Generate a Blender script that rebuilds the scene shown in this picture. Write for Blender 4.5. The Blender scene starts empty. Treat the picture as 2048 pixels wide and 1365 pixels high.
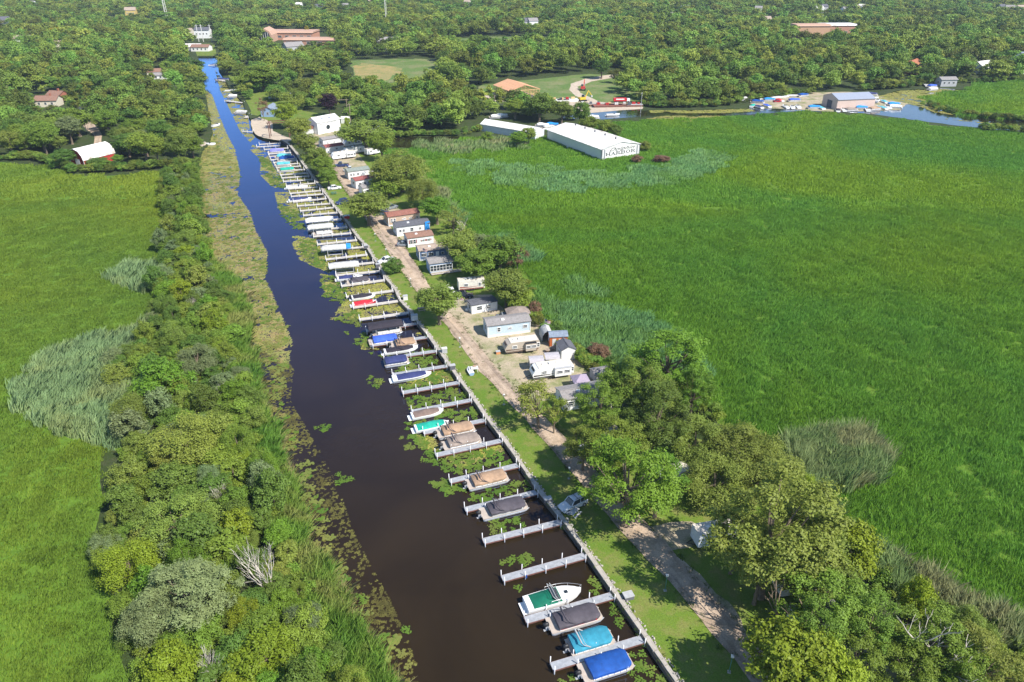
import bpy, math, random
import numpy as np
from mathutils import Vector, Matrix, noise as mnoise
from mathutils.geometry import tessellate_polygon
random.seed(7); np.random.seed(7)
SC = bpy.context.scene
COL = SC.collection
R = math.radians
# ---------------------------------------------------------------- camera
CAM_H = 75.0; FPX = 1450.0; PITCH = math.atan(792 / FPX)
cd = bpy.data.cameras.new('camera'); cam = bpy.data.objects.new('camera', cd); COL.objects.link(cam)
cam.location = (0, 0, CAM_H); cam.rotation_euler = (math.pi / 2 - PITCH, 0, 0)
cd.sensor_width = 36; cd.lens = FPX / 2048 * 36; cd.clip_end = 9000; cd.clip_start = 0.5
SC.camera = cam
# ---------------------------------------------------------------- world and sun
SUN_EL = R(48); SHADOW = Vector((-0.80, 0.60, 0))       # direction in which shadows fall
w = bpy.data.worlds.new('World'); SC.world = w; w.use_nodes = True
wn = w.node_tree; wn.nodes.clear()
wo = wn.nodes.new('ShaderNodeOutputWorld'); wb = wn.nodes.new('ShaderNodeBackground'); ws = wn.nodes.new('ShaderNodeTexSky')
ws.sky_type = 'NISHITA'; ws.sun_disc = False; ws.sun_elevation = SUN_EL
ws.sun_rotation = math.atan2(-SHADOW.x, -SHADOW.y)
ws.air_density = 1.1; ws.dust_density = 0.1; ws.ozone_density = 4.0
wb.inputs[1].default_value = 0.11
wn.links.new(ws.outputs[0], wb.inputs[0]); wn.links.new(wb.outputs[0], wo.inputs[0])
sd = bpy.data.lights.new('sun', 'SUN'); sun = bpy.data.objects.new('sun', sd); COL.objects.link(sun)
sd.energy = 4.8; sd.angle = R(0.5); sd.color = (1.0, 0.955, 0.88)
ldir = Vector((SHADOW.x * math.cos(SUN_EL), SHADOW.y * math.cos(SUN_EL), -math.sin(SUN_EL)))
sun.rotation_euler = ldir.to_track_quat('-Z', 'Y').to_euler(); sun.location = (0, 0, 200)
SC.view_settings.view_transform = 'Standard'; SC.view_settings.look = 'None'
SC.view_settings.exposure = 0.62; SC.view_settings.gamma = 1; SC.view_settings.use_curve_mapping = False
SC.render.engine = 'CYCLES'
SC.cycles.max_bounces = 5; SC.cycles.diffuse_bounces = 2; SC.cycles.glossy_bounces = 2
SC.cycles.transmission_bounces = 2; SC.cycles.transparent_max_bounces = 6; SC.cycles.volume_bounces = 0
SC.cycles.use_denoising = True
# ---------------------------------------------------------------- map from the survey of the photograph to the ground
_ct, _st = math.cos(PITCH), math.sin(PITCH)
def at(px, py, z=0.0):
    a = (px - 1024) / FPX; b = (682.5 - py) / FPX
    d = Vector((a, _ct + b * _st, -_st + b * _ct))
    t = (z - CAM_H) / d.z
    return Vector((d.x * t, d.y * t, z))
def proj(x, y, z=0.0):
    dz = z - CAM_H
    dep = y * _ct - dz * _st; up = y * _st + dz * _ct
    return 1024 + FPX * x / dep, 682.5 - FPX * up / dep
def pxm(py):
    return FPX / (CAM_H / (_st + (py - 682.5) / FPX * _ct))
def base_for_top(cx, top_y, h):
    """ground point of an upright thing h metres tall whose top sits at that row"""
    p = at(cx, top_y, h); return Vector((p.x, p.y, 0))
def inside(poly, x, y):
    c = False; j = len(poly) - 1
    for i in range(len(poly)):
        xi, yi = poly[i]; xj, yj = poly[j]
        if (yi > y) != (yj > y) and x < (xj - xi) * (y - yi) / (yj - yi) + xi: c = not c
        j = i
    return c
def inside_np(poly, X, Y):
    c = np.zeros(X.shape, bool); j = len(poly) - 1
    for i in range(len(poly)):
        xi, yi = poly[i]; xj, yj = poly[j]
        if yi != yj:
            c ^= ((yi > Y) != (yj > Y)) & (X < (xj - xi) * (Y - yi) / (yj - yi) + xi)
        j = i
    return c
def proj_np(X, Y, Z=0.0):
    dz = Z - CAM_H
    dep = np.maximum(Y * _ct - dz * _st, 1e-3); up = Y * _st + dz * _ct
    return 1024 + FPX * X / dep, 682.5 - FPX * up / dep
# ---------------------------------------------------------------- tagging
def tag(o, label=None, cat=None, group=None, kind=None):
    if label: o['label'] = label
    if cat: o['category'] = cat
    if group: o['group'] = group
    if kind: o['kind'] = kind
    return o
def empty(name, loc, rz=0.0, label=None, cat=None, group=None):
    o = bpy.data.objects.new(name, None); COL.objects.link(o)
    o.location = loc; o.rotation_euler = (0, 0, rz); o.empty_display_size = 0.3
    return tag(o, label, cat, group)
def link_mesh(name, me, parent=None, loc=None, rz=0.0, mats=None, scale=None):
    o = bpy.data.objects.new(name, me); COL.objects.link(o)
    if parent: o.parent = parent
    if loc is not None: o.location = loc
    if rz: o.rotation_euler = (0, 0, rz)
    if scale is not None: o.scale = scale
    if mats:
        for i, m in enumerate(mats):
            if m is not None and i < len(o.material_slots):
                o.material_slots[i].link = 'OBJECT'; o.material_slots[i].material = m
    return o
# ---------------------------------------------------------------- mesh builder
class MB:
    def __init__(s): s.v = []; s.f = []; s.mi = []
    def add(s, vs, fs, m=0):
        b = len(s.v); s.v += [tuple(p) for p in vs]
        s.f += [tuple(b + i for i in f) for f in fs]; s.mi += [m] * len(fs); return s
    def box(s, c, d, rz=0.0, m=0, taper=1.0):
        cx, cy, cz = c; x, y, z = d[0] / 2, d[1] / 2, d[2] / 2
        ca, sa = math.cos(rz), math.sin(rz); vs = []
        for k, t in ((-1, 1.0), (1, taper)):
            for i, j in ((-1, -1), (1, -1), (1, 1), (-1, 1)):
                a, b = i * x * t, j * y * t
                vs.append((cx + a * ca - b * sa, cy + a * sa + b * ca, cz + k * z))
        return s.add(vs, [(0, 3, 2, 1), (4, 5, 6, 7), (0, 1, 5, 4), (1, 2, 6, 5), (2, 3, 7, 6), (3, 0, 4, 7)], m)
    def beam(s, p, q, w, h=None, m=0):
        h = h or w; p, q = Vector(p), Vector(q); d = (q - p).normalized()
        up = Vector((0, 0, 1)) if abs(d.z) < 0.95 else Vector((1, 0, 0))
        a = d.cross(up).normalized(); b = a.cross(d)
        vs = []
        for c in (p, q):
            for i, j in ((-1, -1), (1, -1), (1, 1), (-1, 1)): vs.append(c + a * (i * w / 2) + b * (j * h / 2))
        return s.add(vs, [(0, 3, 2, 1), (4, 5, 6, 7), (0, 1, 5, 4), (1, 2, 6, 5), (2, 3, 7, 6), (3, 0, 4, 7)], m)
    def tube(s, pts, rad, n=6, m=0, cap=True):
        pts = [Vector(p) for p in pts]
        if not hasattr(rad, '__len__'): rad = [rad] * len(pts)
        rings = []
        for i, p in enumerate(pts):
            d = (pts[min(i + 1, len(pts) - 1)] - pts[max(i - 1, 0)])
            d = d.normalized() if d.length > 1e-6 else Vector((0, 0, 1))
            up = Vector((0, 0, 1)) if abs(d.z) < 0.9 else Vector((1, 0, 0))
            a = d.cross(up).normalized(); b = a.cross(d)
            rings.append([p + (a * math.cos(t) + b * math.sin(t)) * rad[i] for t in [2 * math.pi * k / n for k in range(n)]])
        return s.loft(rings, m, cap, closed=True)
    def loft(s, rings, m=0, cap=True, closed=True):
        n = len(rings[0]); vs = [p for r in rings for p in r]; fs = []
        for i in range(len(rings) - 1):
            for k in range(n if closed else n - 1):
                k2 = (k + 1) % n
                fs.append((i * n + k, i * n + k2, (i + 1) * n + k2, (i + 1) * n + k))
        if cap and closed:
            fs.append(tuple(range(n - 1, -1, -1))); fs.append(tuple((len(rings) - 1) * n + k for k in range(n)))
        return s.add(vs, fs, m)
    def prism(s, poly, axis, a0, a1, m=0):
        """poly of 2-d points extruded along an axis: 'y' takes (x,z), 'x' takes (y,z), 'z' takes (x,y)"""
        def P(u, v, t): return {'y': (u, t, v), 'x': (t, u, v), 'z': (u, v, t)}[axis]
        return s.loft([[P(u, v, a0) for u, v in poly], [P(u, v, a1) for u, v in poly]], m)
    def build(s, name, mats=None, parent=None, smooth=False, loc=None, rz=0.0):
        o = link_mesh(name, s.mesh(name, mats, smooth), parent, loc, rz); return o
    def mesh(s, name, mats=None, smooth=False):
        me = bpy.data.meshes.new(name); me.from_pydata(s.v, [], s.f)
        mats = mats if isinstance(mats, (list, tuple)) else [mats]
        for mt in mats:
            if mt: me.materials.append(mt)
        if len(mats) > 1: me.polygons.foreach_set('material_index', s.mi)
        if smooth:
            if smooth is True: me.polygons.foreach_set('use_smooth', [True] * len(me.polygons))
            else:
                me.polygons.foreach_set('use_smooth', [True] * len(me.polygons)); me.set_sharp_from_angle(angle=R(smooth))
        me.update(); return me
_cache = {}
def cached(key, fn):
    if key not in _cache: _cache[key] = fn()
    return _cache[key]
def np_mesh(name, V, F, mats):
    me = bpy.data.meshes.new(name)
    n = F.shape[1]
    me.vertices.add(len(V)); me.vertices.foreach_set('co', np.asarray(V, np.float32).ravel())
    me.loops.add(F.size); me.loops.foreach_set('vertex_index', np.asarray(F, np.int32).ravel())
    me.polygons.add(len(F)); me.polygons.foreach_set('loop_start', np.arange(0, F.size, n, dtype=np.int32))
    me.polygons.foreach_set('loop_total', np.full(len(F), n, np.int32))
    for m in mats: me.materials.append(m)
    me.update(calc_edges=True); return me
# ---------------------------------------------------------------- materials
def new_mat(name):
    m = bpy.data.materials.new(name); m.use_nodes = True; nt = m.node_tree; nt.nodes.clear()
    out = nt.nodes.new('ShaderNodeOutputMaterial'); return m, nt, out
def N(nt, typ, **kw):
    n = nt.nodes.new(typ)
    for k, v in kw.items(): setattr(n, k, v)
    return n
def coords(nt, space='object'):
    if space == 'world': return N(nt, 'ShaderNodeNewGeometry').outputs['Position']
    return N(nt, 'ShaderNodeTexCoord').outputs['Object']
def noise(nt, scale, src, detail=3, rough=0.55, dist=0.0):
    n = N(nt, 'ShaderNodeTexNoise'); n.inputs['Scale'].default_value = scale; n.inputs['Detail'].default_value = detail
    n.inputs['Roughness'].default_value = rough; n.inputs['Distortion'].default_value = dist
    nt.links.new(src, n.inputs['Vector']); return n.outputs['Fac']
def ramp(nt, fac, stops):
    r = N(nt, 'ShaderNodeValToRGB'); e = r.color_ramp.elements
    while len(e) > 1: e.remove(e[-1])
    e[0].position = stops[0][0]; e[0].color = tuple(stops[0][1]) + (1,)
    for p, c in stops[1:]:
        x = e.new(p); x.color = tuple(c) + (1,)
    nt.links.new(fac, r.inputs[0]); return r.outputs[0]
def mixc(nt, fac, a, b, mode='MIX'):
    x = N(nt, 'ShaderNodeMix', data_type='RGBA', blend_type=mode)
    def put(i, v):
        if hasattr(v, 'is_output'): nt.links.new(v, x.inputs[i])
        elif isinstance(v, (tuple, list)): x.inputs[i].default_value = tuple(v)[:3] + (1,)
        else: x.inputs[i].default_value = v
    put(0, fac); put(6, a); put(7, b); return x.outputs[2]
def mth(nt, op, a, b=0.0, c=None, clamp=False):
    x = N(nt, 'ShaderNodeMath', operation=op, use_clamp=clamp)
    for i, v in enumerate((a, b) if c is None else (a, b, c)):
        if hasattr(v, 'is_output'): nt.links.new(v, x.inputs[i])
        else: x.inputs[i].default_value = v
    return x.outputs[0]
def bump(nt, h, strength=0.3, dist=0.05):
    b = N(nt, 'ShaderNodeBump'); b.inputs['Strength'].default_value = strength; b.inputs['Distance'].default_value = dist
    nt.links.new(h, b.inputs['Height']); return b.outputs[0]
def sc3(c, k): return tuple(max(0.0, min(1.0, x * k)) for x in c)
def pm(name, col, rough=0.6, metal=0.0, var=0.12, scale=2.0, bmp=0.0, stripes=None, spec=0.4, streak=None):
    """plain painted / fabric / timber surface with uneven tone; stripes=(axis, spacing, depth) adds lap relief"""
    def mk():
        m, nt, out = new_mat(name)
        b = N(nt, 'ShaderNodeBsdfPrincipled'); src = coords(nt)
        c = ramp(nt, noise(nt, scale, src, 4), [(0.3, sc3(col, 1 - var)), (0.7, sc3(col, 1 + var))])
        if streak:
            f = noise(nt, streak[1], src, 5, 0.7)
            c = mixc(nt, mth(nt, 'MULTIPLY', mth(nt, 'GREATER_THAN', f, 0.0), ramp(nt, f, [(streak[2], (0, 0, 0)), (streak[2] + 0.12, (1, 1, 1))])), c, streak[0])
        nt.links.new(c, b.inputs['Base Color'])
        b.inputs['Roughness'].default_value = rough; b.inputs['Metallic'].default_value = metal
        b.inputs['Specular IOR Level'].default_value = spec
        if stripes:
            wv = N(nt, 'ShaderNodeTexWave', wave_type='BANDS', bands_direction=stripes[0].upper(), wave_profile='SAW')
            wv.inputs['Scale'].default_value = 1.0 / stripes[1] * 0.3183 * math.pi / 2 / math.pi * 2; nt.links.new(src, wv.inputs['Vector'])
            nt.links.new(bump(nt, wv.outputs['Fac'], 0.7, stripes[2]), b.inputs['Normal'])
        elif bmp:
            nt.links.new(bump(nt, noise(nt, scale * 4, src, 4), 0.6, bmp), b.inputs['Normal'])
        nt.links.new(b.outputs[0], out.inputs[0]); return m
    return cached(('mat', name), mk)
def glass_mat(name='window glass', col=(0.03, 0.04, 0.05)):
    return pm(name, col, rough=0.06, var=0.3, scale=1.2, spec=0.8)
def foliage(name, col, huev=0.018, valv=0.35, transl=0.28, patch=0.25):
    m, nt, out = new_mat(name)
    oi = N(nt, 'ShaderNodeObjectInfo'); geo = N(nt, 'ShaderNodeNewGeometry')
    n1 = noise(nt, 0.35, geo.outputs['Position'], 2); n2 = noise(nt, 2.3, geo.outputs['Position'], 1)
    h = N(nt, 'ShaderNodeHueSaturation'); h.inputs['Color'].default_value = tuple(col) + (1,)
    nt.links.new(mth(nt, 'ADD', mth(nt, 'MULTIPLY', oi.outputs['Random'], huev * 2), 0.5 - huev), h.inputs['Hue'])
    rv = mth(nt, 'FRACT', mth(nt, 'MULTIPLY', oi.outputs['Random'], 13.7))
    v = mth(nt, 'ADD', mth(nt, 'MULTIPLY', rv, valv), 1 - valv / 2)
    v = mth(nt, 'MULTIPLY', v, mth(nt, 'ADD', mth(nt, 'MULTIPLY', n1, patch * 2), 1 - patch))
    v = mth(nt, 'MULTIPLY', v, mth(nt, 'ADD', mth(nt, 'MULTIPLY', n2, 0.7), 0.65))
    nt.links.new(v, h.inputs['Value'])
    b = N(nt, 'ShaderNodeBsdfPrincipled'); b.inputs['Roughness'].default_value = 0.55; b.inputs['Specular IOR Level'].default_value = 0.25
    t = N(nt, 'ShaderNodeBsdfTranslucent'); mx = N(nt, 'ShaderNodeMixShader'); mx.inputs[0].default_value = transl
    nt.links.new(h.outputs[0], b.inputs['Base Color'])
    nt.links.new(mixc(nt, 1.0, h.outputs[0], (1.0, 1.0, 0.55), 'MULTIPLY'), t.inputs[0])
    nt.links.new(b.outputs[0], mx.inputs[1]); nt.links.new(t.outputs[0], mx.inputs[2]); nt.links.new(mx.outputs[0], out.inputs[0])
    return m
# ================================================================ SETTING: ground, water, roads
WALL = [(1500, 1590), (1349, 1365), (1288, 1276), (1227, 1188), (1173, 1109), (1125, 1044), (1076, 984), (1040, 931), (1006, 881), (971, 837),
        (946, 800), (920, 765), (896, 731), (875, 701), (856, 674), (834, 646), (819, 624), (798, 602), (788, 579), (771, 559), (760, 539),
        (743, 513), (732, 494), (714, 476), (690, 441), (683, 433), (664, 409), (646, 384), (638, 373), (617, 345), (604, 328), (591, 307), (575, 288), (562, 280)]
RSHORE_FAR = [(548, 279), (526, 276), (512, 270), (505, 262), (501, 250), (502, 240), (492, 225), (486, 205), (478, 196), (460, 180), (452, 163), (445, 152), (437, 140), (436, 125), (433, 113)]
LSHORE = [(395, 113), (398, 130), (405, 150), (409, 180), (414, 210), (420, 240), (424, 262), (418, 285), (404, 300), (398, 318), (394, 345), (396, 388), (402, 446), (417, 517),
          (440, 545), (474, 573), (484, 600), (497, 643), (491, 672), (492, 700), (507, 735), (512, 770), (518, 810), (540, 860), (546, 905), (560, 940), (580, 985), (588, 1010), (602, 1050), (604, 1095),
          (640, 1125), (655, 1160), (690, 1205), (700, 1245), (735, 1290), (758, 1330), (772, 1375), (850, 1600)]
WZ = -0.8
def g2(pts, z=0.0, jit=0.0, sub=1):
    """survey outline to ground outline, optionally made ragged"""
    out = []
    P = [at(x, y, z) for x, y in pts]
    for i, p in enumerate(P):
        q = P[(i + 1) % len(P)]
        for k in range(sub):
            t = k / sub; r = p.lerp(q, t)
            if jit:
                a = mnoise.noise(Vector((r.x * 0.35, r.y * 0.35, 3.1))); b = mnoise.noise(Vector((r.x * 0.35, r.y * 0.35, 9.7)))
                c = mnoise.noise(Vector((r.x * 1.3, r.y * 1.3, 5.7)))
                r = Vector((r.x + jit * (a + 0.4 * c), r.y + jit * (b - 0.4 * c), z))
            out.append((r.x, r.y))
    return out
def sheet(name, poly, z, mat, kind='structure', skirt=0.0):
    tris = tessellate_polygon([[Vector((x, y, 0)) for x, y in poly]])
    m = MB(); m.add([(x, y, z) for x, y in poly], [tuple(t) for t in tris])
    if skirt:
        n = len(poly); m.add([(x, y, z) for x, y in poly] + [(x, y, z - skirt) for x, y in poly], [(i, (i + 1) % n, n + (i + 1) % n, n + i) for i in range(n)])
    o = m.build(name, mat)
    me = o.data
    # upward normals on the sheet itself
    import bmesh
    bm = bmesh.new(); bm.from_mesh(me)
    for f in bm.faces:
        if abs(f.normal.z) > 0.5 and f.normal.z < 0: f.normal_flip()
    bm.to_mesh(me); bm.free()
    tag(o, kind=kind); return o
def ground_mat(name, cols, scales=(0.02, 0.3, 3.0), bmp=0.15, rough=0.9):
    m, nt, out = new_mat(name); p = coords(nt, 'world')
    b = N(nt, 'ShaderNodeBsdfPrincipled'); b.inputs['Roughness'].default_value = rough; b.inputs['Specular IOR Level'].default_value = 0.15
    a = ramp(nt, noise(nt, scales[0], p, 5, 0.6, 0.4), [(0.35, cols[0]), (0.65, cols[1])])
    f = noise(nt, scales[1], p, 6, 0.65)
    c = mixc(nt, ramp(nt, f, [(0.45, (0, 0, 0)), (0.62, (1, 1, 1))]), a, cols[2])
    g = noise(nt, scales[2], p, 4, 0.7)
    c = mixc(nt, 1.0, c, ramp(nt, g, [(0.25, (0.62, 0.62, 0.62)), (0.75, (1.3, 1.3, 1.3))]), 'MULTIPLY')
    nt.links.new(c, b.inputs['Base Color']); nt.links.new(bump(nt, g, 0.8, bmp), b.inputs['Normal'])
    nt.links.new(b.outputs[0], out.inputs[0]); return m
M_SOIL = ground_mat('dark woodland floor', [(0.035, 0.055, 0.015), (0.05, 0.075, 0.02), (0.06, 0.07, 0.03)])
M_MARSH = ground_mat('marsh floor', [(0.095, 0.180, 0.020), (0.120, 0.195, 0.018), (0.10, 0.185, 0.020)], (0.012, 0.15, 1.6))
M_LAWN = ground_mat('mown lawn', [(0.11, 0.185, 0.022), (0.14, 0.205, 0.028), (0.19, 0.20, 0.055)], (0.05, 0.4, 5.0), 0.04)
M_ROAD = ground_mat('gravel road', [(0.42, 0.32, 0.235), (0.48, 0.37, 0.275), (0.34, 0.255, 0.18)], (0.09, 0.5, 6.0), 0.03)
def add_ruts(m):
    nt = m.node_tree; b = [n for n in nt.nodes if n.type == 'BSDF_PRINCIPLED'][0]; src = b.inputs['Base Color'].links[0].from_socket
    mp = N(nt, 'ShaderNodeMapping'); mp.vector_type = 'TEXTURE'; d = at(742, 455) - at(1420, 1262); mp.inputs['Rotation'].default_value = (0, 0, math.atan2(d.y, d.x)); mp.inputs['Scale'].default_value = (18, 1, 1)
    nt.links.new(coords(nt, 'world'), mp.inputs['Vector']); f = noise(nt, 0.75, mp.outputs[0], 3, .6)
    nt.links.new(mixc(nt, 1.0, src, ramp(nt, f, [(0.36, (0.70, 0.70, 0.72)), (0.5, (1, 1, 1)), (0.66, (1.18, 1.16, 1.12))]), 'MULTIPLY'), b.inputs['Base Color'])
add_ruts(M_ROAD)
M_LOT = ground_mat('crushed stone lot', [(0.46, 0.375, 0.27), (0.39, 0.32, 0.22), (0.22, 0.23, 0.10)], (0.1, 0.22, 5.0), 0.03)
M_SAND = ground_mat('sand', [(0.55, 0.45, 0.35), (0.5, 0.41, 0.31), (0.45, 0.37, 0.28)], (0.1, 0.5, 3.0), 0.03)
M_TANFIELD = ground_mat('dry meadow', [(0.36, 0.27, 0.11), (0.30, 0.25, 0.10), (0.20, 0.22, 0.07)], (0.02, 0.12, 1.0), 0.1)
M_GREENFIELD = ground_mat('green meadow', [(0.10, 0.17, 0.04), (0.13, 0.19, 0.05), (0.20, 0.21, 0.09)], (0.012, 0.06, 0.8), 0.1)

B = 5000.0
land = [(-B, B), (-B, -150.0), (-35.0, -150.0)]
left_shore = [(at(x, y).x, at(x, y).y) for x, y in LSHORE[::-1]]
rag = []
for i in range(len(left_shore) - 1):
    (x0, y0), (x1, y1) = left_shore[i], left_shore[i + 1]
    n = max(1, int(math.hypot(x1 - x0, y1 - y0) / 1.2))
    for k in range(n):
        t = k / n; x = x0 + (x1 - x0) * t; y = y0 + (y1 - y0) * t
        rag.append((x + 0.9 * mnoise.noise(Vector((x * .5, y * .5, 0))) + 0.35 * mnoise.noise(Vector((x * 1.9, y * 1.9, 4))), y))
rag.append(left_shore[-1])
wall_line = [at(x, y) for x, y in WALL]
far_right = [at(x, y) for x, y in RSHORE_FAR]
land += [(rag[0][0], -150.0)] + rag + [(p.x, p.y) for p in far_right[::-1]] + [(p.x, p.y) for p in wall_line[::-1]]
land += [(wall_line[0].x, -150.0), (B, -150.0), (B, B)]
sheet('ground', land, 0.0, M_SOIL, skirt=2.5)

# ---- canal water
def water_mat(name, deep, bmp=0.02, ior=1.55, tint=(0.28, 0.46, 0.86)):
    m, nt, out = new_mat(name); p = coords(nt, 'world')
    d = N(nt, 'ShaderNodeBsdfDiffuse'); g = N(nt, 'ShaderNodeBsdfGlossy'); fr = N(nt, 'ShaderNodeFresnel'); mx = N(nt, 'ShaderNodeMixShader')
    c = ramp(nt, noise(nt, 0.05, p, 4, 0.6, 0.5), [(0.3, sc3(deep, 0.75)), (0.75, sc3(deep, 1.3))])
    nt.links.new(c, d.inputs[0]); g.inputs['Roughness'].default_value = 0.04; g.inputs[0].default_value = tuple(tint) + (1,); fr.inputs['IOR'].default_value = ior
    wind = ramp(nt, noise(nt, 0.03, p, 3, 0.6, 1.0), [(0.4, (0.35, 0.35, 0.35)), (0.62, (1, 1, 1))])
    h = mth(nt, 'MULTIPLY', mth(nt, 'ADD', noise(nt, 3.0, p, 3), mth(nt, 'MULTIPLY', noise(nt, 0.8, p, 2), 1.6)), wind)
    b = bump(nt, h, 0.6, bmp)
    for n_ in (g, fr): nt.links.new(b, n_.inputs['Normal'])
    nt.links.new(mth(nt, 'SUBTRACT', mth(nt, 'MULTIPLY', fr.outputs[0], 2.3), 0.098, clamp=True), mx.inputs[0]); nt.links.new(d.outputs[0], mx.inputs[1]); nt.links.new(g.outputs[0], mx.inputs[2]); nt.links.new(mx.outputs[0], out.inputs[0]); return m
M_WATER = water_mat('canal water', (0.024, 0.0160, 0.0070))
M_CREEK = water_mat('creek water', (0.035, 0.028, 0.012), 0.03, 1.5, (0.62, 0.66, 0.74))
sheet('water', [(-120, -140), (120, -140), (120, 900), (-320, 900), (-320, 300)], WZ, M_WATER)
# side waters lie in shallow basins; built a little above the flat ground round them
def gsheet(name, pts, z, mat, jit=0.0, sub=1): return sheet(name, g2(pts, z, jit, sub), z, mat)
gsheet('pond', [(768, 280), (800, 276), (925, 273), (905, 284), (890, 292), (830, 296), (780, 295)], 0.06, M_CREEK, 1.5, 5)
CREEK = [(1120, 236), (1170, 224), (1245, 218), (1290, 221), (1400, 221), (1500, 217), (1590, 211), (1700, 206), (1745, 196), (1800, 182), (1870, 176), (1935, 181), (1890, 190), (1850, 198), (1880, 212), (1905, 228),
         (1990, 238), (2060, 242), (2160, 248), (2160, 268), (2060, 262), (1995, 260), (1900, 250), (1800, 236), (1720, 226), (1600, 222), (1500, 230), (1400, 232), (1290, 234), (1180, 240)]
gsheet('creek', CREEK, 0.06, M_CREEK, 2.0, 5)

# ---- marshes, lawn, roads, lots
RMARSH = [(735, 296), (800, 300), (900, 292), (930, 275), (1060, 283), (1120, 262), (1240, 246), (1330, 240), (1500, 236), (1600, 226), (1720, 232), (1800, 242), (1900, 256), (2000, 266), (2300, 280),
          (3300, 500), (3300, 1700), (2200, 1650), (2060, 1300), (1900, 1215), (1780, 1150), (1680, 1080), (1640, 1010), (1560, 900), (1440, 850), (1400, 760), (1300, 730), (1200, 742), (1140, 694), (1075, 640),
          (1050, 560), (980, 490), (900, 420), (870, 370), (850, 320)]
LMARSH = [(-900, 330), (0, 326), (60, 330), (150, 352), (250, 350), (345, 340), (330, 430), (312, 560), (300, 660), (200, 740), (205, 960), (180, 1100), (230, 1260), (260, 1450), (300, 1750), (-900, 1750)]
RFAR = [(1890, 190), (1850, 198), (1880, 212), (1905, 228), (1990, 238), (2300, 246), (2600, 160), (2048, 166), (1960, 168), (1930, 182)]
gsheet('marsh_floor', RMARSH, 0.02, M_MARSH, 2.0, 3)
gsheet('marsh_floor', LMARSH, 0.02, M_MARSH, 2.0, 3)
gsheet('marsh_floor', RFAR, 0.02, M_MARSH, 2.0, 3)
LAWN = [(1352, 1365), (1290, 1276), (1230, 1188), (1176, 1109), (1128, 1044), (1080, 984), (1043, 931), (1009, 881), (974, 837), (949, 800), (923, 765), (899, 731), (878, 701), (859, 674), (837, 646), (822, 624), (801, 602),
        (791, 579), (774, 559), (763, 539), (746, 513), (735, 494), (717, 476), (693, 441), (667, 409), (649, 384), (640, 368), (650, 340), (680, 365), (705, 390), (735, 430), (762, 465), (798, 505), (838, 560), (880, 612), (925, 668), (980, 742), (1032, 798),
        (1105, 878), (1190, 975), (1285, 1085), (1360, 1165), (1445, 1262), (1530, 1365), (1680, 1590), (1505, 1590)]
gsheet('lawn', LAWN, 0.02, M_LAWN, 0.5, 2)
gsheet('lawn', [(660, 330), (690, 300), (735, 300), (850, 335), (880, 400), (960, 480), (1040, 560), (1070, 640), (1150, 700), (1225, 760), (1230, 830), (1130, 890), (1060, 850), (1000, 770), (920, 660), (850, 570), (800, 505), (740, 425), (700, 365)], 0.012, M_LAWN, 1.0, 3)
LOTLAWN = [(1085, 830), (1180, 812), (1250, 840), (1400, 880), (1500, 960), (1640, 1100), (1800, 1300), (1900, 1590), (1640, 1590), (1500, 1360), (1380, 1200), (1260, 1080), (1200, 990), (1130, 900)]
gsheet('lawn', LOTLAWN, 0.015, M_LAWN, 1.0, 3)
gsheet('lawn', [(820, 480), (850, 478), (905, 520), (990, 570), (985, 582), (900, 590), (870, 568), (850, 545), (815, 505)], 0.045, M_LAWN, 0.5, 3)
gsheet('lawn', [(620, 180), (600, 230), (560, 250), (520, 236), (500, 226), (520, 200), (560, 180)], 0.045, M_LAWN, 1.5, 3)
ROADL = [(1505, 1365), (1420, 1262), (1340, 1165), (1262, 1085), (1170, 975), (1085, 878), (1012, 798), (960, 742), (905, 668), (860, 612), (815, 560), (775, 500), (742, 455), (718, 420), (690, 380), (672, 350), (655, 330), (640, 310), (625, 290)]
ROADR = [(640, 285), (660, 305), (680, 330), (705, 350), (722, 375), (748, 410), (775, 445), (800, 480), (830, 525), (858, 568), (885, 612), (925, 650), (965, 700), (1005, 750), (1045, 795), (1140, 885), (1225, 975), (1330, 1085), (1430, 1195), (1505, 1280), (1580, 1365), (1700, 1590), (1640, 1590)]
gsheet('gravel_road', ROADL + ROADR, 0.075, M_ROAD, 0.45, 4)
gsheet('gravel_lot', [(890, 618), (905, 600), (900, 588), (985, 590), (1010, 625), (1070, 640), (1110, 660), (1150, 710), (1170, 740), (1210, 755), (1215, 790), (1120, 800), (1075, 800), (1035, 790), (985, 735), (930, 665)], 0.055, M_LOT, 0.8, 4)
gsheet('gravel_lot', [(735, 400), (765, 395), (800, 420), (850, 440), (870, 480), (900, 500), (890, 540), (850, 545), (820, 500), (785, 455)], 0.035, M_LOT, 0.8, 4)
gsheet('gravel_lot', [(605, 268), (690, 262), (700, 290), (740, 340), (770, 380), (735, 395), (700, 350), (660, 310), (620, 290)], 0.035, M_LOT, 1.0, 3)
gsheet('gravel_lot', [(1262, 1080), (1300, 1052), (1385, 1042), (1420, 1060), (1395, 1090), (1330, 1100), (1400, 1150), (1470, 1220), (1520, 1300), (1490, 1290), (1400, 1195)], 0.035, M_LOT, 0.8, 4)
gsheet('gravel_lot', [(1600, 1240), (1700, 1270), (1790, 1330), (1800, 1420), (1620, 1420), (1560, 1330)], 0.035, M_LOT, 0.8, 4)
gsheet('lawn', [(440, 118), (456, 150), (486, 190), (500, 222), (520, 225), (545, 205), (520, 170), (480, 130), (450, 112)], 0.03, M_LAWN, 1.0, 3)
gsheet('lawn', [(560, 215), (690, 235), (765, 262), (770, 282), (740, 300), (690, 262), (600, 268), (560, 250)], 0.025, M_LAWN, 1.0, 3)
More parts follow.
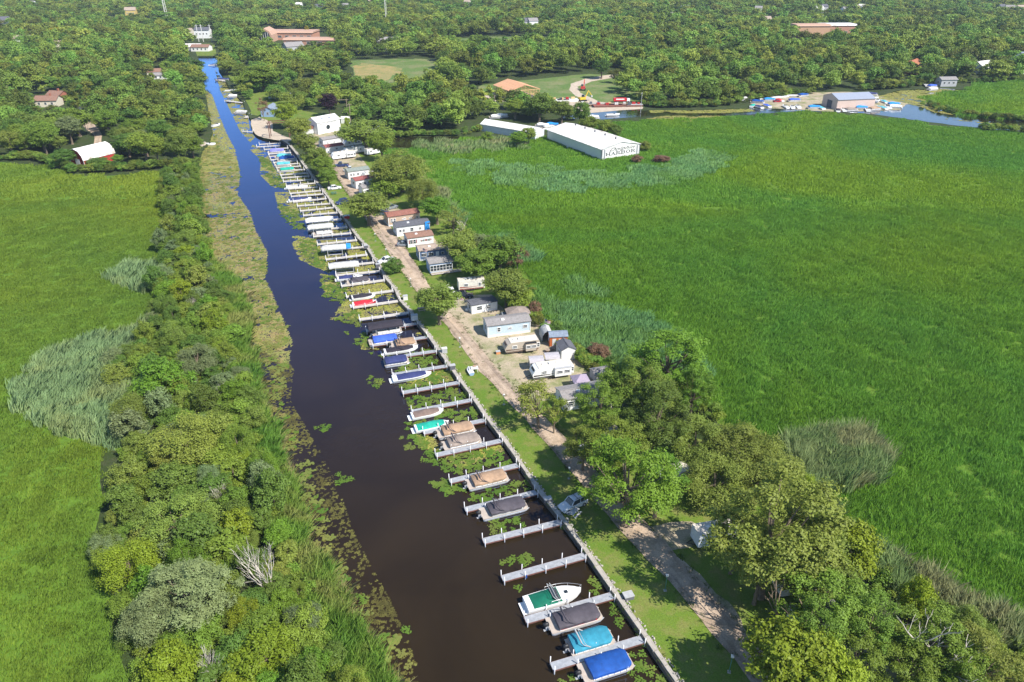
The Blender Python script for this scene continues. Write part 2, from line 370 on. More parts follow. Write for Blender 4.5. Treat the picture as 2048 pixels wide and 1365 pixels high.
gsheet('sand_beach', [(503, 240), (520, 234), (545, 236), (545, 262), (568, 272), (590, 280), (575, 284), (562, 281), (548, 280), (527, 276), (512, 270), (506, 262), (502, 250)], 0.03, M_SAND, 0.4, 4)
gsheet('boatyard', [(1500, 205), (1530, 196), (1600, 186), (1700, 184), (1760, 192), (1815, 208), (1800, 220), (1740, 222), (1660, 224), (1590, 219), (1510, 216)], 0.10, M_LOT, 1.5, 5)
gsheet('work_yard', [(1110, 204), (1150, 196), (1190, 206), (1285, 206), (1285, 218), (1180, 226), (1120, 212)], 0.10, M_SAND, 1.5, 5)
gsheet('work_yard', [(960, 190), (1000, 184), (1055, 190), (1040, 205), (990, 203)], 0.08, M_SAND, 1.5, 5)
gsheet('gravel_track', [(1240, 148), (1227, 156), (1185, 163), (1155, 174), (1160, 186), (1200, 204), (1250, 210), (1232, 216), (1190, 208), (1150, 192), (1138, 180), (1142, 168), (1170, 158), (1210, 151)], 0.09, M_SAND, 0.6, 5)
gsheet('meadow', [(705, 132), (725, 127), (790, 133), (805, 145), (770, 162), (735, 165), (712, 152)], 0.06, M_TANFIELD, 5, 5)
gsheet('meadow', [(700, 122), (790, 118), (870, 119), (885, 134), (860, 150), (830, 165), (735, 168), (705, 150)], 0.04, M_GREENFIELD, 5, 5)
gsheet('meadow', [(925, 76), (1000, 73), (1085, 76), (1100, 84), (1000, 90), (880, 84)], 0.04, M_GREENFIELD, 6, 5)
gsheet('meadow', [(930, 190), (970, 170), (1060, 160), (1170, 148), (1210, 150), (1300, 130), (1320, 140), (1240, 160), (1300, 195), (1290, 214), (1180, 205), (1120, 200), (1060, 205), (950, 208)], 0.03, M_GREENFIELD, 3, 5)
gsheet('asphalt_street', [(158, 238), (178, 236), (205, 268), (202, 285), (188, 290), (190, 272), (168, 255)], 0.05, M_ROAD, 0.5, 4)
gsheet('lawn', [(385, 88), (428, 88), (436, 112), (394, 112)], 0.04, M_LAWN, 1, 3)
gsheet('patio', [(378, 286), (412, 284), (412, 290), (395, 298), (378, 294)], 0.05, M_SAND, .4, 3)
# ================================================================ PLANTS: prototypes
LEAF = {
    'mid': foliage('leaves mid green', (0.185, 0.270, 0.034)),
    'dark': foliage('leaves dark green', (0.125, 0.200, 0.032)),
    'olive': foliage('leaves olive willow', (0.215, 0.270, 0.046)),
    'lime': foliage('leaves yellow green', (0.235, 0.305, 0.022), 0.012),
    'bright': foliage('leaves bright green', (0.155, 0.275, 0.026), 0.012),
    'grey': foliage('leaves silvery green', (0.190, 0.250, 0.100)),
    'purple': foliage('leaves dark purple', (0.035, 0.014, 0.026), 0.01),
    'brown': foliage('twigs brown', (0.20, 0.12, 0.065), 0.01, transl=0.1),
    'yellow': foliage('leaves golden', (0.34, 0.30, 0.02), 0.01),
}
M_FOREST = foliage('leaves mixed wood', (0.190, 0.268, 0.042), 0.04, 0.95, patch=0.4)
M_BARK = pm('bark', (0.17, 0.13, 0.09), 0.9, var=0.35, scale=5, bmp=0.03)
M_PALEBARK = pm('pale dead wood', (0.62, 0.55, 0.47), 0.85, var=0.25, scale=6)
def leaf_quads(P, Nn, size, rs, aspect=0.62):
    n = len(P)
    T = rs.normal(size=(n, 3)); T -= (T * Nn).sum(1, keepdims=True) * Nn; T /= np.linalg.norm(T, axis=1, keepdims=True) + 1e-9
    Bn = np.cross(Nn, T); s = size * rs.uniform(0.6, 1.35, (n, 1))
    V = np.stack([P - T * s * .5, P + Bn * s * aspect * .5 - T * s * .05, P + T * s * .5, P - Bn * s * aspect * .5 - T * s * .05], 1).reshape(-1, 3)
    return V, np.arange(n * 4).reshape(-1, 4)
def crown(name, seed, mat, height=10.0, rad=4.0, base=0.25, nlobes=26, nleaf=9000, size=0.34, gap=0.0, droop=0.0, flat=1.0, lobe_r=(0.30, 0.48)):
    """crown of leaf faces spread over many overlapping boughs; returns mesh and bough centres"""
    rs = np.random.RandomState(seed); cz = height * (base + 1) / 2; hz = height * (1 - base) / 2
    C, RR = [], []
    k = 0
    while len(C) < nlobes and k < 4000:
        k += 1
        u = rs.normal(size=3); u /= np.linalg.norm(u); r = rs.uniform(0.35, 0.86) ** 0.6
        lr = rs.uniform(*lobe_r) * rad
        c = np.array([u[0] * (rad - lr * 0.6) * r, u[1] * (rad - lr * 0.6) * r, cz + u[2] * (hz - lr * 0.55) * r])
        if c[2] < height * base: continue
        wide = 1.0 if c[2] > cz - hz * 0.5 else 0.85
        c[:2] *= wide
        if C and min(np.linalg.norm(c - q) for q in C) < lr * 0.55: continue
        C.append(c); RR.append(lr)
    C = np.array(C); RR = np.array(RR)
    p = RR ** 2; idx = rs.choice(len(C), nleaf, p=p / p.sum())
    U = rs.normal(size=(nleaf, 3)); U /= np.linalg.norm(U, axis=1, keepdims=True)
    U[:, 2] = np.where(U[:, 2] < -0.35, -U[:, 2], U[:, 2])
    # each bough is itself lumpy
    ph = rs.uniform(0, 6.28, (len(C), 3))
    lump = 0.22 * np.sin(U[:, 0] * 5 + ph[idx, 0]) + 0.16 * np.sin(U[:, 1] * 6 + ph[idx, 1]) + 0.12 * np.sin(U[:, 2] * 6 + ph[idx, 2])
    rr = RR[idx] * (0.80 + lump + rs.normal(size=nleaf) * 0.19)
    P = C[idx] + U * rr[:, None] * np.array([1, 1, 0.8 * flat])
    if droop:
        out = np.linalg.norm(P[:, :2], axis=1) / rad; P[:, 2] -= droop * out ** 2 * rs.uniform(0.3, 1.2, nleaf)
    Nn = U * 0.75 + rs.normal(size=(nleaf, 3)) * 0.45 + np.array([0, 0, 0.35]); Nn /= np.linalg.norm(Nn, axis=1, keepdims=True)
    keep = P[:, 2] > height * base * 0.55
    V, F = leaf_quads(P[keep], Nn[keep], size, rs)
    return np_mesh(name, V, F, [mat]), C, RR
def trunk_mesh(name, seed, height, C, r0=0.28, mat=None, limbs=9):
    rs = random.Random(seed); m = MB()
    top = height * 0.72; bend = (rs.uniform(-.5, .5), rs.uniform(-.5, .5))
    axis = [(bend[0] * t * t * 1.2, bend[1] * t * t * 1.2, top * t) for t in (0, .06, .25, .5, .75, 1)]
    m.tube(axis, [r0 * 1.5, r0 * 1.05, r0 * .9, r0 * .65, r0 * .4, r0 * .12], 7)
    order = list(range(len(C))); rs.shuffle(order)
    for i in order[:limbs]:
        c = C[i]; t = rs.uniform(0.28, 0.65); s = (bend[0] * t * t * 1.2, bend[1] * t * t * 1.2, top * t)
        mid = ((s[0] + c[0]) / 2, (s[1] + c[1]) / 2, (s[2] + c[2]) / 2 - 0.25)
        m.tube([s, mid, tuple(c)], [r0 * .42, r0 * .28, r0 * .08], 5)
    return m.mesh(name, mat or M_BARK)
def make_kind(n, key, **kw):
    out = []
    for i in range(n):
        k = dict(kw); sd = k.pop('seed', 1) * 100 + i; r0 = k.pop('r0', .28); lb = k.pop('limbs', 9)
        cm, C, RR = crown('crown', sd, LEAF['mid'], **k)
        tm = trunk_mesh('trunk', sd, k.get('height', 10), C, r0, limbs=lb); out.append((cm, tm))
    return out
KINDS_ = {
    'broad': make_kind(4, 'broad', seed=1, nlobes=38, nleaf=12000, size=0.31, lobe_r=(.20, .36)),
    'shrub': make_kind(5, 'shrub', seed=2, height=10, rad=5.2, base=0.02, nlobes=36, nleaf=10000, size=0.42, lobe_r=(.17, .36), limbs=5),
    'willow': make_kind(3, 'willow', seed=3, height=10, rad=4.8, base=0.12, nlobes=44, nleaf=22000, size=0.21, droop=1.8, lobe_r=(.16, .32)),
    'cotton': make_kind(4, 'cotton', seed=4, nlobes=54, nleaf=22000, size=0.165, lobe_r=(.11, .23), base=0.14, limbs=20, r0=.22),
    'sparse': make_kind(2, 'sparse', seed=5, nlobes=20, nleaf=3600, size=0.27, lobe_r=(.16, .27), limbs=18, r0=.2, base=0.22),
    'mid': make_kind(5, 'mid', seed=6, nlobes=26, nleaf=5000, size=0.5, lobe_r=(.2,.4), base=0.08, limbs=4),
}
_tc = {}
def plant(kind, name, loc, h, w, tone, label, cat='tree', group=None, bark=None, rz=None):
    k = KINDS_[kind]; i = _tc.get(kind, 0); _tc[kind] = i + 1; cm, tm = k[i % len(k)]
    rz = random.uniform(0, 6.28) if rz is None else rz
    nomr = 5.2 if kind == 'shrub' else 4.8 if kind == 'willow' else 4.0
    e = empty(name, loc, rz, label, cat, group); s = (w / (2 * nomr), w / (2 * nomr) * random.uniform(.9, 1.1), h / 10.0)
    link_mesh('crown', cm, e, scale=s, mats=[LEAF[tone]]); link_mesh('trunk', tm, e, scale=s, mats=[bark] if bark else None)
    return e
# ---- bare, dead wood
def branching(m, p, d, L, r, depth, rs, spread=0.55):
    d = d.normalized(); q = p + d * L * .5 + Vector((rs.uniform(-.1, .1), rs.uniform(-.1, .1), 0)) * L; e = q + (d + Vector((rs.uniform(-.2, .2), rs.uniform(-.2, .2), .15))).normalized() * L * .5
    m.tube([p, q, e], [r, r * .82, r * .62], 5 if depth > 1 else 3, cap=False)
    if depth <= 0: return
    for k in range(rs.choice((2, 3, 3))):
        nd = d * (1.25 if spread < .45 else 1.0) + Vector((rs.uniform(-1, 1), rs.uniform(-1, 1), rs.uniform(-.25, .6))) * spread
        branching(m, q if k == 0 and depth > 1 else e, nd, L * rs.uniform(.6, .8), r * .55, depth - 1, rs, spread)
def dead_tree(name, loc, h, label, seed=1, group=None, stems=1, spread=.55, depth=4, mat=None, cat='dead tree', r=None, lean=.1):
    rs = random.Random(seed); e = empty(name, loc, rs.uniform(0, 6), label, cat, group)
    m = MB(); b = MB()
    for k in range(stems):
        p = Vector((rs.uniform(-.4, .4) * (k > 0), rs.uniform(-.4, .4) * (k > 0), -0.1)); d = Vector((rs.uniform(-lean, lean) * 2, rs.uniform(-lean, lean) * 2, 1))
        rr = r or h * .022; mid = p + d.normalized() * h * .32
        m.tube([p, p.lerp(mid, .5) + Vector((rs.uniform(-.1, .1), 0, 0)), mid], [rr * 1.3, rr, rr * .85], 6)
        for j in range(3): branching(b, mid - d.normalized() * h * .08 * j, d + Vector((rs.uniform(-1, 1), rs.uniform(-1, 1), .2)) * spread, h * .26, rr * .6, depth - 1, rs, spread)
    m.build('trunk', mat or M_PALEBARK, e); b.build('branches', mat or M_PALEBARK, e)
    return e
# ---- scatter of instanced plants (geometry nodes)
def scatter(name, pts, protos, rot=None, scl=None, idx=None, label=None, cat=None, group=None):
    """one 'stuff' object that instances the prototype meshes at many points"""
    n = len(pts); me = bpy.data.meshes.new(name); me.vertices.add(n); me.vertices.foreach_set('co', np.asarray(pts, np.float32).ravel())
    a = me.attributes.new('turn', 'FLOAT_VECTOR', 'POINT'); a.data.foreach_set('vector', np.asarray(rot, np.float32).ravel())
    a = me.attributes.new('size', 'FLOAT_VECTOR', 'POINT'); a.data.foreach_set('vector', np.asarray(scl, np.float32).ravel())
    a = me.attributes.new('pick', 'INT', 'POINT'); a.data.foreach_set('value', np.asarray(idx, np.int32))
    o = bpy.data.objects.new(name, me); COL.objects.link(o)
    pc = bpy.data.collections.new(name + ' plants')
    for i, pm_ in enumerate(protos):
        po = bpy.data.objects.new('%s_plant_%02d' % (name, i), pm_); pc.objects.link(po)
    g = bpy.data.node_groups.new(name + ' scatter', 'GeometryNodeTree')
    g.interface.new_socket('Geometry', in_out='INPUT', socket_type='NodeSocketGeometry'); g.interface.new_socket('Geometry', in_out='OUTPUT', socket_type='NodeSocketGeometry')
    gi = g.nodes.new('NodeGroupInput'); go = g.nodes.new('NodeGroupOutput'); ci = g.nodes.new('GeometryNodeCollectionInfo')
    ci.inputs['Collection'].default_value = pc; ci.inputs['Separate Children'].default_value = True; ci.inputs['Reset Children'].default_value = True
    ip = g.nodes.new('GeometryNodeInstanceOnPoints'); ip.inputs['Pick Instance'].default_value = True
    def attr(nm, tp):
        x = g.nodes.new('GeometryNodeInputNamedAttribute'); x.data_type = tp; x.inputs['Name'].default_value = nm; return x.outputs[0]
    L = g.links.new
    L(gi.outputs[0], ip.inputs['Points']); L(ci.outputs[0], ip.inputs['Instance']); L(attr('pick', 'INT'), ip.inputs['Instance Index'])
    L(attr('turn', 'FLOAT_VECTOR'), ip.inputs['Rotation']); L(attr('size', 'FLOAT_VECTOR'), ip.inputs['Scale']); L(ip.outputs[0], go.inputs[0])
    md = o.modifiers.new('scatter', 'NODES'); md.node_group = g
    tag(o, label, cat, group, 'stuff'); return o
def jitter_grid(x0, x1, y0, y1, step, rs):
    X, Y = np.meshgrid(np.arange(x0, x1, step), np.arange(y0, y1, step)); X = X.ravel() + rs.uniform(-.5, .5, X.size) * step * .95; Y = Y.ravel() + rs.uniform(-.5, .5, Y.size) * step * .95
    return X, Y
def nz(X, Y, s, seed=0.0):
    return np.array([mnoise.noise(Vector((x * s, y * s, seed))) for x, y in zip(X, Y)])
def in_frame(X, Y, margin=60, Z=0.0):
    px, py = proj_np(X, Y, Z); dep = Y * _ct + CAM_H * _st
    return (dep > 5) & (px > -margin) & (px < 2048 + margin) & (py < 1365 + margin * 1.5) & (py > -130)

# ================================================================ MARSH REEDS
def reed_mat(name, cols, big=0.012, streak=None):
    m, nt, out = new_mat(name); p = N(nt, 'ShaderNodeNewGeometry').outputs['Position']
    oi = N(nt, 'ShaderNodeObjectInfo')
    c = ramp(nt, noise(nt, big, p, 4, 0.55, 0.8), [(0.36, cols[0]), (0.5, cols[1]), (0.64, cols[2])])
    f = noise(nt, 0.22, p, 5, 0.7)
    c = mixc(nt, 1.0, c, ramp(nt, f, [(0.3, (0.88, 0.89, 0.88)), (0.7, (1.12, 1.10, 1.08))]), 'MULTIPLY')
    c = mixc(nt, 1.0, c, ramp(nt, oi.outputs['Random'], [(0.0, (0.92, 0.93, 0.92)), (1.0, (1.08, 1.07, 1.05))]), 'MULTIPLY')
    b = N(nt, 'ShaderNodeBsdfPrincipled'); b.inputs['Roughness'].default_value = 0.6; b.inputs['Specular IOR Level'].default_value = 0.2
    t = N(nt, 'ShaderNodeBsdfTranslucent'); mx = N(nt, 'ShaderNodeMixShader'); mx.inputs[0].default_value = 0.42
    nt.links.new(c, b.inputs['Base Color']); nt.links.new(c, t.inputs[0])
    nt.links.new(b.outputs[0], mx.inputs[1]); nt.links.new(t.outputs[0], mx.inputs[2]); nt.links.new(mx.outputs[0], out.inputs[0]); return m
M_REED = reed_mat('marsh reed blades', [(0.150, 0.345, 0.045), (0.190, 0.365, 0.036), (0.245, 0.390, 0.028)])
M_REEDL = reed_mat('sedge blades', [(0.185, 0.310, 0.045), (0.225, 0.330, 0.040), (0.275, 0.355, 0.038)])
M_REEDBLUE = reed_mat('blue green reed blades', [(0.30, 0.44, 0.20), (0.33, 0.46, 0.21), (0.38, 0.46, 0.19)], 0.08)
M_REEDTAN = reed_mat('tan seeded reed blades', [(0.33, 0.41, 0.17), (0.27, 0.39, 0.14), (0.40, 0.41, 0.20)], 0.1)
M_CATTAIL = reed_mat('cattail blades', [(0.17, 0.34, 0.05), (0.24, 0.38, 0.06), (0.38, 0.42, 0.12)], 0.09)
def blades(name, seed, mat, n=160, half=1.6, h=(0.9, 1.7), w=0.10, lean=0.35, wind=(0.30, 0.30)):
    rs = np.random.RandomState(seed); P = np.stack([rs.uniform(-half, half, n), rs.uniform(-half, half, n), np.zeros(n)], 1)
    a = rs.uniform(0, 6.28, n); H = rs.uniform(*h, n); W = w * rs.uniform(.6, 1.4, n)
    tan = np.stack([np.cos(a), np.sin(a), np.zeros(n)], 1) * W[:, None] / 2
    tip = P + np.stack([rs.normal(size=n) * lean * H * .9 + wind[0] * H, rs.normal(size=n) * lean * H * .9 + wind[1] * H, H], 1)
    mid = P * .5 + tip * .5; mid[:, 2] += H * .2
    V = np.stack([P - tan, P + tan, mid + tan * .9, tip, mid - tan * .9], 1).reshape(-1, 3)
    return np_mesh(name, V, np.arange(n * 5).reshape(-1, 5), [mat])
rs = np.random.RandomState(11)
def reed_field(name, poly, mat, step, label, cat, half=None, h=(0.8, 1.5), n=150, w=0.11, mask=None, x=(-260, 420), y=(18, 420), z=0.0, nproto=4, lean=.35, zmax=None):
    half = half or step * .62
    protos = [blades(name + '_clump', 50 + i, mat, int(n * 1.25), half * 1.12, h, w, lean) for i in range(nproto)]
    X, Y = jitter_grid(x[0], x[1], y[0], y[1], step, rs)
    k = in_frame(X, Y, 90); X, Y = X[k], Y[k]; px, py = proj_np(X, Y)
    if len(X):
        am = (px * 0 + 1) * np.clip((py + 110) / 80, 1.5, 14); px = px + am * (nz(X, Y, .25, 1.5) + .7 * nz(X, Y, .9, 2.5)); py = py + .7 * am * (nz(X, Y, .25, 8.5) + .7 * nz(X, Y, .9, 6.5))
    k = inside_np(poly, px, py)
    if mask is not None: k &= mask(px, py, X, Y)
    X, Y = X[k], Y[k]; n_ = len(X)
    s = rs.uniform(.8, 1.2, n_)
    return scatter(name, np.stack([X, Y, np.full(n_, z)], 1), protos, np.stack([np.zeros(n_), np.zeros(n_), rs.uniform(-.5, .5, n_) + rs.randint(0, 2, n_) * 0.0], 1), np.stack([s, s, s * rs.uniform(.85, 1.2, n_)], 1), rs.randint(0, nproto, n_), label, cat)
BLUE1 = [(60, 740), (150, 690), (300, 655), (330, 690), (250, 740), (300, 860), (260, 905), (130, 880), (15, 810)]
BLUE2 = [(212, 548), (260, 530), (330, 525), (335, 575), (290, 585), (230, 572)]
TAN1 = [(1560, 900), (1600, 880), (1730, 885), (1770, 930), (1775, 970), (1700, 985), (1640, 1000), (1660, 1060), (1640, 1060)]
HUGL = [(-900, 200), (500, 200), (500, 1750), (-900, 1750)]
def not_in(*ps):
    return lambda px, py, X, Y: ~np.logical_or.reduce([inside_np(p, px, py) for p in ps])
reed_field('marsh_reeds', RMARSH, M_REED, 2.6, 'even green marsh reeds filling the big meadow right of the harbour lane', 'reeds', mask=lambda px, py, X, Y: not_in(TAN1, )(px, py, X, Y) & (py > 420), x=(-60, 260), y=(20, 240), n=250, w=.075, h=(.6, 1.15))
reed_field('marsh_reeds', RMARSH, M_REED, 5.0, 'even green marsh reeds in the far part of the right meadow behind the painted storage barn', 'reeds', mask=lambda px, py, X, Y: (py <= 420), x=(-80, 420), y=(120, 420), n=330, w=.19, h=(.5, .95))
reed_field('marsh_sedge', LMARSH, M_REEDL, 2.4, 'yellow green sedge filling the meadow at the left edge', 'sedge', mask=lambda px, py, X, Y: not_in(BLUE1, BLUE2)(px, py, X, Y) & (py > 400), x=(-220, 0), y=(18, 260), n=240, h=(.3, .6), w=.075)
reed_field('marsh_sedge', LMARSH, M_REEDL, 4.6, 'green sedge in the far corner of the left meadow below the red barn', 'sedge', mask=lambda px, py, X, Y: (py <= 400), x=(-320, 0), y=(130, 300), n=220, w=.24, h=(.4, .8))
reed_field('blue_reeds', BLUE1, M_REEDBLUE, 1.7, 'large pale blue green reed patch in the left meadow', 'reeds', h=(1.4, 2.4), n=110, x=(-160, 0), y=(18, 260))
reed_field('blue_reeds', BLUE2, M_REEDBLUE, 2.2, 'small pale blue green reed patch higher up the left meadow', 'reeds', h=(1.4, 2.4), n=110, x=(-160, 0), y=(18, 260))
reed_field('tan_reeds', TAN1, M_REEDTAN, 1.2, 'tall tan seeded reed stand beside the olive willows right of the lane', 'reeds', h=(2.0, 3.4), n=110, x=(0, 160), y=(18, 260))
reed_field('marsh_reeds', RFAR, M_REED, 6.0, 'green reeds on the far side of the right hand creek', 'reeds', x=(180, 620), y=(250, 500), n=240, w=.3)
reed_field('tan_reeds', [(820, 290), (935, 285), (1000, 283), (1065, 288), (1060, 300), (960, 305), (900, 312), (850, 305)], M_REEDTAN, 4.0, 'tan seeded reeds along the near edge of the pond', 'reeds', h=(1.4, 2.2), n=70, x=(-60, 220), y=(60, 420), w=.2)
reed_field('tan_reeds', [(1680, 1085), (1700, 1060), (1790, 1130), (1900, 1190), (2080, 1270), (2080, 1330), (1950, 1250), (1780, 1190)], M_REEDTAN, 1.3, 'rough tan reeds between the lime tree and the right meadow', 'reeds', h=(1.5, 2.6), n=90, x=(0, 160), y=(14, 260))
reed_field('tan_reeds', [(850, 380), (890, 385), (900, 420), (870, 410)], M_REEDTAN, 2.2, 'tan reeds behind the trees by the tan mobile home', 'reeds', h=(1.5, 2.4), n=80, x=(-60, 160), y=(60, 260))
M_REEDMINT = reed_mat('mint green reed blades', [(0.21, 0.41, 0.15), (0.25, 0.43, 0.15), (0.20, 0.38, 0.08)], 0.05)
MINT1 = [(880, 318), (1000, 330), (1130, 345), (1240, 352), (1330, 330), (1430, 300), (1470, 320), (1420, 350), (1320, 372), (1180, 385), (1040, 375), (930, 350)]
MINT2 = [(880, 410), (930, 430), (1010, 470), (1090, 520), (1190, 580), (1290, 640), (1380, 700), (1440, 790), (1400, 760), (1300, 725), (1200, 735), (1140, 690), (1080, 640), (1050, 560), (980, 490), (900, 425)]
reed_field('mint_reeds', MINT1, M_REEDMINT, 4.6, 'pale mint green crescent of reeds sweeping round the painted barn', 'reeds', h=(.8, 1.5), n=230, x=(-60, 260), y=(60, 420), w=.26, mask=lambda px, py, X, Y: nz(X, Y, .05, 4.0) > -.4)
reed_field('mint_reeds', MINT2, M_REEDMINT, 2.6, 'pale mint green fringe of reeds along the edge behind the homes', 'reeds', h=(1.0, 1.9), n=170, x=(-60, 160), y=(40, 300), mask=lambda px, py, X, Y: nz(X, Y, .06, 6.0) > -.22)
# cattails along the left bank
CATT = [(402, 470), (420, 515), (445, 543), (478, 572), (488, 600), (500, 643), (496, 672), (498, 700), (512, 735), (517, 770), (524, 810), (545, 860), (550, 905), (566, 940), (586, 985), (594, 1010), (608, 1050), (612, 1095),
        (645, 1125), (662, 1160), (697, 1205), (707, 1245), (741, 1290), (764, 1330), (790, 1420), (640, 1420), (620, 1330), (600, 1240), (575, 1150), (550, 1050), (525, 960), (500, 880), (470, 780), (455, 700), (440, 620), (420, 560), (405, 510)]
reed_field('cattails', CATT, M_CATTAIL, 1.0, 'tall green and straw cattails along the left bank of the canal', 'cattails', h=(.8, 1.9), n=80, w=.085, lean=.45, x=(-80, 0), y=(14, 260))
EDGE = [(x_ - 8, y_) for x_, y_ in CATT[:25]] + [(x_ + 9, y_ + 2) for x_, y_ in CATT[:25][::-1]]
reed_field('straw_reeds', EDGE, reed_mat('straw coloured reeds', [(0.30, 0.30, 0.09), (0.50, 0.42, 0.20), (0.26, 0.34, 0.07)], 0.3), 0.9, 'straw coloured reed stems standing in the water edge of the left bank', 'reeds', h=(.7, 1.7), n=38, w=.08, lean=.6, x=(-80, 0), y=(14, 260), mask=lambda px, py, X, Y: nz(X, Y, .35, 2.0) > -.02, z=-.3)
# grass tufts that break the edges of lawn and lane
M_TUFT = reed_mat('grass tufts', [(0.075, 0.150, 0.020), (0.10, 0.17, 0.025), (0.16, 0.18, 0.05)], 0.15)
def tufts():
    P = []
    r_ = random.Random(5)
    for line in (ROADL, ROADR, LAWN[:33]):
        for i in range(len(line) - 1):
            a, b = at(*line[i]), at(*line[i + 1]); n = int((b - a).length / .35)
            for k in range(n):
                if r_.random() < .45: continue
                q = a.lerp(b, k / max(n, 1)); P.append((q.x + r_.gauss(0, .35), q.y + r_.gauss(0, .35), 0.02))
    for _ in range(160):
        x, y = r_.uniform(880, 1215), r_.uniform(590, 800)
        q = at(x, y); P.append((q.x, q.y, .05))
    return P
P = [p for p in tufts() if in_frame(np.array([p[0]]), np.array([p[1]]))[0]]
n_ = len(P); s = rs.uniform(.5, 1.4, n_)
scatter('grass_tufts', P, [blades('tuft', 80 + i, M_TUFT, 26, .28, (.08, .24), .045) for i in range(3)], np.stack([s * 0, s * 0, rs.uniform(0, 6.28, n_)], 1), np.stack([s, s, s], 1), rs.randint(0, 3, n_), 'small grass tufts along the gravel lane and parking pads', 'grass')
# ================================================================ TREES one by one
BELT = [(345, 345), (392, 342), (398, 400), (406, 450), (424, 520), (452, 600), (472, 700), (500, 800), (526, 900), (552, 970), (572, 1060), (604, 1150), (640, 1240), (680, 1330), (730, 1450),
        (255, 1450), (235, 1290), (215, 1140), (235, 1040), (245, 960), (245, 880), (270, 800), (215, 740), (290, 680), (308, 600), (325, 540), (325, 450), (330, 390)]
r_ = random.Random(21)
def zone_of(py):
    for lim, nm in ((400, 'at its far tip'), (460, 'opposite the empty far docks'), (530, 'above the small reed patch'), (600, 'opposite the grey boat canopies'), (720, 'opposite the black boat canopy'), (800, 'opposite the navy speedboat'), (900, 'opposite the jade green runabout'), (980, 'opposite the tan pontoon boats'), (1060, 'opposite the silver sided pontoon boat'), (1200, 'near the bare white dead tree'), (9999, 'at the bottom edge of the picture')):
        if py < lim: return nm
def belt_side(u, v):
    xs = []
    for i in range(len(BELT)):
        (xa, ya), (xb, yb) = BELT[i], BELT[(i + 1) % len(BELT)]
        if (ya > v) != (yb > v): xs.append(xa + (v - ya) * (xb - xa) / (yb - ya))
    t = (u - min(xs)) / max(1, max(xs) - min(xs)) if len(xs) > 1 else .5
    return 'on the meadow side' if t < .3 else 'midway across' if t < .66 else 'on the water side'
# large named trees in the belt: kind, centre x, top y, width px, height m, tone, label
BIG = [
    ('shrub', 320, 722, 135, 7.5, 'bright', 'vivid bright green tree beside the large blue green reed patch'),
    ('willow', 385, 688, 90, 7.5, 'grey', 'grey green tree behind the vivid green one in the left belt'),
    ('shrub', 228, 728, 68, 5.0, 'olive', 'small round olive tree standing alone out in the blue green reeds'),
    ('willow', 355, 838, 165, 8.5, 'olive', 'broad olive willow halfway down the left belt'),
    ('shrub', 250, 922, 90, 5.5, 'olive', 'round olive willow at the meadow edge below the blue green reeds'),
    ('shrub', 335, 930, 110, 6, 'dark', 'dusky dark tree beside the round olive willow'),
    ('willow', 340, 1000, 170, 8.5, 'olive', 'wide olive willow with a pale crown above the fan shaped willow'),
    ('willow', 240, 1082, 130, 8.5, 'lime', 'light green drooping tree leaning over the left meadow'),
    ('willow', 362, 1082, 85, 7.0, 'bright', 'round fan shaped willow with fresh green leaves'),
    ('cotton', 365, 1135, 220, 10.0, 'grey', 'biggest silvery grey green tree of the left belt'),
    ('willow', 285, 1190, 140, 8.0, 'grey', 'grey green tree with bare twigs at the lower left of the belt'),
    ('shrub', 330, 1300, 130, 6.5, 'lime', 'yellow green bush at the very bottom of the left belt'),
    ('shrub', 525, 1280, 150, 5.5, 'lime', 'bright yellow green bushes by the cattails at the bottom'),
    ('willow', 365, 455, 52, 7.0, 'olive', 'olive willow halfway between the far docks and the belt top'),
    ('shrub', 325, 562, 52, 5.5, 'bright', 'bright green bush above the small blue green reed patch'),
    ('willow', 345, 640, 75, 7, 'olive', 'olive tree with brownish flowers above the large reed patch'),
]
for i, (k, cx, ty, wpx, h, tone, lab) in enumerate(BIG):
    b = base_for_top(cx, ty, h); _, by = proj(b.x, b.y)
    plant(k, 'belt_tree', b, h, wpx / pxm(by), tone, lab, 'tree', 'trees of the belt between meadow and canal')
cand = []
X, Y = jitter_grid(-190, 0, 12, 330, 3.4, np.random.RandomState(3)); px, py = proj_np(X, Y); kk = inside_np(BELT, px, py) & in_frame(X, Y, 90)
X, Y, px, py = X[kk], Y[kk], px[kk], py[kk]
bigp = [base_for_top(c[1], c[2], c[4]) for c in BIG]
TN = {'mid': 'mid green', 'dark': 'dark green', 'olive': 'olive', 'lime': 'yellow green', 'bright': 'bright green', 'grey': 'grey green'}
for x, y, u, v in zip(X, Y, px, py):
    if min((x - q.x) ** 2 + (y - q.y) ** 2 for q in bigp) < 9: continue
    tone = r_.choices(['dark', 'mid', 'olive', 'grey', 'bright', 'lime'], [30, 34, 14, 10, 7, 4])[0]
    edge = inside_np([(BELT[0][0] - 0, 0)], np.array([u]), np.array([v]))
    h = r_.uniform(2.6, 5.2) if v > 430 else r_.uniform(3.5, 7.0)
    if r_.random() < .14: h = r_.uniform(6.0, 8.5)
    wdt = h * (r_.uniform(.95, 1.35) if h < 6 else r_.uniform(.7, .9))
    plant(r_.choice(['shrub', 'shrub', 'shrub', 'mid', 'willow']), 'bank_shrub', (x, y, 0), h, wdt, tone,
          '%s %s belt shrub %s %s' % ('tall' if h > 4.2 else 'low', TN[tone], belt_side(u, v), zone_of(v)), 'shrub', 'shrubs of the left canal belt')
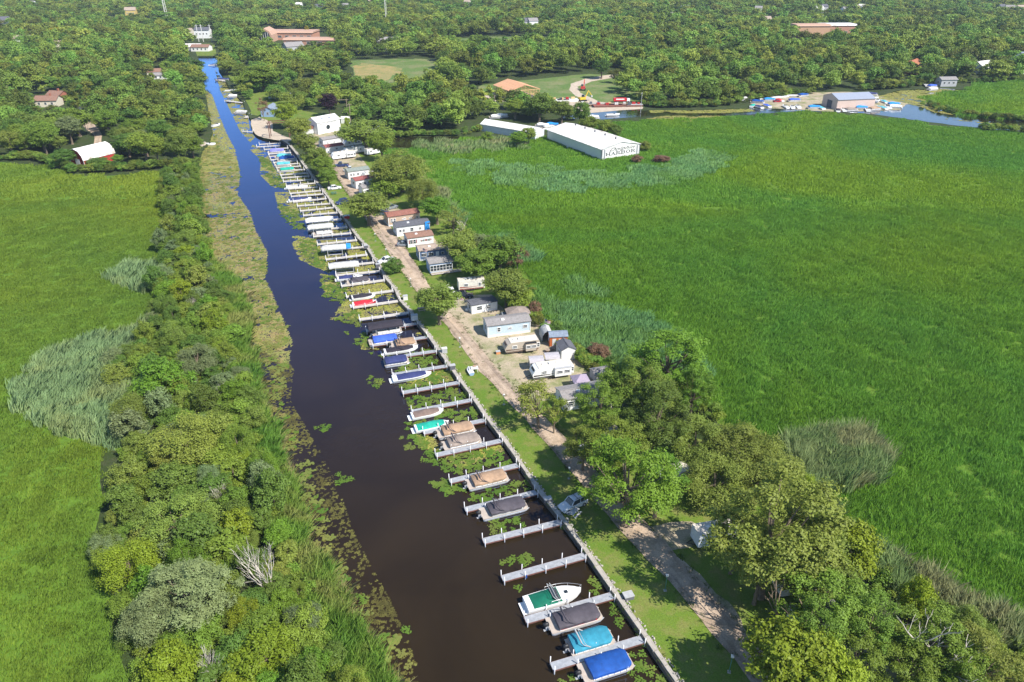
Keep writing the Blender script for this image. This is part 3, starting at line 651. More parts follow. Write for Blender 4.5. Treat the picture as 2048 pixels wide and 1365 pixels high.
for i, (x, y, h, sd, st, lab) in enumerate([(540, 1192, 10.5, 3, 3, 'tall bare white dead tree with three stems by the cattails'), (437, 1362, 6.5, 5, 3, 'bare pale branches rising at the bottom edge of the left belt'), (355, 1010 + 170, 5.5, 8, 1, 'curled bare dead branch above the silvery tree'),
                                          (445, 1012, 4.2, 9, 4, 'grey leafless bush between the belt and the cattails'), (455, 800, 4.2, 12, 4, 'twiggy pinkish leafless bush opposite the navy speedboat'), (385, 628, 4.5, 13, 4, 'greyish leafless bush above the olive tree'),
                                          (590, 1290, 3.0, 17, 4, 'pale leafless brushwood beside the cattails at the bottom'), (372, 500, 4.0, 23, 2, 'short pale snag in the upper belt')]):
    dead_tree('dead_tree', at(x, y), h, lab, sd, None, st, r=h * .0125, spread=.38 if h > 6 else .55)
# ---------------------------------------------------------------- trees right of the canal
T = [  # kind, name, centre x, top y, width px, height m, tone, label
    ('broad', 'lawn_tree', 875, 572, 92, 9.5, 'olive', 'leaning tree on the lawn beside the black boat canopy'),
    ('shrub', 'lawn_bush', 786, 516, 46, 4.2, 'dark', 'round dark bush on the lawn beside the white car'),
    ('broad', 'lane_tree', 732, 384, 92, 10.5, 'olive', 'tree with a gap in its crown over the lane above the grey canopies'),
    ('broad', 'lane_tree', 654, 336, 40, 7, 'mid', 'small tree on the canal wall by the far empty docks'),
    ('broad', 'lane_tree', 629, 292, 56, 11, 'olive', 'brownish olive tree on the wall above the small one'),
    ('broad', 'lane_tree', 645, 312, 48, 9, 'mid', 'green tree squeezed in behind the brownish olive one'),
    ('broad', 'lane_tree', 606, 262, 52, 11.5, 'olive', 'dull olive tree by the purple covered boat'),
    ('broad', 'lane_tree', 590, 232, 52, 12, 'olive', 'tree with thinning brown crown above the timber hoist'),
    ('broad', 'lane_tree', 567, 204, 54, 12, 'lime', 'yellow green tree right of the blue boathouse'),
    ('broad', 'street_tree', 728, 240, 92, 13, 'olive', 'tall open tree over the white trailers'),
    ('willow', 'street_tree', 800, 296, 105, 15, 'olive', 'huge pale green tree behind the three far mobile homes'),
    ('willow', 'street_tree', 842, 350, 60, 11, 'olive', 'pale green tree leaning right beside the huge one'),
    ('shrub', 'street_tree', 775, 345, 70, 8, 'mid', 'green crown low between the huge tree and the lane'),
    ('broad', 'yard_tree', 872, 392, 56, 9, 'bright', 'bright green tree behind the tan mobile home'),
    ('sparse', 'yard_tree', 905, 410, 56, 9, 'olive', 'thin half bare tree right of the bright green one'),
    ('broad', 'yard_tree', 917, 462, 70, 10, 'olive', 'olive tree behind the porch house with the blue walls'),
    ('broad', 'yard_tree', 950, 500, 70, 9, 'mid', 'green tree behind the white railed deck'),
    ('broad', 'yard_tree', 1000, 472, 80, 10, 'mid', 'wide tree above the striped motorhome'),
    ('sparse', 'yard_tree', 1035, 488, 46, 8, 'brown', 'thin brownish tree at the edge of the right marsh'),
    ('broad', 'yard_tree', 965, 465, 46, 8, 'grey', 'grey green tree between the porch house and the marsh'),
    ('broad', 'yard_tree', 1012, 540, 84, 9.5, 'olive', 'olive tree shading the white home with a dark roof'),
    ('shrub', 'yard_tree', 1040, 575, 52, 6, 'mid', 'low dense tree beside the gazebo'),
    ('shrub', 'marsh_bush', 1070, 600, 26, 4.5, 'brown', 'brown withered bush behind the blue mobile home'),
    ('shrub', 'marsh_bush', 1198, 688, 46, 3.5, 'brown', 'brown withered bush behind the white shed'),
    ('shrub', 'marsh_bush', 1165, 700, 40, 2.6, 'mid', 'low green shrubs between white shed and marsh'),
    ('sparse', 'lane_tree', 1078, 765, 115, 9.5, 'olive', 'open crowned tree on the lawn above the tan pontoons'),
    ('sparse', 'lane_tree', 1110, 790, 60, 8, 'mid', 'thin tree tucked against the open crowned one'),
    ('cotton', 'cottonwood_tree', 1345, 660, 160, 14, 'bright', 'tallest cottonwood rising against the right marsh'),
    ('cotton', 'cottonwood_tree', 1275, 712, 130, 13, 'mid', 'cottonwood behind the white home with a grey roof'),
    ('cotton', 'cottonwood_tree', 1205, 765, 100, 11, 'mid', 'cottonwood touching the grey roofed home'),
    ('cotton', 'cottonwood_tree', 1320, 770, 150, 13, 'dark', 'dark cottonwood in the middle of the big clump'),
    ('cotton', 'cottonwood_tree', 1235, 835, 130, 12, 'mid', 'cottonwood over the shaded lane bend'),
    ('cotton', 'cottonwood_tree', 1170, 850, 76, 9, 'olive', 'small ragged cottonwood left of the lane bend'),
    ('cotton', 'cottonwood_tree', 1395, 730, 80, 12, 'bright', 'light green cottonwood at the marsh edge'),
    ('willow', 'willow_tree', 1400, 838, 120, 9, 'olive', 'olive willow above the shaded camper'),
    ('willow', 'willow_tree', 1500, 850, 150, 9.5, 'olive', 'broad olive willow at the marsh edge beside the tan reeds'),
    ('willow', 'willow_tree', 1545, 905, 150, 9, 'olive', 'second broad olive willow below the first by the tan reeds'),
    ('willow', 'willow_tree', 1440, 920, 130, 8.5, 'olive', 'olive willow between the camper and the tan reeds'),
    ('willow', 'willow_tree', 1620, 945, 70, 8, 'lime', 'yellow green willow just below the tan reeds'),
    ('cotton', 'cottonwood_tree', 1265, 880, 195, 15.5, 'bright', 'cottonwood with its trunk showing beside the silver car'),
    ('cotton', 'cottonwood_tree', 1325, 905, 100, 12, 'bright', 'cottonwood crown joined to the one beside the silver car'),
    ('cotton', 'cottonwood_tree', 1578, 940, 232, 21, 'olive', 'largest cottonwood of all with forked grey trunk'),
    ('cotton', 'cottonwood_tree', 1490, 1000, 90, 13, 'olive', 'cottonwood spreading over the white caravan'),
    ('cotton', 'cottonwood_tree', 1650, 1060, 150, 13, 'olive', 'cottonwood behind the trunk of the largest one'),
    ('broad', 'lime_tree', 1715, 1045, 130, 12, 'lime', 'glowing yellow green tree at the edge of the right marsh'),
    ('cotton', 'cottonwood_tree', 1660, 1150, 190, 12, 'mid', 'cottonwood in the bottom right beneath the largest one'),
    ('broad', 'lime_tree', 1600, 1262, 180, 12, 'lime', 'yellow green tree at the bottom edge beside the lane'),
    ('broad', 'lime_tree', 1850, 1150, 70, 11, 'lime', 'small golden green tree behind the half dead tree'),
    ('cotton', 'cottonwood_tree', 1760, 1190, 140, 11, 'mid', 'cottonwood left of the half dead tree'),
    ('cotton', 'cottonwood_tree', 1900, 1235, 170, 10.5, 'mid', 'cottonwood right of the half dead tree'),
    ('cotton', 'cottonwood_tree', 1990, 1275, 170, 10, 'olive', 'cottonwood in the bottom right corner'),
    ('cotton', 'cottonwood_tree', 1730, 1280, 130, 9, 'mid', 'low cottonwood beside the parked things at the bottom'),
    ('willow', 'willow_tree', 1960, 1220, 90, 7, 'olive', 'olive scrub tree at the marsh edge on the far right'),
    ('cotton', 'cottonwood_tree', 1300, 735, 110, 12, 'olive', 'olive tinted cottonwood low in the tall clump beside the marsh'),
    ('willow', 'willow_tree', 1590, 985, 110, 10, 'olive', 'olive willow crown behind the top of the largest cottonwood'),
    ('cotton', 'cottonwood_tree', 1840, 1290, 130, 8, 'mid', 'low cottonwood at the foot of the half dead tree'),
    ('cotton', 'cottonwood_tree', 1950, 1330, 140, 8, 'bright', 'bright low cottonwood at the bottom right'),
    ('broad', 'lime_tree', 1680, 1300, 120, 11, 'lime', 'second yellow green tree at the bottom edge right of the first'),
    ('broad', 'street_tree', 765, 318, 52, 12, 'olive', 'tall olive tree between the street tree and the huge pale one'),
    ('broad', 'street_tree', 760, 262, 46, 12, 'mid', 'green tree left of the pond behind the white camper end'),
    ('cotton', 'cottonwood_tree', 1545, 1045, 110, 14, 'olive', 'cottonwood right of the white caravan shading the lane'),
    ('cotton', 'cottonwood_tree', 1640, 1210, 120, 12, 'mid', 'tall cottonwood behind the yellow green one at the bottom'),
    ('shrub', 'barn_bush', 1128, 268 - 2, 0, 0, 'mid', None),
    ('broad', 'barn_tree', 1037, 262, 40, 7, 'bright', 'bright bush in front of the far white shed'),
    ('broad', 'barn_tree', 1058, 252, 30, 8, 'olive', 'thin tree hiding the gable of the far white shed'),
    ('shrub', 'barn_tree', 975, 262, 26, 5, 'mid', 'low bush in front of the far end of the white shed'),
    ('broad', 'barn_tree', 1213, 238, 42, 9, 'mid', 'tree behind the painted barn roof'),
    ('broad', 'barn_tree', 1180, 232, 44, 9, 'mid', 'middle tree of three behind the painted barn roof'),
    ('broad', 'barn_tree', 1232, 246, 28, 8, 'dark', 'dark narrow tree at the end of the row behind the painted barn'),
    ('broad', 'barn_tree', 1165, 198, 36, 14, 'mid', 'tall slim tree behind the far end of the painted barn'),
    ('broad', 'barn_tree', 1125, 200, 50, 11, 'olive', 'yellowish tree between the two white sheds and the work yard'),
    ('broad', 'barn_tree', 1080, 188, 62, 13, 'dark', 'dark broad tree before the timber frame building'),
    ('broad', 'barn_tree', 1030, 196, 44, 10, 'mid', 'tree before the left corner of the timber frame building'),
    ('shrub', 'marsh_bush', 1275, 310, 26, 3.2, 'brown', 'brown bush at the foot of the barn lettering'),
    ('shrub', 'marsh_bush', 1290, 282, 26, 4.5, 'olive', 'olive and brown bush right of the painted barn'),
    ('shrub', 'marsh_bush', 1324, 310, 36, 3.0, 'brown', 'lone brown bush out in the marsh right of the barn'),
    ('broad', 'hedge_tree', 693, 232, 12, 7, 'lime', 'slim yellow green tree beside the big white building'),
    ('broad', 'copper_tree', 655, 184, 38, 12, 'purple', 'dark purple tree above the big white building'),
    ('broad', 'copper_tree', 1594, 72, 40, 13, 'purple', 'first of two dark purple trees below the long brick school'),
    ('broad', 'copper_tree', 1618, 66, 34, 12, 'purple', 'second dark purple tree close to the brick school wall'),
    ('sparse', 'bare_spruce', 521, 195, 26, 11, 'brown', 'bare grey brown conifer beside the blue boathouse'),
    ('broad', 'golden_tree', 107, 52, 34, 13, 'yellow', 'golden yellow tree in the far upper left wood'),
    ('broad', 'golden_tree', 612, 50, 10, 11, 'yellow', 'thin bright yellow treetop above the brown roofed school'),
    ('broad', 'track_tree', 1205, 118, 38, 12, 'dark', 'round dark tree beside the curving track'),
    ('broad', 'canal_tree', 520, 128, 78, 15, 'mid', 'big round willow on the right bank above the lawn'),
    ('broad', 'canal_tree', 450, 118, 46, 10, 'olive', 'olive tree near the far end of the canal'),
    ('broad', 'shore_tree', 660, 205, 0, 0, 'mid', None),
]
for k, nm, cx, ty, wpx, h, tone, lab in T:
    if not lab: continue
    b = base_for_top(cx, ty, h); _, by = proj(b.x, b.y)
    plant(k, nm, b, h, wpx / pxm(by) * (1.18 if k == 'cotton' else 1.3 if nm in ('yard_tree', 'street_tree') else 1.1), tone, lab, 'bush' if 'bush' in nm else 'tree', 'trees around the harbour lane' if nm in ('lane_tree', 'yard_tree', 'cottonwood_tree', 'willow_tree', 'street_tree') else None)
dead_tree('half_dead_tree', at(1812, 1362), 13.0, 'half dead tree with long bare pale limbs at the bottom right', 31, depth=4, r=.3, lean=.15, spread=.8)
dead_tree('bare_limbs', at(1530, 1290), 13.5, 'forked grey limbs showing through the largest cottonwood', 33, depth=3, r=.30, lean=.25, spread=.7, mat=M_BARK)
dead_tree('dead_tree', at(925, 470), 8.0, 'pale bare tree among the trees by the bright green one', 37, depth=3, lean=.4)
dead_tree('dead_tree', at(1228, 880), 9.0, 'thin bare twigs above the lane bend', 41, depth=3)
# ---------------------------------------------------------------- woodland
FOREST = [(-400, -200), (2500, -200), (2500, 160), (2048, 160), (1960, 166), (1900, 164), (1820, 172), (1760, 180), (1700, 180), (1620, 184), (1560, 190), (1500, 198), (1440, 212), (1370, 214), (1310, 214), (1285, 205), (1236, 190), (1225, 165), (1262, 150), (1250, 138),
          (1200, 138), (1150, 148), (1080, 152), (1000, 158), (950, 176), (930, 196), (950, 206), (1000, 208), (1060, 214), (1110, 216), (1150, 232), (1160, 250), (1110, 245), (1070, 240), (960, 232), (930, 262), (900, 272), (820, 272), (770, 276), (765, 264), (715, 254), (700, 234), (650, 222),
          (600, 228), (582, 222), (560, 206), (522, 194), (496, 204), (486, 190), (475, 165), (455, 150), (442, 120), (440, 100), (395, 98), (393, 130), (400, 170), (405, 215), (412, 250), (405, 290), (385, 335), (330, 332), (240, 340), (150, 345), (60, 315), (0, 318), (-400, 322)]
HOLES = [[(700, 122), (790, 116), (870, 117), (885, 136), (860, 155), (790, 168), (735, 168), (705, 150)], [(915, 76), (1000, 72), (1090, 76), (1100, 86), (1000, 92), (880, 84)],
         [(372, 66), (436, 66), (446, 112), (380, 114)], [(492, 62), (560, 58), (660, 66), (665, 98), (580, 98), (490, 80)], [(1588, 62), (1690, 56), (1700, 72), (1650, 84), (1585, 84)],
         [(150, 232), (182, 232), (215, 270), (210, 300), (235, 290), (245, 320), (150, 335), (155, 290), (165, 270)], [(68, 196), (130, 188), (140, 215), (100, 232), (70, 225)], [(515, 218), (570, 205), (560, 250), (510, 240)],
         [(1810, 118), (1835, 118), (1835, 146), (1815, 150)], [(300, 130), (330, 130), (335, 162), (300, 160)], [(560, 92), (604, 92), (604, 115), (560, 112)], [(385, 280), (415, 280), (412, 300), (385, 298)],
         [(255, 20), (270, 16), (276, 36), (250, 38)], [(610, 225), (690, 225), (700, 262), (610, 270)], [(735, 250), (775, 245), (780, 282), (735, 280)], [(0, 268), (14, 262), (14, 310), (0, 312)], [(760, 84), (830, 84), (830, 104), (760, 104)]]
rsf = np.random.RandomState(5); PX, PY = [], []
for (y0, y1, st) in ((120, 420, 8.5), (420, 800, 10.8), (800, 1900, 14.0)):
    X, Y = jitter_grid(-1350, 1350, y0, y1, st, rsf); k = in_frame(X, Y, 120); X, Y = X[k], Y[k]; px, py = proj_np(X, Y); k = inside_np(FOREST, px, py)
    for h_ in HOLES: k &= ~inside_np(h_, px, py)
    # keep crowns off the meadows, water and roofs behind them
    PX.append(X[k]); PY.append(Y[k])
X = np.concatenate(PX); Y = np.concatenate(PY); relief = nz(X, Y, 0.012, 1.0) * 0.5 + nz(X, Y, 0.004, 7.0) * .6
H = 11.5 + relief * 7.0 + rsf.uniform(-3.5, 4.0, len(X)); H = np.clip(H, 5.5, 19)
px, py = proj_np(X, Y)
low = inside_np([(0, 270), (400, 260), (400, 350), (0, 350)], px, py); H = np.where(low, np.minimum(H, 13), H)
for z_, hm in (([(55, 200), (150, 200), (150, 255), (55, 255)], 4.5), ([(145, 300), (250, 300), (250, 352), (145, 352)], 3.5), ([(360, 96), (455, 96), (455, 128), (360, 128)], 5), ([(485, 88), (672, 88), (672, 122), (485, 122)], 6.5), ([(695, 158), (890, 140), (890, 188), (700, 190)], 5),
              ([(875, 86), (1105, 84), (1105, 100), (875, 104)], 6), ([(245, 34), (285, 34), (285, 56), (245, 56)], 6), ([(295, 158), (340, 158), (340, 190), (295, 190)], 5), ([(1580, 80), (1705, 76), (1705, 98), (1580, 104)], 5.5), ([(1800, 142), (1845, 142), (1845, 172), (1800, 172)], 5), ([(1940, 138), (1985, 138), (1985, 168), (1940, 168)], 5),
              ([(1105, 210), (1290, 204), (1290, 250), (1105, 250)], 5), ([(0, 62), (24, 62), (24, 84), (0, 84)], 6), ([(570, 190), (625, 190), (625, 250), (520, 250)], 6)):
    H = np.where(inside_np(z_, px, py), np.minimum(H, hm + rsf.uniform(-1, 1.2, len(H))), H)
W = (H * .55 + 5.2) * rsf.uniform(.75, 1.35, len(X)) * np.where(Y > 420, 1.12, 1.0) * np.where(Y > 800, 1.15, 1)
order = np.argsort(Y); NEAR = 60

TN2 = ['mid', 'dark', 'olive', 'grey']
def wood_zone(u, v):
    if u < 60: return 'in the wood at the very left edge behind the meadow'
    if u < 150: return 'in the wood halfway between left edge and red barn'
    if u < 210: return 'in the wood just left of the red barn'
    if u < 280: return 'in the wood just right of the red barn'
    if u < 350: return 'in the wood between red barn and patio'
    if u < 430: return 'in the wood beside the patio on the left bank'
    if u < 700: return 'among the houses right of the far canal'
    if u < 960: return 'in the trees behind the brown pond'
    return 'in the trees around the white storage sheds'
for j in order[:NEAR]:
    tone = r_.choices(TN2, [40, 30, 24, 6])[0]; u, v = px[j], py[j]
    plant('broad', 'broadleaf_tree', (X[j], Y[j], 0), float(H[j]), float(W[j]), tone, '%s %s broadleaf tree %s' % ('tall' if H[j] > 11 else 'low', TN[tone], wood_zone(u, v)), 'tree', 'broadleaf trees along the near wood edge')
rest = order[NEAR:]
FP = []
for i in range(7):
    cm, C, RR = crown('wood_crown', 700 + i, M_FOREST, 10, 5.0, 0.10, nlobes=24, nleaf=2800, size=0.62, lobe_r=(.20, .38)); FP.append(cm)
for i in range(3):
    cm, C, RR = crown('wood_crown', 740 + i, M_FOREST, 12, 2.6, 0.05, nlobes=20, nleaf=2200, size=0.55, lobe_r=(.22, .4)); FP.append(cm)
for i in range(3):
    cm, C, RR = crown('wood_crown', 720 + i, M_FOREST, 10, 5.0, 0.10, nlobes=14, nleaf=900, size=1.0, lobe_r=(.26, .45)); FP.append(cm)
nr = len(rest); far = Y[rest] > 620; idx = np.where(far & (rsf.rand(nr) < .6), rsf.randint(10, 13, nr), np.where(rsf.rand(nr) < .1, rsf.randint(7, 10, nr), rsf.randint(0, 7, nr)))
z0 = np.zeros(nr); scatter('woodland', np.stack([X[rest], Y[rest], z0], 1), FP, np.stack([z0, z0, rsf.uniform(0, 6.28, nr)], 1), np.stack([W[rest] / 10, W[rest] / 10, H[rest] / 10], 1), idx, 'continuous green summer woodland reaching to the top of the picture', 'woodland')
print('forest', nr)
# low undergrowth below the wood edges
def edge_scrub(name, line, n, spread, h, label, seed):
    q = random.Random(seed); P = []
    pts = [at(*p) for p in line]
    for _ in range(n):
        i = q.randrange(len(pts) - 1); a = pts[i].lerp(pts[i + 1], q.random()); P.append((a.x + q.gauss(0, spread), a.y + abs(q.gauss(0, spread)), 0))
    n_ = len(P); s = np.array([q.uniform(*h) for _ in range(n_)]) / 10
    scatter(name, P, FP[:4], np.array([[0, 0, q.uniform(0, 6.28)] for _ in range(n_)]), np.stack([s * 1.4, s * 1.4, s], 1), np.array([q.randrange(4) for _ in range(n_)]), label, 'undergrowth')
edge_scrub('undergrowth', [(1285, 208), (1310, 216), (1370, 216), (1440, 214), (1500, 202), (1560, 194), (1620, 188)], 120, 2.0, (2, 4.5), 'low bushes along the wood edge left of the boatyard', 1)
edge_scrub('undergrowth', [(1720, 182), (1790, 178), (1830, 172), (1900, 168), (2048, 164)], 90, 2.0, (2, 4.5), 'low bushes along the wood edge right of the boatyard', 2)
edge_scrub('undergrowth', [(0, 322), (60, 320), (150, 348), (240, 345), (330, 336), (392, 338)], 110, 1.5, (2, 4.0), 'low bushes along the wood edge below the red barn', 3)
edge_scrub('undergrowth', [(770, 276), (860, 274), (920, 272), (960, 262)], 40, 1.2, (1.5, 3.2), 'low bushes along the far edge of the pond', 4)
edge_scrub('undergrowth', [(1860, 212), (1900, 228), (1990, 238), (2060, 243)], 70, 2.0, (1.5, 3.2), 'dark scrub along the far side of the creek', 6)
edge_scrub('undergrowth', [(1980, 262), (2020, 266), (2070, 268)], 26, 3.0, (2, 4), 'scrub on the near side of the creek at the right edge', 7)
edge_scrub('undergrowth', [(905, 455), (960, 510), (1030, 560), (1060, 630), (1130, 700), (1200, 745)], 110, 1.2, (1.0, 2.6), 'weeds and low bushes between the homes and the right marsh', 8)
# belt undergrowth
X, Y = jitter_grid(-190, 0, 12, 330, 2.2, np.random.RandomState(9)); px, py = proj_np(X, Y); kk = inside_np(BELT, px, py) & in_frame(X, Y, 90); X, Y = X[kk], Y[kk]; n_ = len(X); s = rsf.uniform(.14, .26, n_)
UB = [crown('brush', 760 + i, LEAF['mid'], 10, 6.0, 0.0, nlobes=9, nleaf=900, size=1.0)[0] for i in range(3)]
scatter('undergrowth', np.stack([X, Y, X * 0], 1), UB, np.stack([X * 0, X * 0, rsf.uniform(0, 6.28, n_)], 1), np.stack([s, s, s], 1), rsf.randint(0, 3, n_), 'low green undergrowth filling the left bank belt', 'undergrowth')
X, Y = jitter_grid(30, 110, 14, 120, 2.4, np.random.RandomState(19)); px, py = proj_np(X, Y)
kk = inside_np([(1235, 790), (1400, 740), (1440, 850), (1560, 900), (1640, 1010), (1680, 1080), (1800, 1150), (1950, 1220), (2100, 1310), (2100, 1420), (1900, 1400), (1830, 1290), (1700, 1130), (1590, 1000), (1480, 900), (1380, 840)], px, py); X, Y = X[kk], Y[kk]; n_ = len(X); s = rsf.uniform(.12, .28, n_)
scatter('undergrowth', np.stack([X, Y, X * 0], 1), UB, np.stack([X * 0, X * 0, rsf.uniform(0, 6.28, n_)], 1), np.stack([s, s, s], 1), rsf.randint(0, 3, n_), 'low green undergrowth under the right hand cottonwoods', 'undergrowth')
# ================================================================ DOCKS, WALL, BOATS
M_DECK = pm('grey dock decking', (0.33, 0.34, 0.36), 0.7, var=0.22, scale=1.6, stripes=('x', 0.3, 0.02), streak=((0.20, 0.18, 0.16), .8, .58))
M_DECKW = pm('bleached dock decking', (0.50, 0.46, 0.41), 0.8, var=0.22, scale=1.5, streak=((0.28, 0.24, 0.20), .8, .58))
M_BEAM = pm('rusty dock frame', (0.16, 0.07, 0.05), 0.7, var=0.3)
M_POST = pm('white dock post', (0.74, 0.72, 0.72), 0.5, var=0.1)
M_CONC = pm('weathered concrete', (0.40, 0.36, 0.31), 0.9, var=0.3, scale=1.2, bmp=0.03)
M_WALLF = pm('dark sheet piling', (0.11, 0.095, 0.075), 0.8, var=0.4, scale=1.0)
M_WHITE = pm('white gelcoat', (0.80, 0.79, 0.77), 0.25, var=0.04)
M_OFFW = pm('off white painted metal', (0.66, 0.64, 0.60), 0.4, var=0.08)
M_GREYW = pm('grey metal', (0.42, 0.42, 0.42), 0.45, var=0.12)
M_ALU = pm('brushed aluminium', (0.55, 0.55, 0.56), 0.35, metal=0.5, var=0.1)
M_BLACK = pm('black rubber', (0.02, 0.02, 0.022), 0.5, var=0.2)
M_GLASS = glass_mat()
M_RED = pm('red paint', (0.42, 0.02, 0.02), 0.35, var=0.1)
def cover_mat(name, col): return pm(name, col, 0.8, var=0.2, scale=1.3, bmp=0.07, streak=(sc3(col, 0.55), 0.9, 0.60))
CV = {'royal': cover_mat('royal blue canvas', (0.008, 0.070, 0.30)), 'teal': cover_mat('faded turquoise canvas', (0.03, 0.24, 0.34)), 'char': cover_mat('charcoal canvas', (0.075, 0.065, 0.078)),
      'tan': cover_mat('tan canvas', (0.36, 0.235, 0.15)), 'taupe': cover_mat('taupe canvas', (0.27, 0.215, 0.18)), 'green': cover_mat('green canvas', (0.0, 0.13, 0.075)),
      'jade': cover_mat('jade canvas', (0.01, 0.36, 0.26)), 'navy': cover_mat('navy canvas', (0.035, 0.045, 0.14)), 'black': cover_mat('black canvas', (0.030, 0.025, 0.035)),
      'red': cover_mat('bright red canvas', (0.62, 0.02, 0.035)), 'blue': cover_mat('cobalt blue canvas', (0.05, 0.12, 0.55)), 'brown': cover_mat('brown canvas', (0.20, 0.14, 0.115)),
      'grey': cover_mat('light grey canvas', (0.50, 0.49, 0.46)), 'purple': cover_mat('violet blue canvas', (0.20, 0.20, 0.62)), 'aqua': cover_mat('aqua canvas', (0.10, 0.42, 0.50)),
      'white': cover_mat('white shrink wrap', (0.76, 0.75, 0.72)), 'sky': cover_mat('bright sky blue tarp', (0.02, 0.24, 0.62))}
# ---- canal wall: cap blocks one by one, piling face as one
wall = empty('seawall', wall_line[0], 0, 'long pale concrete and stone wall along the right bank of the canal', 'seawall')
wall.location = (0, 0, 0)
mf = MB(); ms = MB()
pts = [(p.x, p.y) for p in wall_line]; acc = []
for i in range(len(pts) - 1):
    (x0, y0), (x1, y1) = pts[i], pts[i + 1]; L = math.hypot(x1 - x0, y1 - y0); n = max(1, round(L / 2.4)); nx, ny = (y1 - y0) / L, -(x1 - x0) / L
    if nx < 0: nx, ny = -nx, -ny
    rz = math.atan2(y1 - y0, x1 - x0)
    mf.box(((x0 + x1) / 2 - nx * .06, (y0 + y1) / 2 - ny * .06, -0.55), (L + .05, .12, 1.05), rz)
    for k in range(n):
        t = (k + .5) / n; acc.append((x0 + (x1 - x0) * t + nx * .30, y0 + (y1 - y0) * t + ny * .30, L / n, rz))
me_blk = cached('capblk', lambda: MB().box((0, 0, 0), (1, 1, 1), taper=.97).mesh('cap_block', M_CONC))
for q, (x, y, L, rz) in enumerate(acc[:300]):
    o = link_mesh('cap_block', me_blk, wall, (x, y, random.uniform(.05, .10)), rz + random.uniform(-.02, .02), scale=(L - .06, random.uniform(.55, .8), .24))
mf.build('piling_face', M_WALLF, wall)
# loose stones dumped behind the cap
def rock_mesh(seed):
    q = random.Random(seed); m = MB(); rings = []
    for z, r in ((-.5, .55), (-.1, .95), (.25, .8), (.5, .35)):
        rings.append([(math.cos(a) * r * q.uniform(.75, 1.15), math.sin(a) * r * q.uniform(.75, 1.15), z + q.uniform(-.1, .1)) for a in [i * 1.047 for i in range(6)]])
    m.loft(rings); return m.mesh('stone', M_CONC)
SP = []; q = random.Random(4)
for i in range(len(pts) - 1):
    (x0, y0), (x1, y1) = pts[i], pts[i + 1]; L = math.hypot(x1 - x0, y1 - y0)
    for k in range(int(L * 4)):
        t = q.random(); SP.append((x0 + (x1 - x0) * t + q.uniform(.5, 1.15), y0 + (y1 - y0) * t, q.uniform(.02, .1)))
SP = [p for p in SP if p[1] < 330]; n_ = len(SP); s = rs.uniform(.08, .24, n_)
scatter('wall_stones', SP, [rock_mesh(i) for i in range(4)], rs.uniform(0, 6, (n_, 3)) * np.array([.3, .3, 1]), np.stack([s, s, s], 1), rs.randint(0, 4, n_), 'pale rubble stones spilled along the top of the canal wall', 'stones')

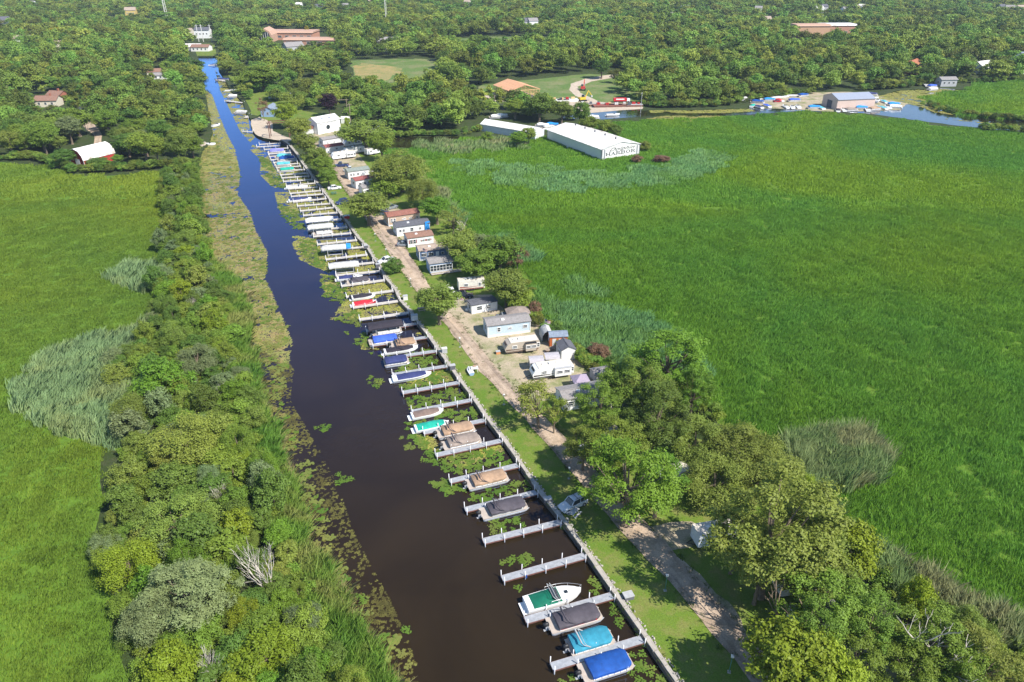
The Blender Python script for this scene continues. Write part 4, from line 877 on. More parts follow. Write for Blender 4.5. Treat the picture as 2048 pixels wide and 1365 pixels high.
# outer end, wall end, label, posts, style
DOCKS = [
    (1103, 1334, 1290, 1277, 'nearest grey dock, between the turquoise and the royal blue pontoon boats', 'g'),
    (1050, 1241, 1230, 1190, 'grey dock between the green covered cruiser and the charcoal covered pontoon boat', 'g'),
    (1004, 1158, 1172, 1111, 'bare grey dock just beyond the green covered cruiser', 'g'),
    (966, 1083, 1123, 1044, 'bare grey dock ending in tree shade beside the silver car', 'g'),
    (930, 1020, 1077, 984, 'grey dock behind the charcoal and silver pontoon boat', 'g'),
    (899, 963, 1040, 930, 'grey dock behind the lone tan pontoon boat with a stain', 'g'),
    (871, 911, 1006, 881, 'grey dock in front of the taupe one of two side by side pontoon boats', 'g'),
    (846, 866, 973, 840, 'grey dock behind the jade covered runabout', 'g'),
    (823, 824, 945, 800, 'grey dock behind the brown covered runabout', 'g'),
    (804, 786, 920, 765, 'bare grey dock in front of the sleek navy covered speedboat', 'g'),
    (784, 750, 896, 732, 'grey dock behind the sleek navy covered speedboat', 'g'),
    (767, 718, 875, 702, 'grey dock in front of the black covered boat with a tower', 'g'),
    (744, 691, 858, 674, 'dock in front of the cobalt blue covered boat', 'g'),
    (732, 663, 837, 647, 'dock mostly hidden behind the black boat canopy', 'g'),
    (718, 639, 820, 625, 'bare white dock just beyond the black boat canopy', 'w'),
    (705, 615, 803, 601, 'white dock in front of the red covered runabout', 'w'),
    (692, 594, 788, 581, 'white dock behind the small black covered runabout', 'w'),
    (682, 572, 771, 560, 'white dock in front of the pair of navy and black covered boats', 'w'),
    (671, 551, 762, 542, 'white dock behind the navy covered boat with a white bow', 'w'),
    (657, 534, 749, 525, 'white dock in front of the lone grey boat canopy', 'w'),
    (651, 519, 735, 509, 'bare white dock between the lone grey canopy and the one with a blue end', 'w'),
    (642, 501, 728, 494, 'white dock in front of the grey canopy with a blue end', 'w'),
    (634, 489, 714, 480, 'white dock behind the grey canopy with a blue end', 'w'),
    (626, 473, 703, 466, 'white dock one slip beyond the canopy with a blue end', 'w'),
    (615, 462, 695, 454, 'white dock in front of the two side by side grey canopies', 'w'),
    (611, 444, 684, 438, 'white dock between the two side by side grey canopies', 'w'),
    (606, 431, 676, 425, 'bare white dock behind the two side by side grey canopies', 'w'),
    (600, 422, 669, 415, 'second bare white dock beyond the two grey canopies', 'w'),
    (594, 412, 662, 407, 'third bare white dock beyond the two grey canopies', 'w'),
    (586, 404, 653, 397, 'white dock in front of the far violet and white boat', 'w'),
    (582, 393, 648, 388, 'white dock behind the far violet and white boat', 'w'),
    (579, 387, 642, 381, 'bare white dock between the far violet boat and the plain white boat', 'w'),
    (576, 378, 636, 374, 'white dock in front of the plain white far boat', 'w'),
    (572, 372, 632, 366, 'white dock behind the plain white far boat', 'w'),
    (566, 363, 626, 359, 'first of three empty white docks beyond the plain white boat', 'w'),
    (563, 356, 619, 352, 'second of three empty white docks beyond the plain white boat', 'w'),
    (560, 350, 616, 346, 'third of three empty white docks beyond the plain white boat', 'w'),
    (555, 343, 610, 339, 'white dock in front of the small jade covered far boat', 'w'),
    (552, 336, 602, 332, 'white dock behind the small jade covered far boat', 'w'),
    (549, 330, 597, 327, 'white dock in front of the aqua covered far boat', 'w'),
    (546, 325, 595, 321, 'white dock behind the aqua covered far boat', 'w'),
    (541, 320, 590, 315, 'white dock in front of the turquoise and royal blue far pontoon', 'w'),
    (538, 313, 584, 310, 'white dock behind the turquoise and royal blue far pontoon', 'w'),
    (536, 308, 582, 305, 'white dock in front of the violet covered far pontoon', 'w'),
    (528, 299, 577, 296, 'white dock behind the violet covered far pontoon', 'w'),
    (513, 294, 560, 291, 'long grey dock near the timber hoist', 'w'),
    (518, 289, 562, 286, 'last white dock below the timber hoist', 'w'),
    (485, 263, 508, 264, 'short dock sticking out from the sand beach', 'w'),
]
me_post = cached('post', lambda: MB().tube([(0, 0, -1.2), (0, 0, 0.95)], .065, 6).mesh('post', M_POST, True))
DOCKDIR = []
for i, (x0, y0, x1, y1, lab, st) in enumerate(DOCKS):
    a, b = at(x0, y0, -.25), at(x1, y1, -.25); d = (b - a); L = d.length; rz = math.atan2(d.y, d.x)
    DOCKDIR.append((a, b, rz)); e = empty('dock', (a.x, a.y, -.25), rz, lab, 'dock', 'docks along the canal wall')
    wd = 1.15 if st == 'g' else .95
    n = 4 if i < 20 else 2; gap = .03
    def pmesh(l, st=st, wd=wd): return cached(('dp', round(l, 1), st), lambda: MB().box((0, 0, 0), (round(l, 1), wd, .07)).mesh('deck_panel', M_DECK if st == 'g' else M_DECKW))
    for k in range(n): link_mesh('deck_panel', pmesh(L / n - gap), e, (L * (k + .5) / n, 0, 0))
    MB().box((L / 2, wd / 2 + .02, -.09), (L, .06, .2)).box((L / 2, -wd / 2 - .02, -.09), (L, .06, .2)).box((.02, 0, -.09), (.06, wd - .02, .2)).build('side_beam', M_BEAM if st == 'g' else M_DECKW, e)
    npst = 5 if i < 35 else 3
    for k in range(npst):
        for sd_ in (-1, 1):
            if st == 'w' and sd_ == 1 and k % 2: continue
            o = link_mesh('post', me_post, e, (.12 + (L - .5) * k / (npst - 1), sd_ * (wd / 2 + .11), 0)); o.rotation_euler = (random.uniform(-.03, .03), random.uniform(-.03, .03), 0)
    if i < 11:
        for k in (1, 2):
            if (i + k) % 3 == 0: MB().box((L * k / 4 + .12, -wd / 2 - .2, 0), (.14, .14, .5)).build('bumper', CV['royal'], e)
def slip(px, py):
    """heading along the nearest dock"""
    p = at(px, py, -.25); return min(DOCKDIR, key=lambda d: ((d[0] + d[1]) / 2 - p).length)[2]
def wrinkle(P, amp, seed):
    return tuple(P[i] + amp * mnoise.noise(Vector((P[0] * 1.3 + seed, P[1] * 1.7 + i * 9, P[2]))) for i in range(3))
def pontoon_boat(px, py, L, cover, label, name='pontoon_boat', stripe=None, motor=True, arch=True, W=2.55, seed=0, scale_parts=True, covered=True, z=WZ, rz=None, rail=M_WHITE, tube=M_ALU, ridge=.55, deckfront=0.6, aft=1.1):
    p = at(px, py, z + .9); e = empty(name, (p.x, p.y, z), slip(px, py) if rz is None else rz, label, 'pontoon boat', 'pontoon boats')
    h = L / 2
    for s in (-1, 1):
        rr = [(-h + .1, .3), (-h + .4, .36), (h - 1.3, .36), (h - .5, .26), (h + .1, .05)]
        MB().tube([(x, s * .85, .22 + (.20 if x > h - .3 else 0)) for x, _ in rr], [r for _, r in rr], 8).build('pontoon_tube', tube, e, True)
    dk = [(-h, -W / 2), (h - .5, -W / 2), (h - .12, -W / 2 + .4), (h - .12, W / 2 - .4), (h - .5, W / 2), (-h, W / 2)]
    MB().prism(dk, 'z', .60, .70).build('deck', pm('boat deck carpet', (.45, .38, .32), .9), e)
    xa, xb = -h + aft, h - deckfront
    f = MB(); out = [(xa, -W / 2 + .06), (xb - .5, -W / 2 + .06), (xb, -W / 2 + .5), (xb, W / 2 - .5), (xb - .5, W / 2 - .06), (xa, W / 2 - .06)]
    for i in range(6):
        a, b = out[i], out[(i + 1) % 6]; f.beam((a[0], a[1], 1.02), (b[0], b[1], 1.02), .05, .62)
    f.build('fence', rail, e)
    if stripe:
        g = MB()
        for s in (-1, 1): g.beam((xa + .1, s * (W / 2 - .02), 1.02), (xb - .5, s * (W / 2 - .02), 1.02), .04, .26)
        g.build('stripe', stripe, e)
    else:
        g = MB()
        for s in (-1, 1):
            for k in range(6):
                x = xa + .2 + (xb - xa - .9) * k / 5; g.box((x, s * (W / 2 - .02), 1.0), (.06, .05, .6))
        g.build('fence_rail', M_ALU, e)
    if covered:
        rings = []; ns = 13
        for i in range(ns):
            t = i / (ns - 1); x = xa - .12 + (xb - xa + .2) * t
            endf = min(1, t / .1, (1 - t) / .12); hw = (W / 2 + .04) * (.90 + .10 * min(1, (1 - t) / .14)) * (.97 + .03 * min(1, t / .08))
            if t > .86: hw *= 1 - .22 * ((t - .86) / .14) ** 2
            top = 1.42 + ridge * (.25 + .75 * math.exp(-((t - .30) / .30) ** 2)) * endf
            prof = [(-1, .98), (-1.0, 1.32), (-.9, 1.42), (-.5, 1.42 + (top - 1.42) * .62), (0, top), (.5, 1.42 + (top - 1.42) * .62), (.9, 1.42), (1.0, 1.32), (1, .98)]
            rings.append([wrinkle((x, u * hw, (v if endf > .2 else min(v, 1.42 + endf))), .05, seed) for u, v in prof])
        m = MB(); m.loft(rings, 0, False, closed=False)
        n9 = 9; m.add(rings[0], [tuple(range(n9))]); m.add(rings[-1], [tuple(range(n9 - 1, -1, -1))])
        m.build('cover', CV[cover], e, 50)
    else:
        c = MB()
        for s in (-1, 1): c.box((-.3 * h, s * .8, .95), (h * .7, .6, .5)).box((.45 * h, s * .75, .95), (h * .6, .6, .5))
        c.build('bench_seat', M_OFFW, e)
    if arch:
        x = xa + (xb - xa) * .22
        a = MB(); zz = 1.45
        a.tube([(x + 1.1, -W / 2, zz - .35), (x - .1, -W / 2, zz + .55), (x - .35, -W / 2 + .2, zz + .85), (x - .35, W / 2 - .2, zz + .85), (x - .1, W / 2, zz + .55), (x + 1.1, W / 2, zz - .35)], .045, 5)
        a.tube([(x + 1.1, -W / 2, zz - .35), (x + .25, -W / 2, zz + .42), (x + .05, -W / 2 + .2, zz + .68), (x + .05, W / 2 - .2, zz + .68), (x + .25, W / 2, zz + .42), (x + 1.1, W / 2, zz - .35)], .035, 5)
        a.tube([(x - .36, -W / 2 + .25, zz + .83), (x - .36, W / 2 - .25, zz + .83)], .12, 6)
        a.build('bimini_frame', CV['char'] if cover in ('char', 'tan', 'taupe', 'brown') else M_GREYW, e)
    if motor:
        m = empty('outboard_motor', (-h - .15, 0, 0)); m.parent = e
        c = MB(); c.loft([[(x_ * k - .15, y_ * k, z_) for x_, y_ in ((-.38, -.2), (.3, -.22), (.36, 0), (.3, .22), (-.38, .2), (-.45, 0))] for k, z_ in ((.7, .82), (1, .95), (1, 1.2), (.6, 1.4))]); c.build('cowl', M_BLACK, m, True)
        MB().box((-.1, 0, .45), (.28, .16, .8)).box((-.25, 0, .1), (.5, .3, .05)).build('motor_leg', M_GREYW, m)
        MB().box((.25, 0, .6), (.45, 1.1, .12)).build('transom', M_ALU, m)
    return e
def hull_sections(L, W, fb=.75):
    S = []; n = 11
    for i in range(n):
        t = i / (n - 1); x = -L / 2 + L * t; hw = W / 2 * (0.92 + .08 * math.sin(min(t / .5, 1) * 1.57)) * (1 - max(0, (t - .5) / .5) ** 2.3) + .02; ch = hw * .82
        sheer = fb + .14 * t * t; keel = -.25 + .55 * max(0, (t - .6) / .4) ** 2.5
        S.append((x, hw, ch, sheer, keel))
    return S
def motor_boat(px, py, L, cover, label, name='runabout', hull=M_WHITE, stripe=None, W=2.25, fb=.75, seed=0, z=WZ, rz=None, tower=False, cabin=False, motor=False, group='runabouts', cover_from=.06, cover_to=.86, shield=True, hgt=.5, small=False):
    p = at(px, py, z + .6); e = empty(name, (p.x, p.y, z), slip(px, py) if rz is None else rz, label, 'boat', group)
    S = hull_sections(L, W, fb); m = MB()
    m.loft([[(x, -hw, sh), (x, -hw, sh - .12), (x, -ch, .12 + max(0, k)), (x, 0, k), (x, ch, .12 + max(0, k)), (x, hw, sh - .12), (x, hw, sh)] for x, hw, ch, sh, k in S], 0, True)
    m.build('hull', hull, e, 40)
    d = MB(); d.loft([[(x, -hw * .99, sh + .01), (x, -hw * .5, sh + .07), (x, 0, sh + .09), (x, hw * .5, sh + .07), (x, hw * .99, sh + .01)] for x, hw, ch, sh, k in S], 0, False, closed=False); d.build('deck', M_WHITE, e, True)
    if stripe:
        g = MB()
        for s in (-1, 1): g.loft([[(x, s * (hw + .012), sh - .14), (x, s * (hw + .012 - .05), sh - .34)] for x, hw, ch, sh, k in S[:-1]], 0, False, closed=False)
        g.build('stripe', stripe, e)
    if not small:
        MB().box((-L / 2 - .3, 0, .22), (.7, W * .75, .09)).build('swim_platform', M_WHITE if not cabin else hull, e)
    if cover:
        rings = []; n = 11
        for i in range(n):
            t = cover_from + (cover_to - cover_from) * i / (n - 1); x = -L / 2 + L * t; u = i / (n - 1)
            hw = np.interp(x, [q_[0] for q_ in S], [q_[1] for q_ in S]); sh = np.interp(x, [q_[0] for q_ in S], [q_[3] for q_ in S])
            top = sh + .12 + hgt * math.exp(-((u - .48) / .26) ** 2); k = .93
            rings.append([wrinkle((x, a_ * hw * k, b_), .035, seed) for a_, b_ in ((-1.04, sh - .02), (-.96, sh + .08), (-.5, sh * .35 + top * .65), (0, top), (.5, sh * .35 + top * .65), (.96, sh + .08), (1.04, sh - .02))])
        c = MB(); c.loft(rings, 0, False, closed=False); c.add(rings[0], [tuple(range(7))]); c.add(rings[-1], [tuple(range(6, -1, -1))]); c.build('cover', CV[cover], e, 50)
    elif not small:
        w_ = MB(); w_.loft([[(x, -W * .36, fb + .05), (x - .12, -W * .3, fb + .5), (x - .12, W * .3, fb + .5), (x, W * .36, fb + .05)] for x in (L * .08, L * .12)]); w_.build('windscreen', M_GLASS, e)
        MB().box((-L * .12, 0, fb + .12), (L * .25, W * .6, .1)).build('cockpit', pm('boat seat', (.5, .47, .42)), e)
    if tower:
        a = MB(); x = -.2
        for dx in (0, .35): a.tube([(x + .7 - dx * .3, -W * .47, fb), (x - dx, -W * .42, fb + 1.25), (x - dx, W * .42, fb + 1.25), (x + .7 - dx * .3, W * .47, fb)], .045, 5)
        a.build('tower', M_BLACK if tower == 'b' else M_GREYW, e)
    if cabin:
        MB().box((L * .22, .0, fb + .16), (.5, .5, .06)).build('hatch', M_GLASS, e)
        r = MB()
        for s in (-1, 1): r.tube([(q_[0], s * max(q_[1] - .08, .0), q_[3] + .55) for q_ in S[4:]], .025, 4)
        for s in (-1, 1):
            for q_ in S[4::2]: r.tube([(q_[0], s * max(q_[1] - .08, 0), q_[3]), (q_[0], s * max(q_[1] - .08, 0), q_[3] + .55)], .02, 4)
        r.build('bow_rail', M_ALU, e)
        MB().prism([(L * .02, fb + .05), (L * .10, fb + .05), (L * .01, fb + .62), (-L * .03, fb + .62)], 'y', -W * .34, W * .34).build('windscreen', M_GLASS, e)
    if motor:
        MB().loft([[(-L / 2 - .3 + x_ * k, y_ * k, z_) for x_, y_ in ((-.3, -.18), (.25, -.18), (.25, .18), (-.3, .18))] for k, z_ in ((.6, .1), (.7, .7), (1, .8), (1, 1.15), (.6, 1.3))]).build('outboard_motor', M_BLACK, e, True)
    return e
def canopy_lift(px, py, L, col, label, W=3.1, z=WZ, blue_end=False):
    p = at(px, py, z + 2.2); e = empty('boat_canopy', (p.x, p.y, z), slip(px, py), label, 'boat canopy', 'canopied boat lifts')
    arc = [(-W / 2, 2.0), (-W / 2 + .02, 2.35), (-W * .36, 2.66), (-W * .15, 2.84), (W * .15, 2.84), (W * .36, 2.66), (W / 2 - .02, 2.35), (W / 2, 2.0)]
    r = []
    for i in range(9):
        t = i / 8; x = -L / 2 + L * t; k = .93 if i in (0, 8) else 1; r.append([wrinkle((x, u * k, v - (1 - k) * 2.2), .03, px) for u, v in arc])
    m = MB(); m.loft(r, 0, False, closed=False); m.add(r[0], [tuple(range(8))]); m.add(r[-1], [tuple(range(7, -1, -1))]); m.build('canopy', CV[col], e, 40)
    if blue_end:
        rr = [[(x, u * 1.02, v + .03) for u, v in arc] for x in (L / 2 - .1, L / 2 + 1.1)]; b = MB(); b.loft(rr, 0, False, closed=False); b.add(rr[-1], [tuple(range(7, -1, -1))]); b.build('tarp_end', CV['sky'], e)
    for sx in (-1, 1):
        for sy in (-1, 1): MB().tube([(sx * L * .3, sy * W * .48, -1.2), (sx * L * .3, sy * W * .48, 2.1)], .05, 5).build('leg', M_OFFW, e)
    f = MB()
    for sx in (-1, 1): f.beam((sx * L * .3, -W * .48, .45), (sx * L * .3, W * .48, .45), .1, .15)
    for sy in (-1, 1): f.beam((-L * .3, sy * W * .4, .55), (L * .3, sy * W * .4, .55), .1, .12)
    f.build('cradle', M_OFFW, e); return e
pontoon_boat(1213, 1330, 6.6, 'royal', 'royal blue covered pontoon boat nearest of all, at the bottom edge', W=2.7, seed=1, ridge=.35, arch=False)
pontoon_boat(1182, 1280, 6.0, 'teal', 'faded turquoise covered pontoon boat beside the royal blue one', seed=2, ridge=.42, aft=.5)
pontoon_boat(1150, 1235, 7.2, 'char', 'charcoal covered pontoon boat with a dark red side stripe', seed=3, stripe=M_RED, ridge=.5)
motor_boat(1107, 1197, 7.8, 'green', 'white cabin cruiser with a green cockpit cover and bow rail', name='cabin_cruiser', W=2.7, fb=1.05, cabin=True, tower='g', cover_from=.10, cover_to=.60, hgt=.35, seed=4, group=None)
pontoon_boat(1008, 1015, 7.4, 'char', 'charcoal covered pontoon boat with silver sides beside the silver car', seed=5, stripe=M_OFFW, rail=M_GREYW, aft=1.4)
pontoon_boat(975, 958, 6.9, 'tan', 'lone tan covered pontoon boat with a dark stain on its cover', seed=6)
pontoon_boat(912, 859, 6.9, 'tan', 'tan covered pontoon boat on the far side of a side by side pair', seed=7)
pontoon_boat(924, 882, 6.9, 'taupe', 'taupe covered pontoon boat on the near side of a side by side pair', seed=8)
motor_boat(864, 851, 6.2, 'jade', 'white runabout under a jade green cover', seed=9)
motor_boat(855, 826, 6.0, 'brown', 'white runabout under a brown cover', seed=10)
motor_boat(824, 752, 7.8, 'navy', 'long sleek white speedboat under a dark navy cover', name='speedboat', seed=11, W=2.4, stripe=M_GREYW, cover_from=.12)
pontoon_boat(793, 721, 5.2, 'navy', 'small navy covered boat on a lift between two docks', seed=12, arch=False, ridge=.3, motor=False, aft=.4)
motor_boat(802, 699, 7.2, 'black', 'white runabout with black covers and a black tower', seed=13, tower='b', motor=True)
pontoon_boat(808, 686, 5.6, 'tan', 'tan covered pontoon boat tucked behind the runabout with a black tower', seed=14, arch=True, ridge=.4)
pontoon_boat(768, 679, 6.6, 'blue', 'cobalt blue covered deck boat behind the black towered runabout', seed=15, arch=False, ridge=.35, motor=False)
canopy_lift(770, 650, 7.6, 'black', 'rounded black boat canopy beside the leaning lawn tree')
pontoon_boat(774, 661, 6.6, None, 'white pontoon boat parked under the black canopy', covered=False, arch=False, seed=16)
motor_boat(729, 606, 5.6, 'red', 'small runabout with a bright red cover', seed=17, hull=pm('red hull', (.5, .03, .04), .3), name='runabout')
motor_boat(727, 593, 5.7, 'black', 'small white runabout with a black cover beside the red one', seed=18, motor=True)
motor_boat(700, 555, 6.4, 'navy', 'white bowed speedboat with a navy cover next to the bare dock', name='speedboat', seed=19, cover_to=.62)
pontoon_boat(717, 561, 6.0, 'char', 'dark covered pontoon boat beside the white bowed speedboat', seed=20, arch=True, ridge=.3)
canopy_lift(688, 530, 7.6, 'grey', 'lone light grey boat canopy beside the white car')
canopy_lift(669, 495, 6.6, 'grey', 'light grey boat canopy with a bright blue tarp at its end', blue_end=True)
canopy_lift(641, 453, 7.4, 'grey', 'nearer of two side by side light grey boat canopies')
canopy_lift(640, 439, 8.0, 'white', 'farther of two side by side light grey boat canopies')
pontoon_boat(646, 464, 6.0, None, 'bare pontoon boat half under the nearer light grey canopy', covered=False, arch=False, seed=21)
motor_boat(600, 399, 7.5, 'navy', 'far white boat with a violet blue cover', seed=22, name='speedboat')
motor_boat(594, 374, 7.4, None, 'far plain white open boat', seed=23, name='speedboat')
pontoon_boat(573, 339, 6.4, 'jade', 'far small jade covered boat', seed=24, arch=False, motor=False, ridge=.2)
pontoon_boat(566, 328, 6.4, 'aqua', 'far aqua covered boat', seed=25, arch=False, motor=False, ridge=.2)
pontoon_boat(572, 317, 7.2, 'royal', 'far royal blue covered pontoon boat', seed=26, arch=False, motor=False)
pontoon_boat(567, 312, 7.0, 'aqua', 'far turquoise covered pontoon boat beside the royal blue one', seed=27, arch=False, motor=False)
pontoon_boat(553, 302, 7.0, 'purple', 'farthest violet covered pontoon boat below the timber hoist', seed=28, arch=False, motor=False)
# things moored on the upper canal
motor_boat(465, 181, 8.5, None, 'white boat lying off the right bank of the upper canal', seed=31, rz=.2)
pontoon_boat(465, 192, 6, 'white', 'white covered raft below the white boat on the upper canal', seed=32, rz=.2, arch=False, motor=False)
pontoon_boat(482, 224, 7, 'grey', 'grey covered boat by the boathouse lawn', seed=33, rz=.1, arch=False, motor=False)
pontoon_boat(446, 159, 9, 'navy', 'dark boat and raft under the trees of the upper canal', seed=34, rz=.1, arch=False)
motor_boat(433, 250, 5, None, 'tiny white boat at the left bank of the upper canal', seed=35, rz=1.2)
motor_boat(428, 130, 7, 'navy', 'navy boat near the head of the canal', seed=36, rz=.3)
motor_boat(418, 288, 5.5, None, 'white boat moored off the paved patio on the left bank', seed=37, rz=.1)
for i, (x0, y0, x1, y1, lab) in enumerate([(434, 160, 454, 163, 'short dock by the dark raft on the upper canal'), (452, 202, 486, 206, 'dark floating dock on the upper canal'), (492, 236, 503, 229, 'wooden steps and dock at the boathouse'), (402, 291, 414, 287, 'small dock at the left bank patio')]):
    a, b = at(x0, y0, -.3), at(x1, y1, -.3); L = (b - a).length; e = empty('dock', (a.x, a.y, -.3), math.atan2((b - a).y, (b - a).x), lab, 'dock')
    MB().box((L / 2, 0, 0), (L, 2.2, .1)).build('deck_panel', M_DECKW, e)
    for k in range(4): MB().tube([(L * k / 3, 1.15 if k % 2 else -1.15, -1), (L * k / 3, 1.15 if k % 2 else -1.15, .7)], .09, 5).build('post', M_POST, e)
# timber hoist by the sand
p = at(540, 277); e = empty('timber_hoist', p, 0.15, 'brown timber boat hoist frame standing in the water by the sand beach', 'boat hoist')
for x in (0, 8.5):
    for y in (0, 4.0): MB().beam((x, y, -2), (x, y, 6.5), .28).build('post', pm('brown timber', (.16, .07, .045), .8, var=.3), e)
for y in (0, 4.0): MB().beam((-.6, y, 6.6), (9.2, y, 6.6), .25, .35).build('beam', pm('brown timber', (.16, .07, .045)), e)
for x in (0, 8.5): MB().beam((x, -.3, 6.3), (x, 4.3, 6.3), .2, .3).build('cross_beam', pm('brown timber', (.16, .07, .045)), e)

# ================================================================ LILIES AND FLOATING WEED
M_PAD = reed_mat('lily pads', [(0.13, 0.25, 0.035), (0.17, 0.27, 0.04), (0.22, 0.27, 0.06)], 0.2)
M_PAD2 = reed_mat('yellowing lily pads', [(0.30, 0.30, 0.08), (0.24, 0.29, 0.07), (0.34, 0.29, 0.10)], 0.12)
def pads(name, seed, mat, n, r, half, clump=True):
    q = random.Random(seed); m = MB()
    for _ in range(n):
        if clump: a = q.uniform(0, 6.28); d = half * math.sqrt(q.random()) * (0.75 + .25 * math.sin(a * 3 + seed)); x, y = d * math.cos(a), d * math.sin(a)
        else: x, y = q.uniform(-half, half), q.uniform(-half, half)
        rr = r * q.uniform(.6, 1.25); t = q.uniform(0, 6.28); z = q.uniform(0, .05); tx, ty = q.uniform(-.12, .12), q.uniform(-.12, .12)
        m.add([(x + rr * math.cos(t + k * .785 + .2 * (k == 0)) , y + rr * math.sin(t + k * .785), z + tx * rr * math.cos(t + k * .785) + ty * rr * math.sin(t + k * .785) + .03) for k in range(8)], [tuple(range(8))])
    return m.mesh(name, mat)
def lily_patch(name, regs, step, mat, n, r, label, thr=None, seed=1, half=1.0, x=(-170, 60), y=(14, 460)):
    X, Y = jitter_grid(x[0], x[1], y[0], y[1], step, np.random.RandomState(seed)); k = in_frame(X, Y, 60, WZ); X, Y = X[k], Y[k]; px, py = proj_np(X, Y, WZ)
    k = np.zeros(len(X), bool)
    for rg in regs: k |= inside_np(rg, px, py)
    X, Y = X[k], Y[k]
    if thr is not None: k = nz(X, Y, .22, seed) + .5 * nz(X, Y, .8, seed + 3) > thr; X, Y = X[k], Y[k]
    n_ = len(X); s = np.random.RandomState(seed).uniform(.7, 1.2, n_)
    scatter(name, np.stack([X, Y, np.full(n_, WZ + .01)], 1), [pads(name + '_clump', seed * 10 + i, mat, n, r, half) for i in range(4)], np.stack([X * 0, X * 0, rs.uniform(0, 6.28, n_)], 1), np.stack([s, s, s], 1), rs.randint(0, 4, n_), label, 'lily pads')
SMALLP = [[(628, 855), (648, 843), (662, 852), (645, 866)], [(665, 950), (700, 945), (705, 962), (675, 968)], [(732, 762), (745, 752), (772, 762), (752, 775)], [(612, 850), (622, 856), (618, 868)],
          [(1000, 1125), (1020, 1105), (1060, 1108), (1070, 1125), (1040, 1135), (1010, 1140)], [(1030, 1178), (1045, 1172), (1050, 1185)], [(1055, 1182), (1070, 1178), (1072, 1188)], [(985, 1042), (1035, 1036), (1055, 1055), (1010, 1075), (975, 1070)],
          [(1175, 1160), (1195, 1150), (1205, 1180), (1185, 1192)], [(1215, 1190), (1240, 1200), (1250, 1240), (1225, 1260), (1215, 1235)], [(1262, 1300), (1290, 1300), (1310, 1340), (1290, 1365), (1265, 1350)],
          [(1120, 1350), (1145, 1345), (1150, 1375), (1118, 1375)], [(715, 1195), (735, 1190), (745, 1205), (720, 1215)], [(695, 1235), (728, 1232), (730, 1250), (700, 1252)], [(790, 1250), (820, 1245), (825, 1262), (795, 1270)], [(740, 1285), (752, 1285), (750, 1300)], [(1255, 1330), (1340, 1345), (1330, 1385), (1262, 1385)],
          [(865, 965), (880, 955), (900, 970), (895, 985), (870, 982)], [(845, 918), (862, 910), (865, 925), (850, 930)]]
lily_patch('lily_pads', SMALLP, 1.0, M_PAD, 30, .13, 'small groups of green lily pads on the open brown water', None, 2, .75)
SLIPS = [[(792, 772), (915, 745), (920, 762), (800, 785)], [(805, 800), (925, 775), (945, 798), (825, 820)], [(800, 845), (835, 840), (970, 842), (960, 815), (890, 820), (820, 870)], [(790, 868), (850, 870), (870, 905), (820, 905)], [(840, 905), (985, 900), (1030, 925), (900, 955)],
         [(860, 965), (900, 965), (940, 985), (880, 990)], [(935, 990), (1060, 960), (1075, 980), (1030, 985), (950, 1010)], [(690, 665), (730, 662), (745, 690), (775, 718), (735, 705), (715, 690)], [(665, 640), (715, 615), (725, 655), (690, 645)],
         [(640, 590), (690, 570), (700, 600), (680, 610)], [(600, 480), (630, 478), (650, 520), (665, 545), (620, 530), (595, 500)], [(650, 550), (672, 553), (690, 590), (655, 585), (640, 565)],
         [(700, 690), (790, 715), (860, 695), (880, 730), (800, 745), (770, 715)], [(790, 735), (895, 735), (905, 750), (810, 765)], [(555, 405), (600, 425), (612, 460), (590, 460), (560, 430)], [(525, 345), (560, 350), (575, 380), (545, 372)], [(515, 310), (540, 320), (550, 345), (525, 335)]]
lily_patch('lily_pads', SLIPS, 1.05, M_PAD, 32, .15, 'dense green lily pads around and between the docks', -.5, 3, .8)
LEFTW = [(398, 318), (420, 290), (432, 262), (440, 300), (470, 310), (480, 350), (475, 390), (500, 425), (510, 460), (535, 505), (530, 560), (545, 590), (585, 685), (575, 740), (560, 800), (590, 860), (620, 930), (645, 1000), (660, 1060), (690, 1120), (740, 1190), (790, 1280), (840, 1365), (780, 1400), (700, 1245), (640, 1125), (588, 1010), (546, 905), (518, 810), (491, 672), (474, 573), (440, 545), (417, 517), (402, 446), (396, 388)]
lily_patch('lily_pads', [LEFTW], 1.5, M_PAD2, 20, .2, 'yellowing lily pads in the belt of weed along the left bank', -.02, 5, .95)
lily_patch('lily_pads', [LEFTW], 1.9, M_PAD, 18, .2, 'scattered green lily pads in the belt of weed along the left bank', .16, 7, .9)
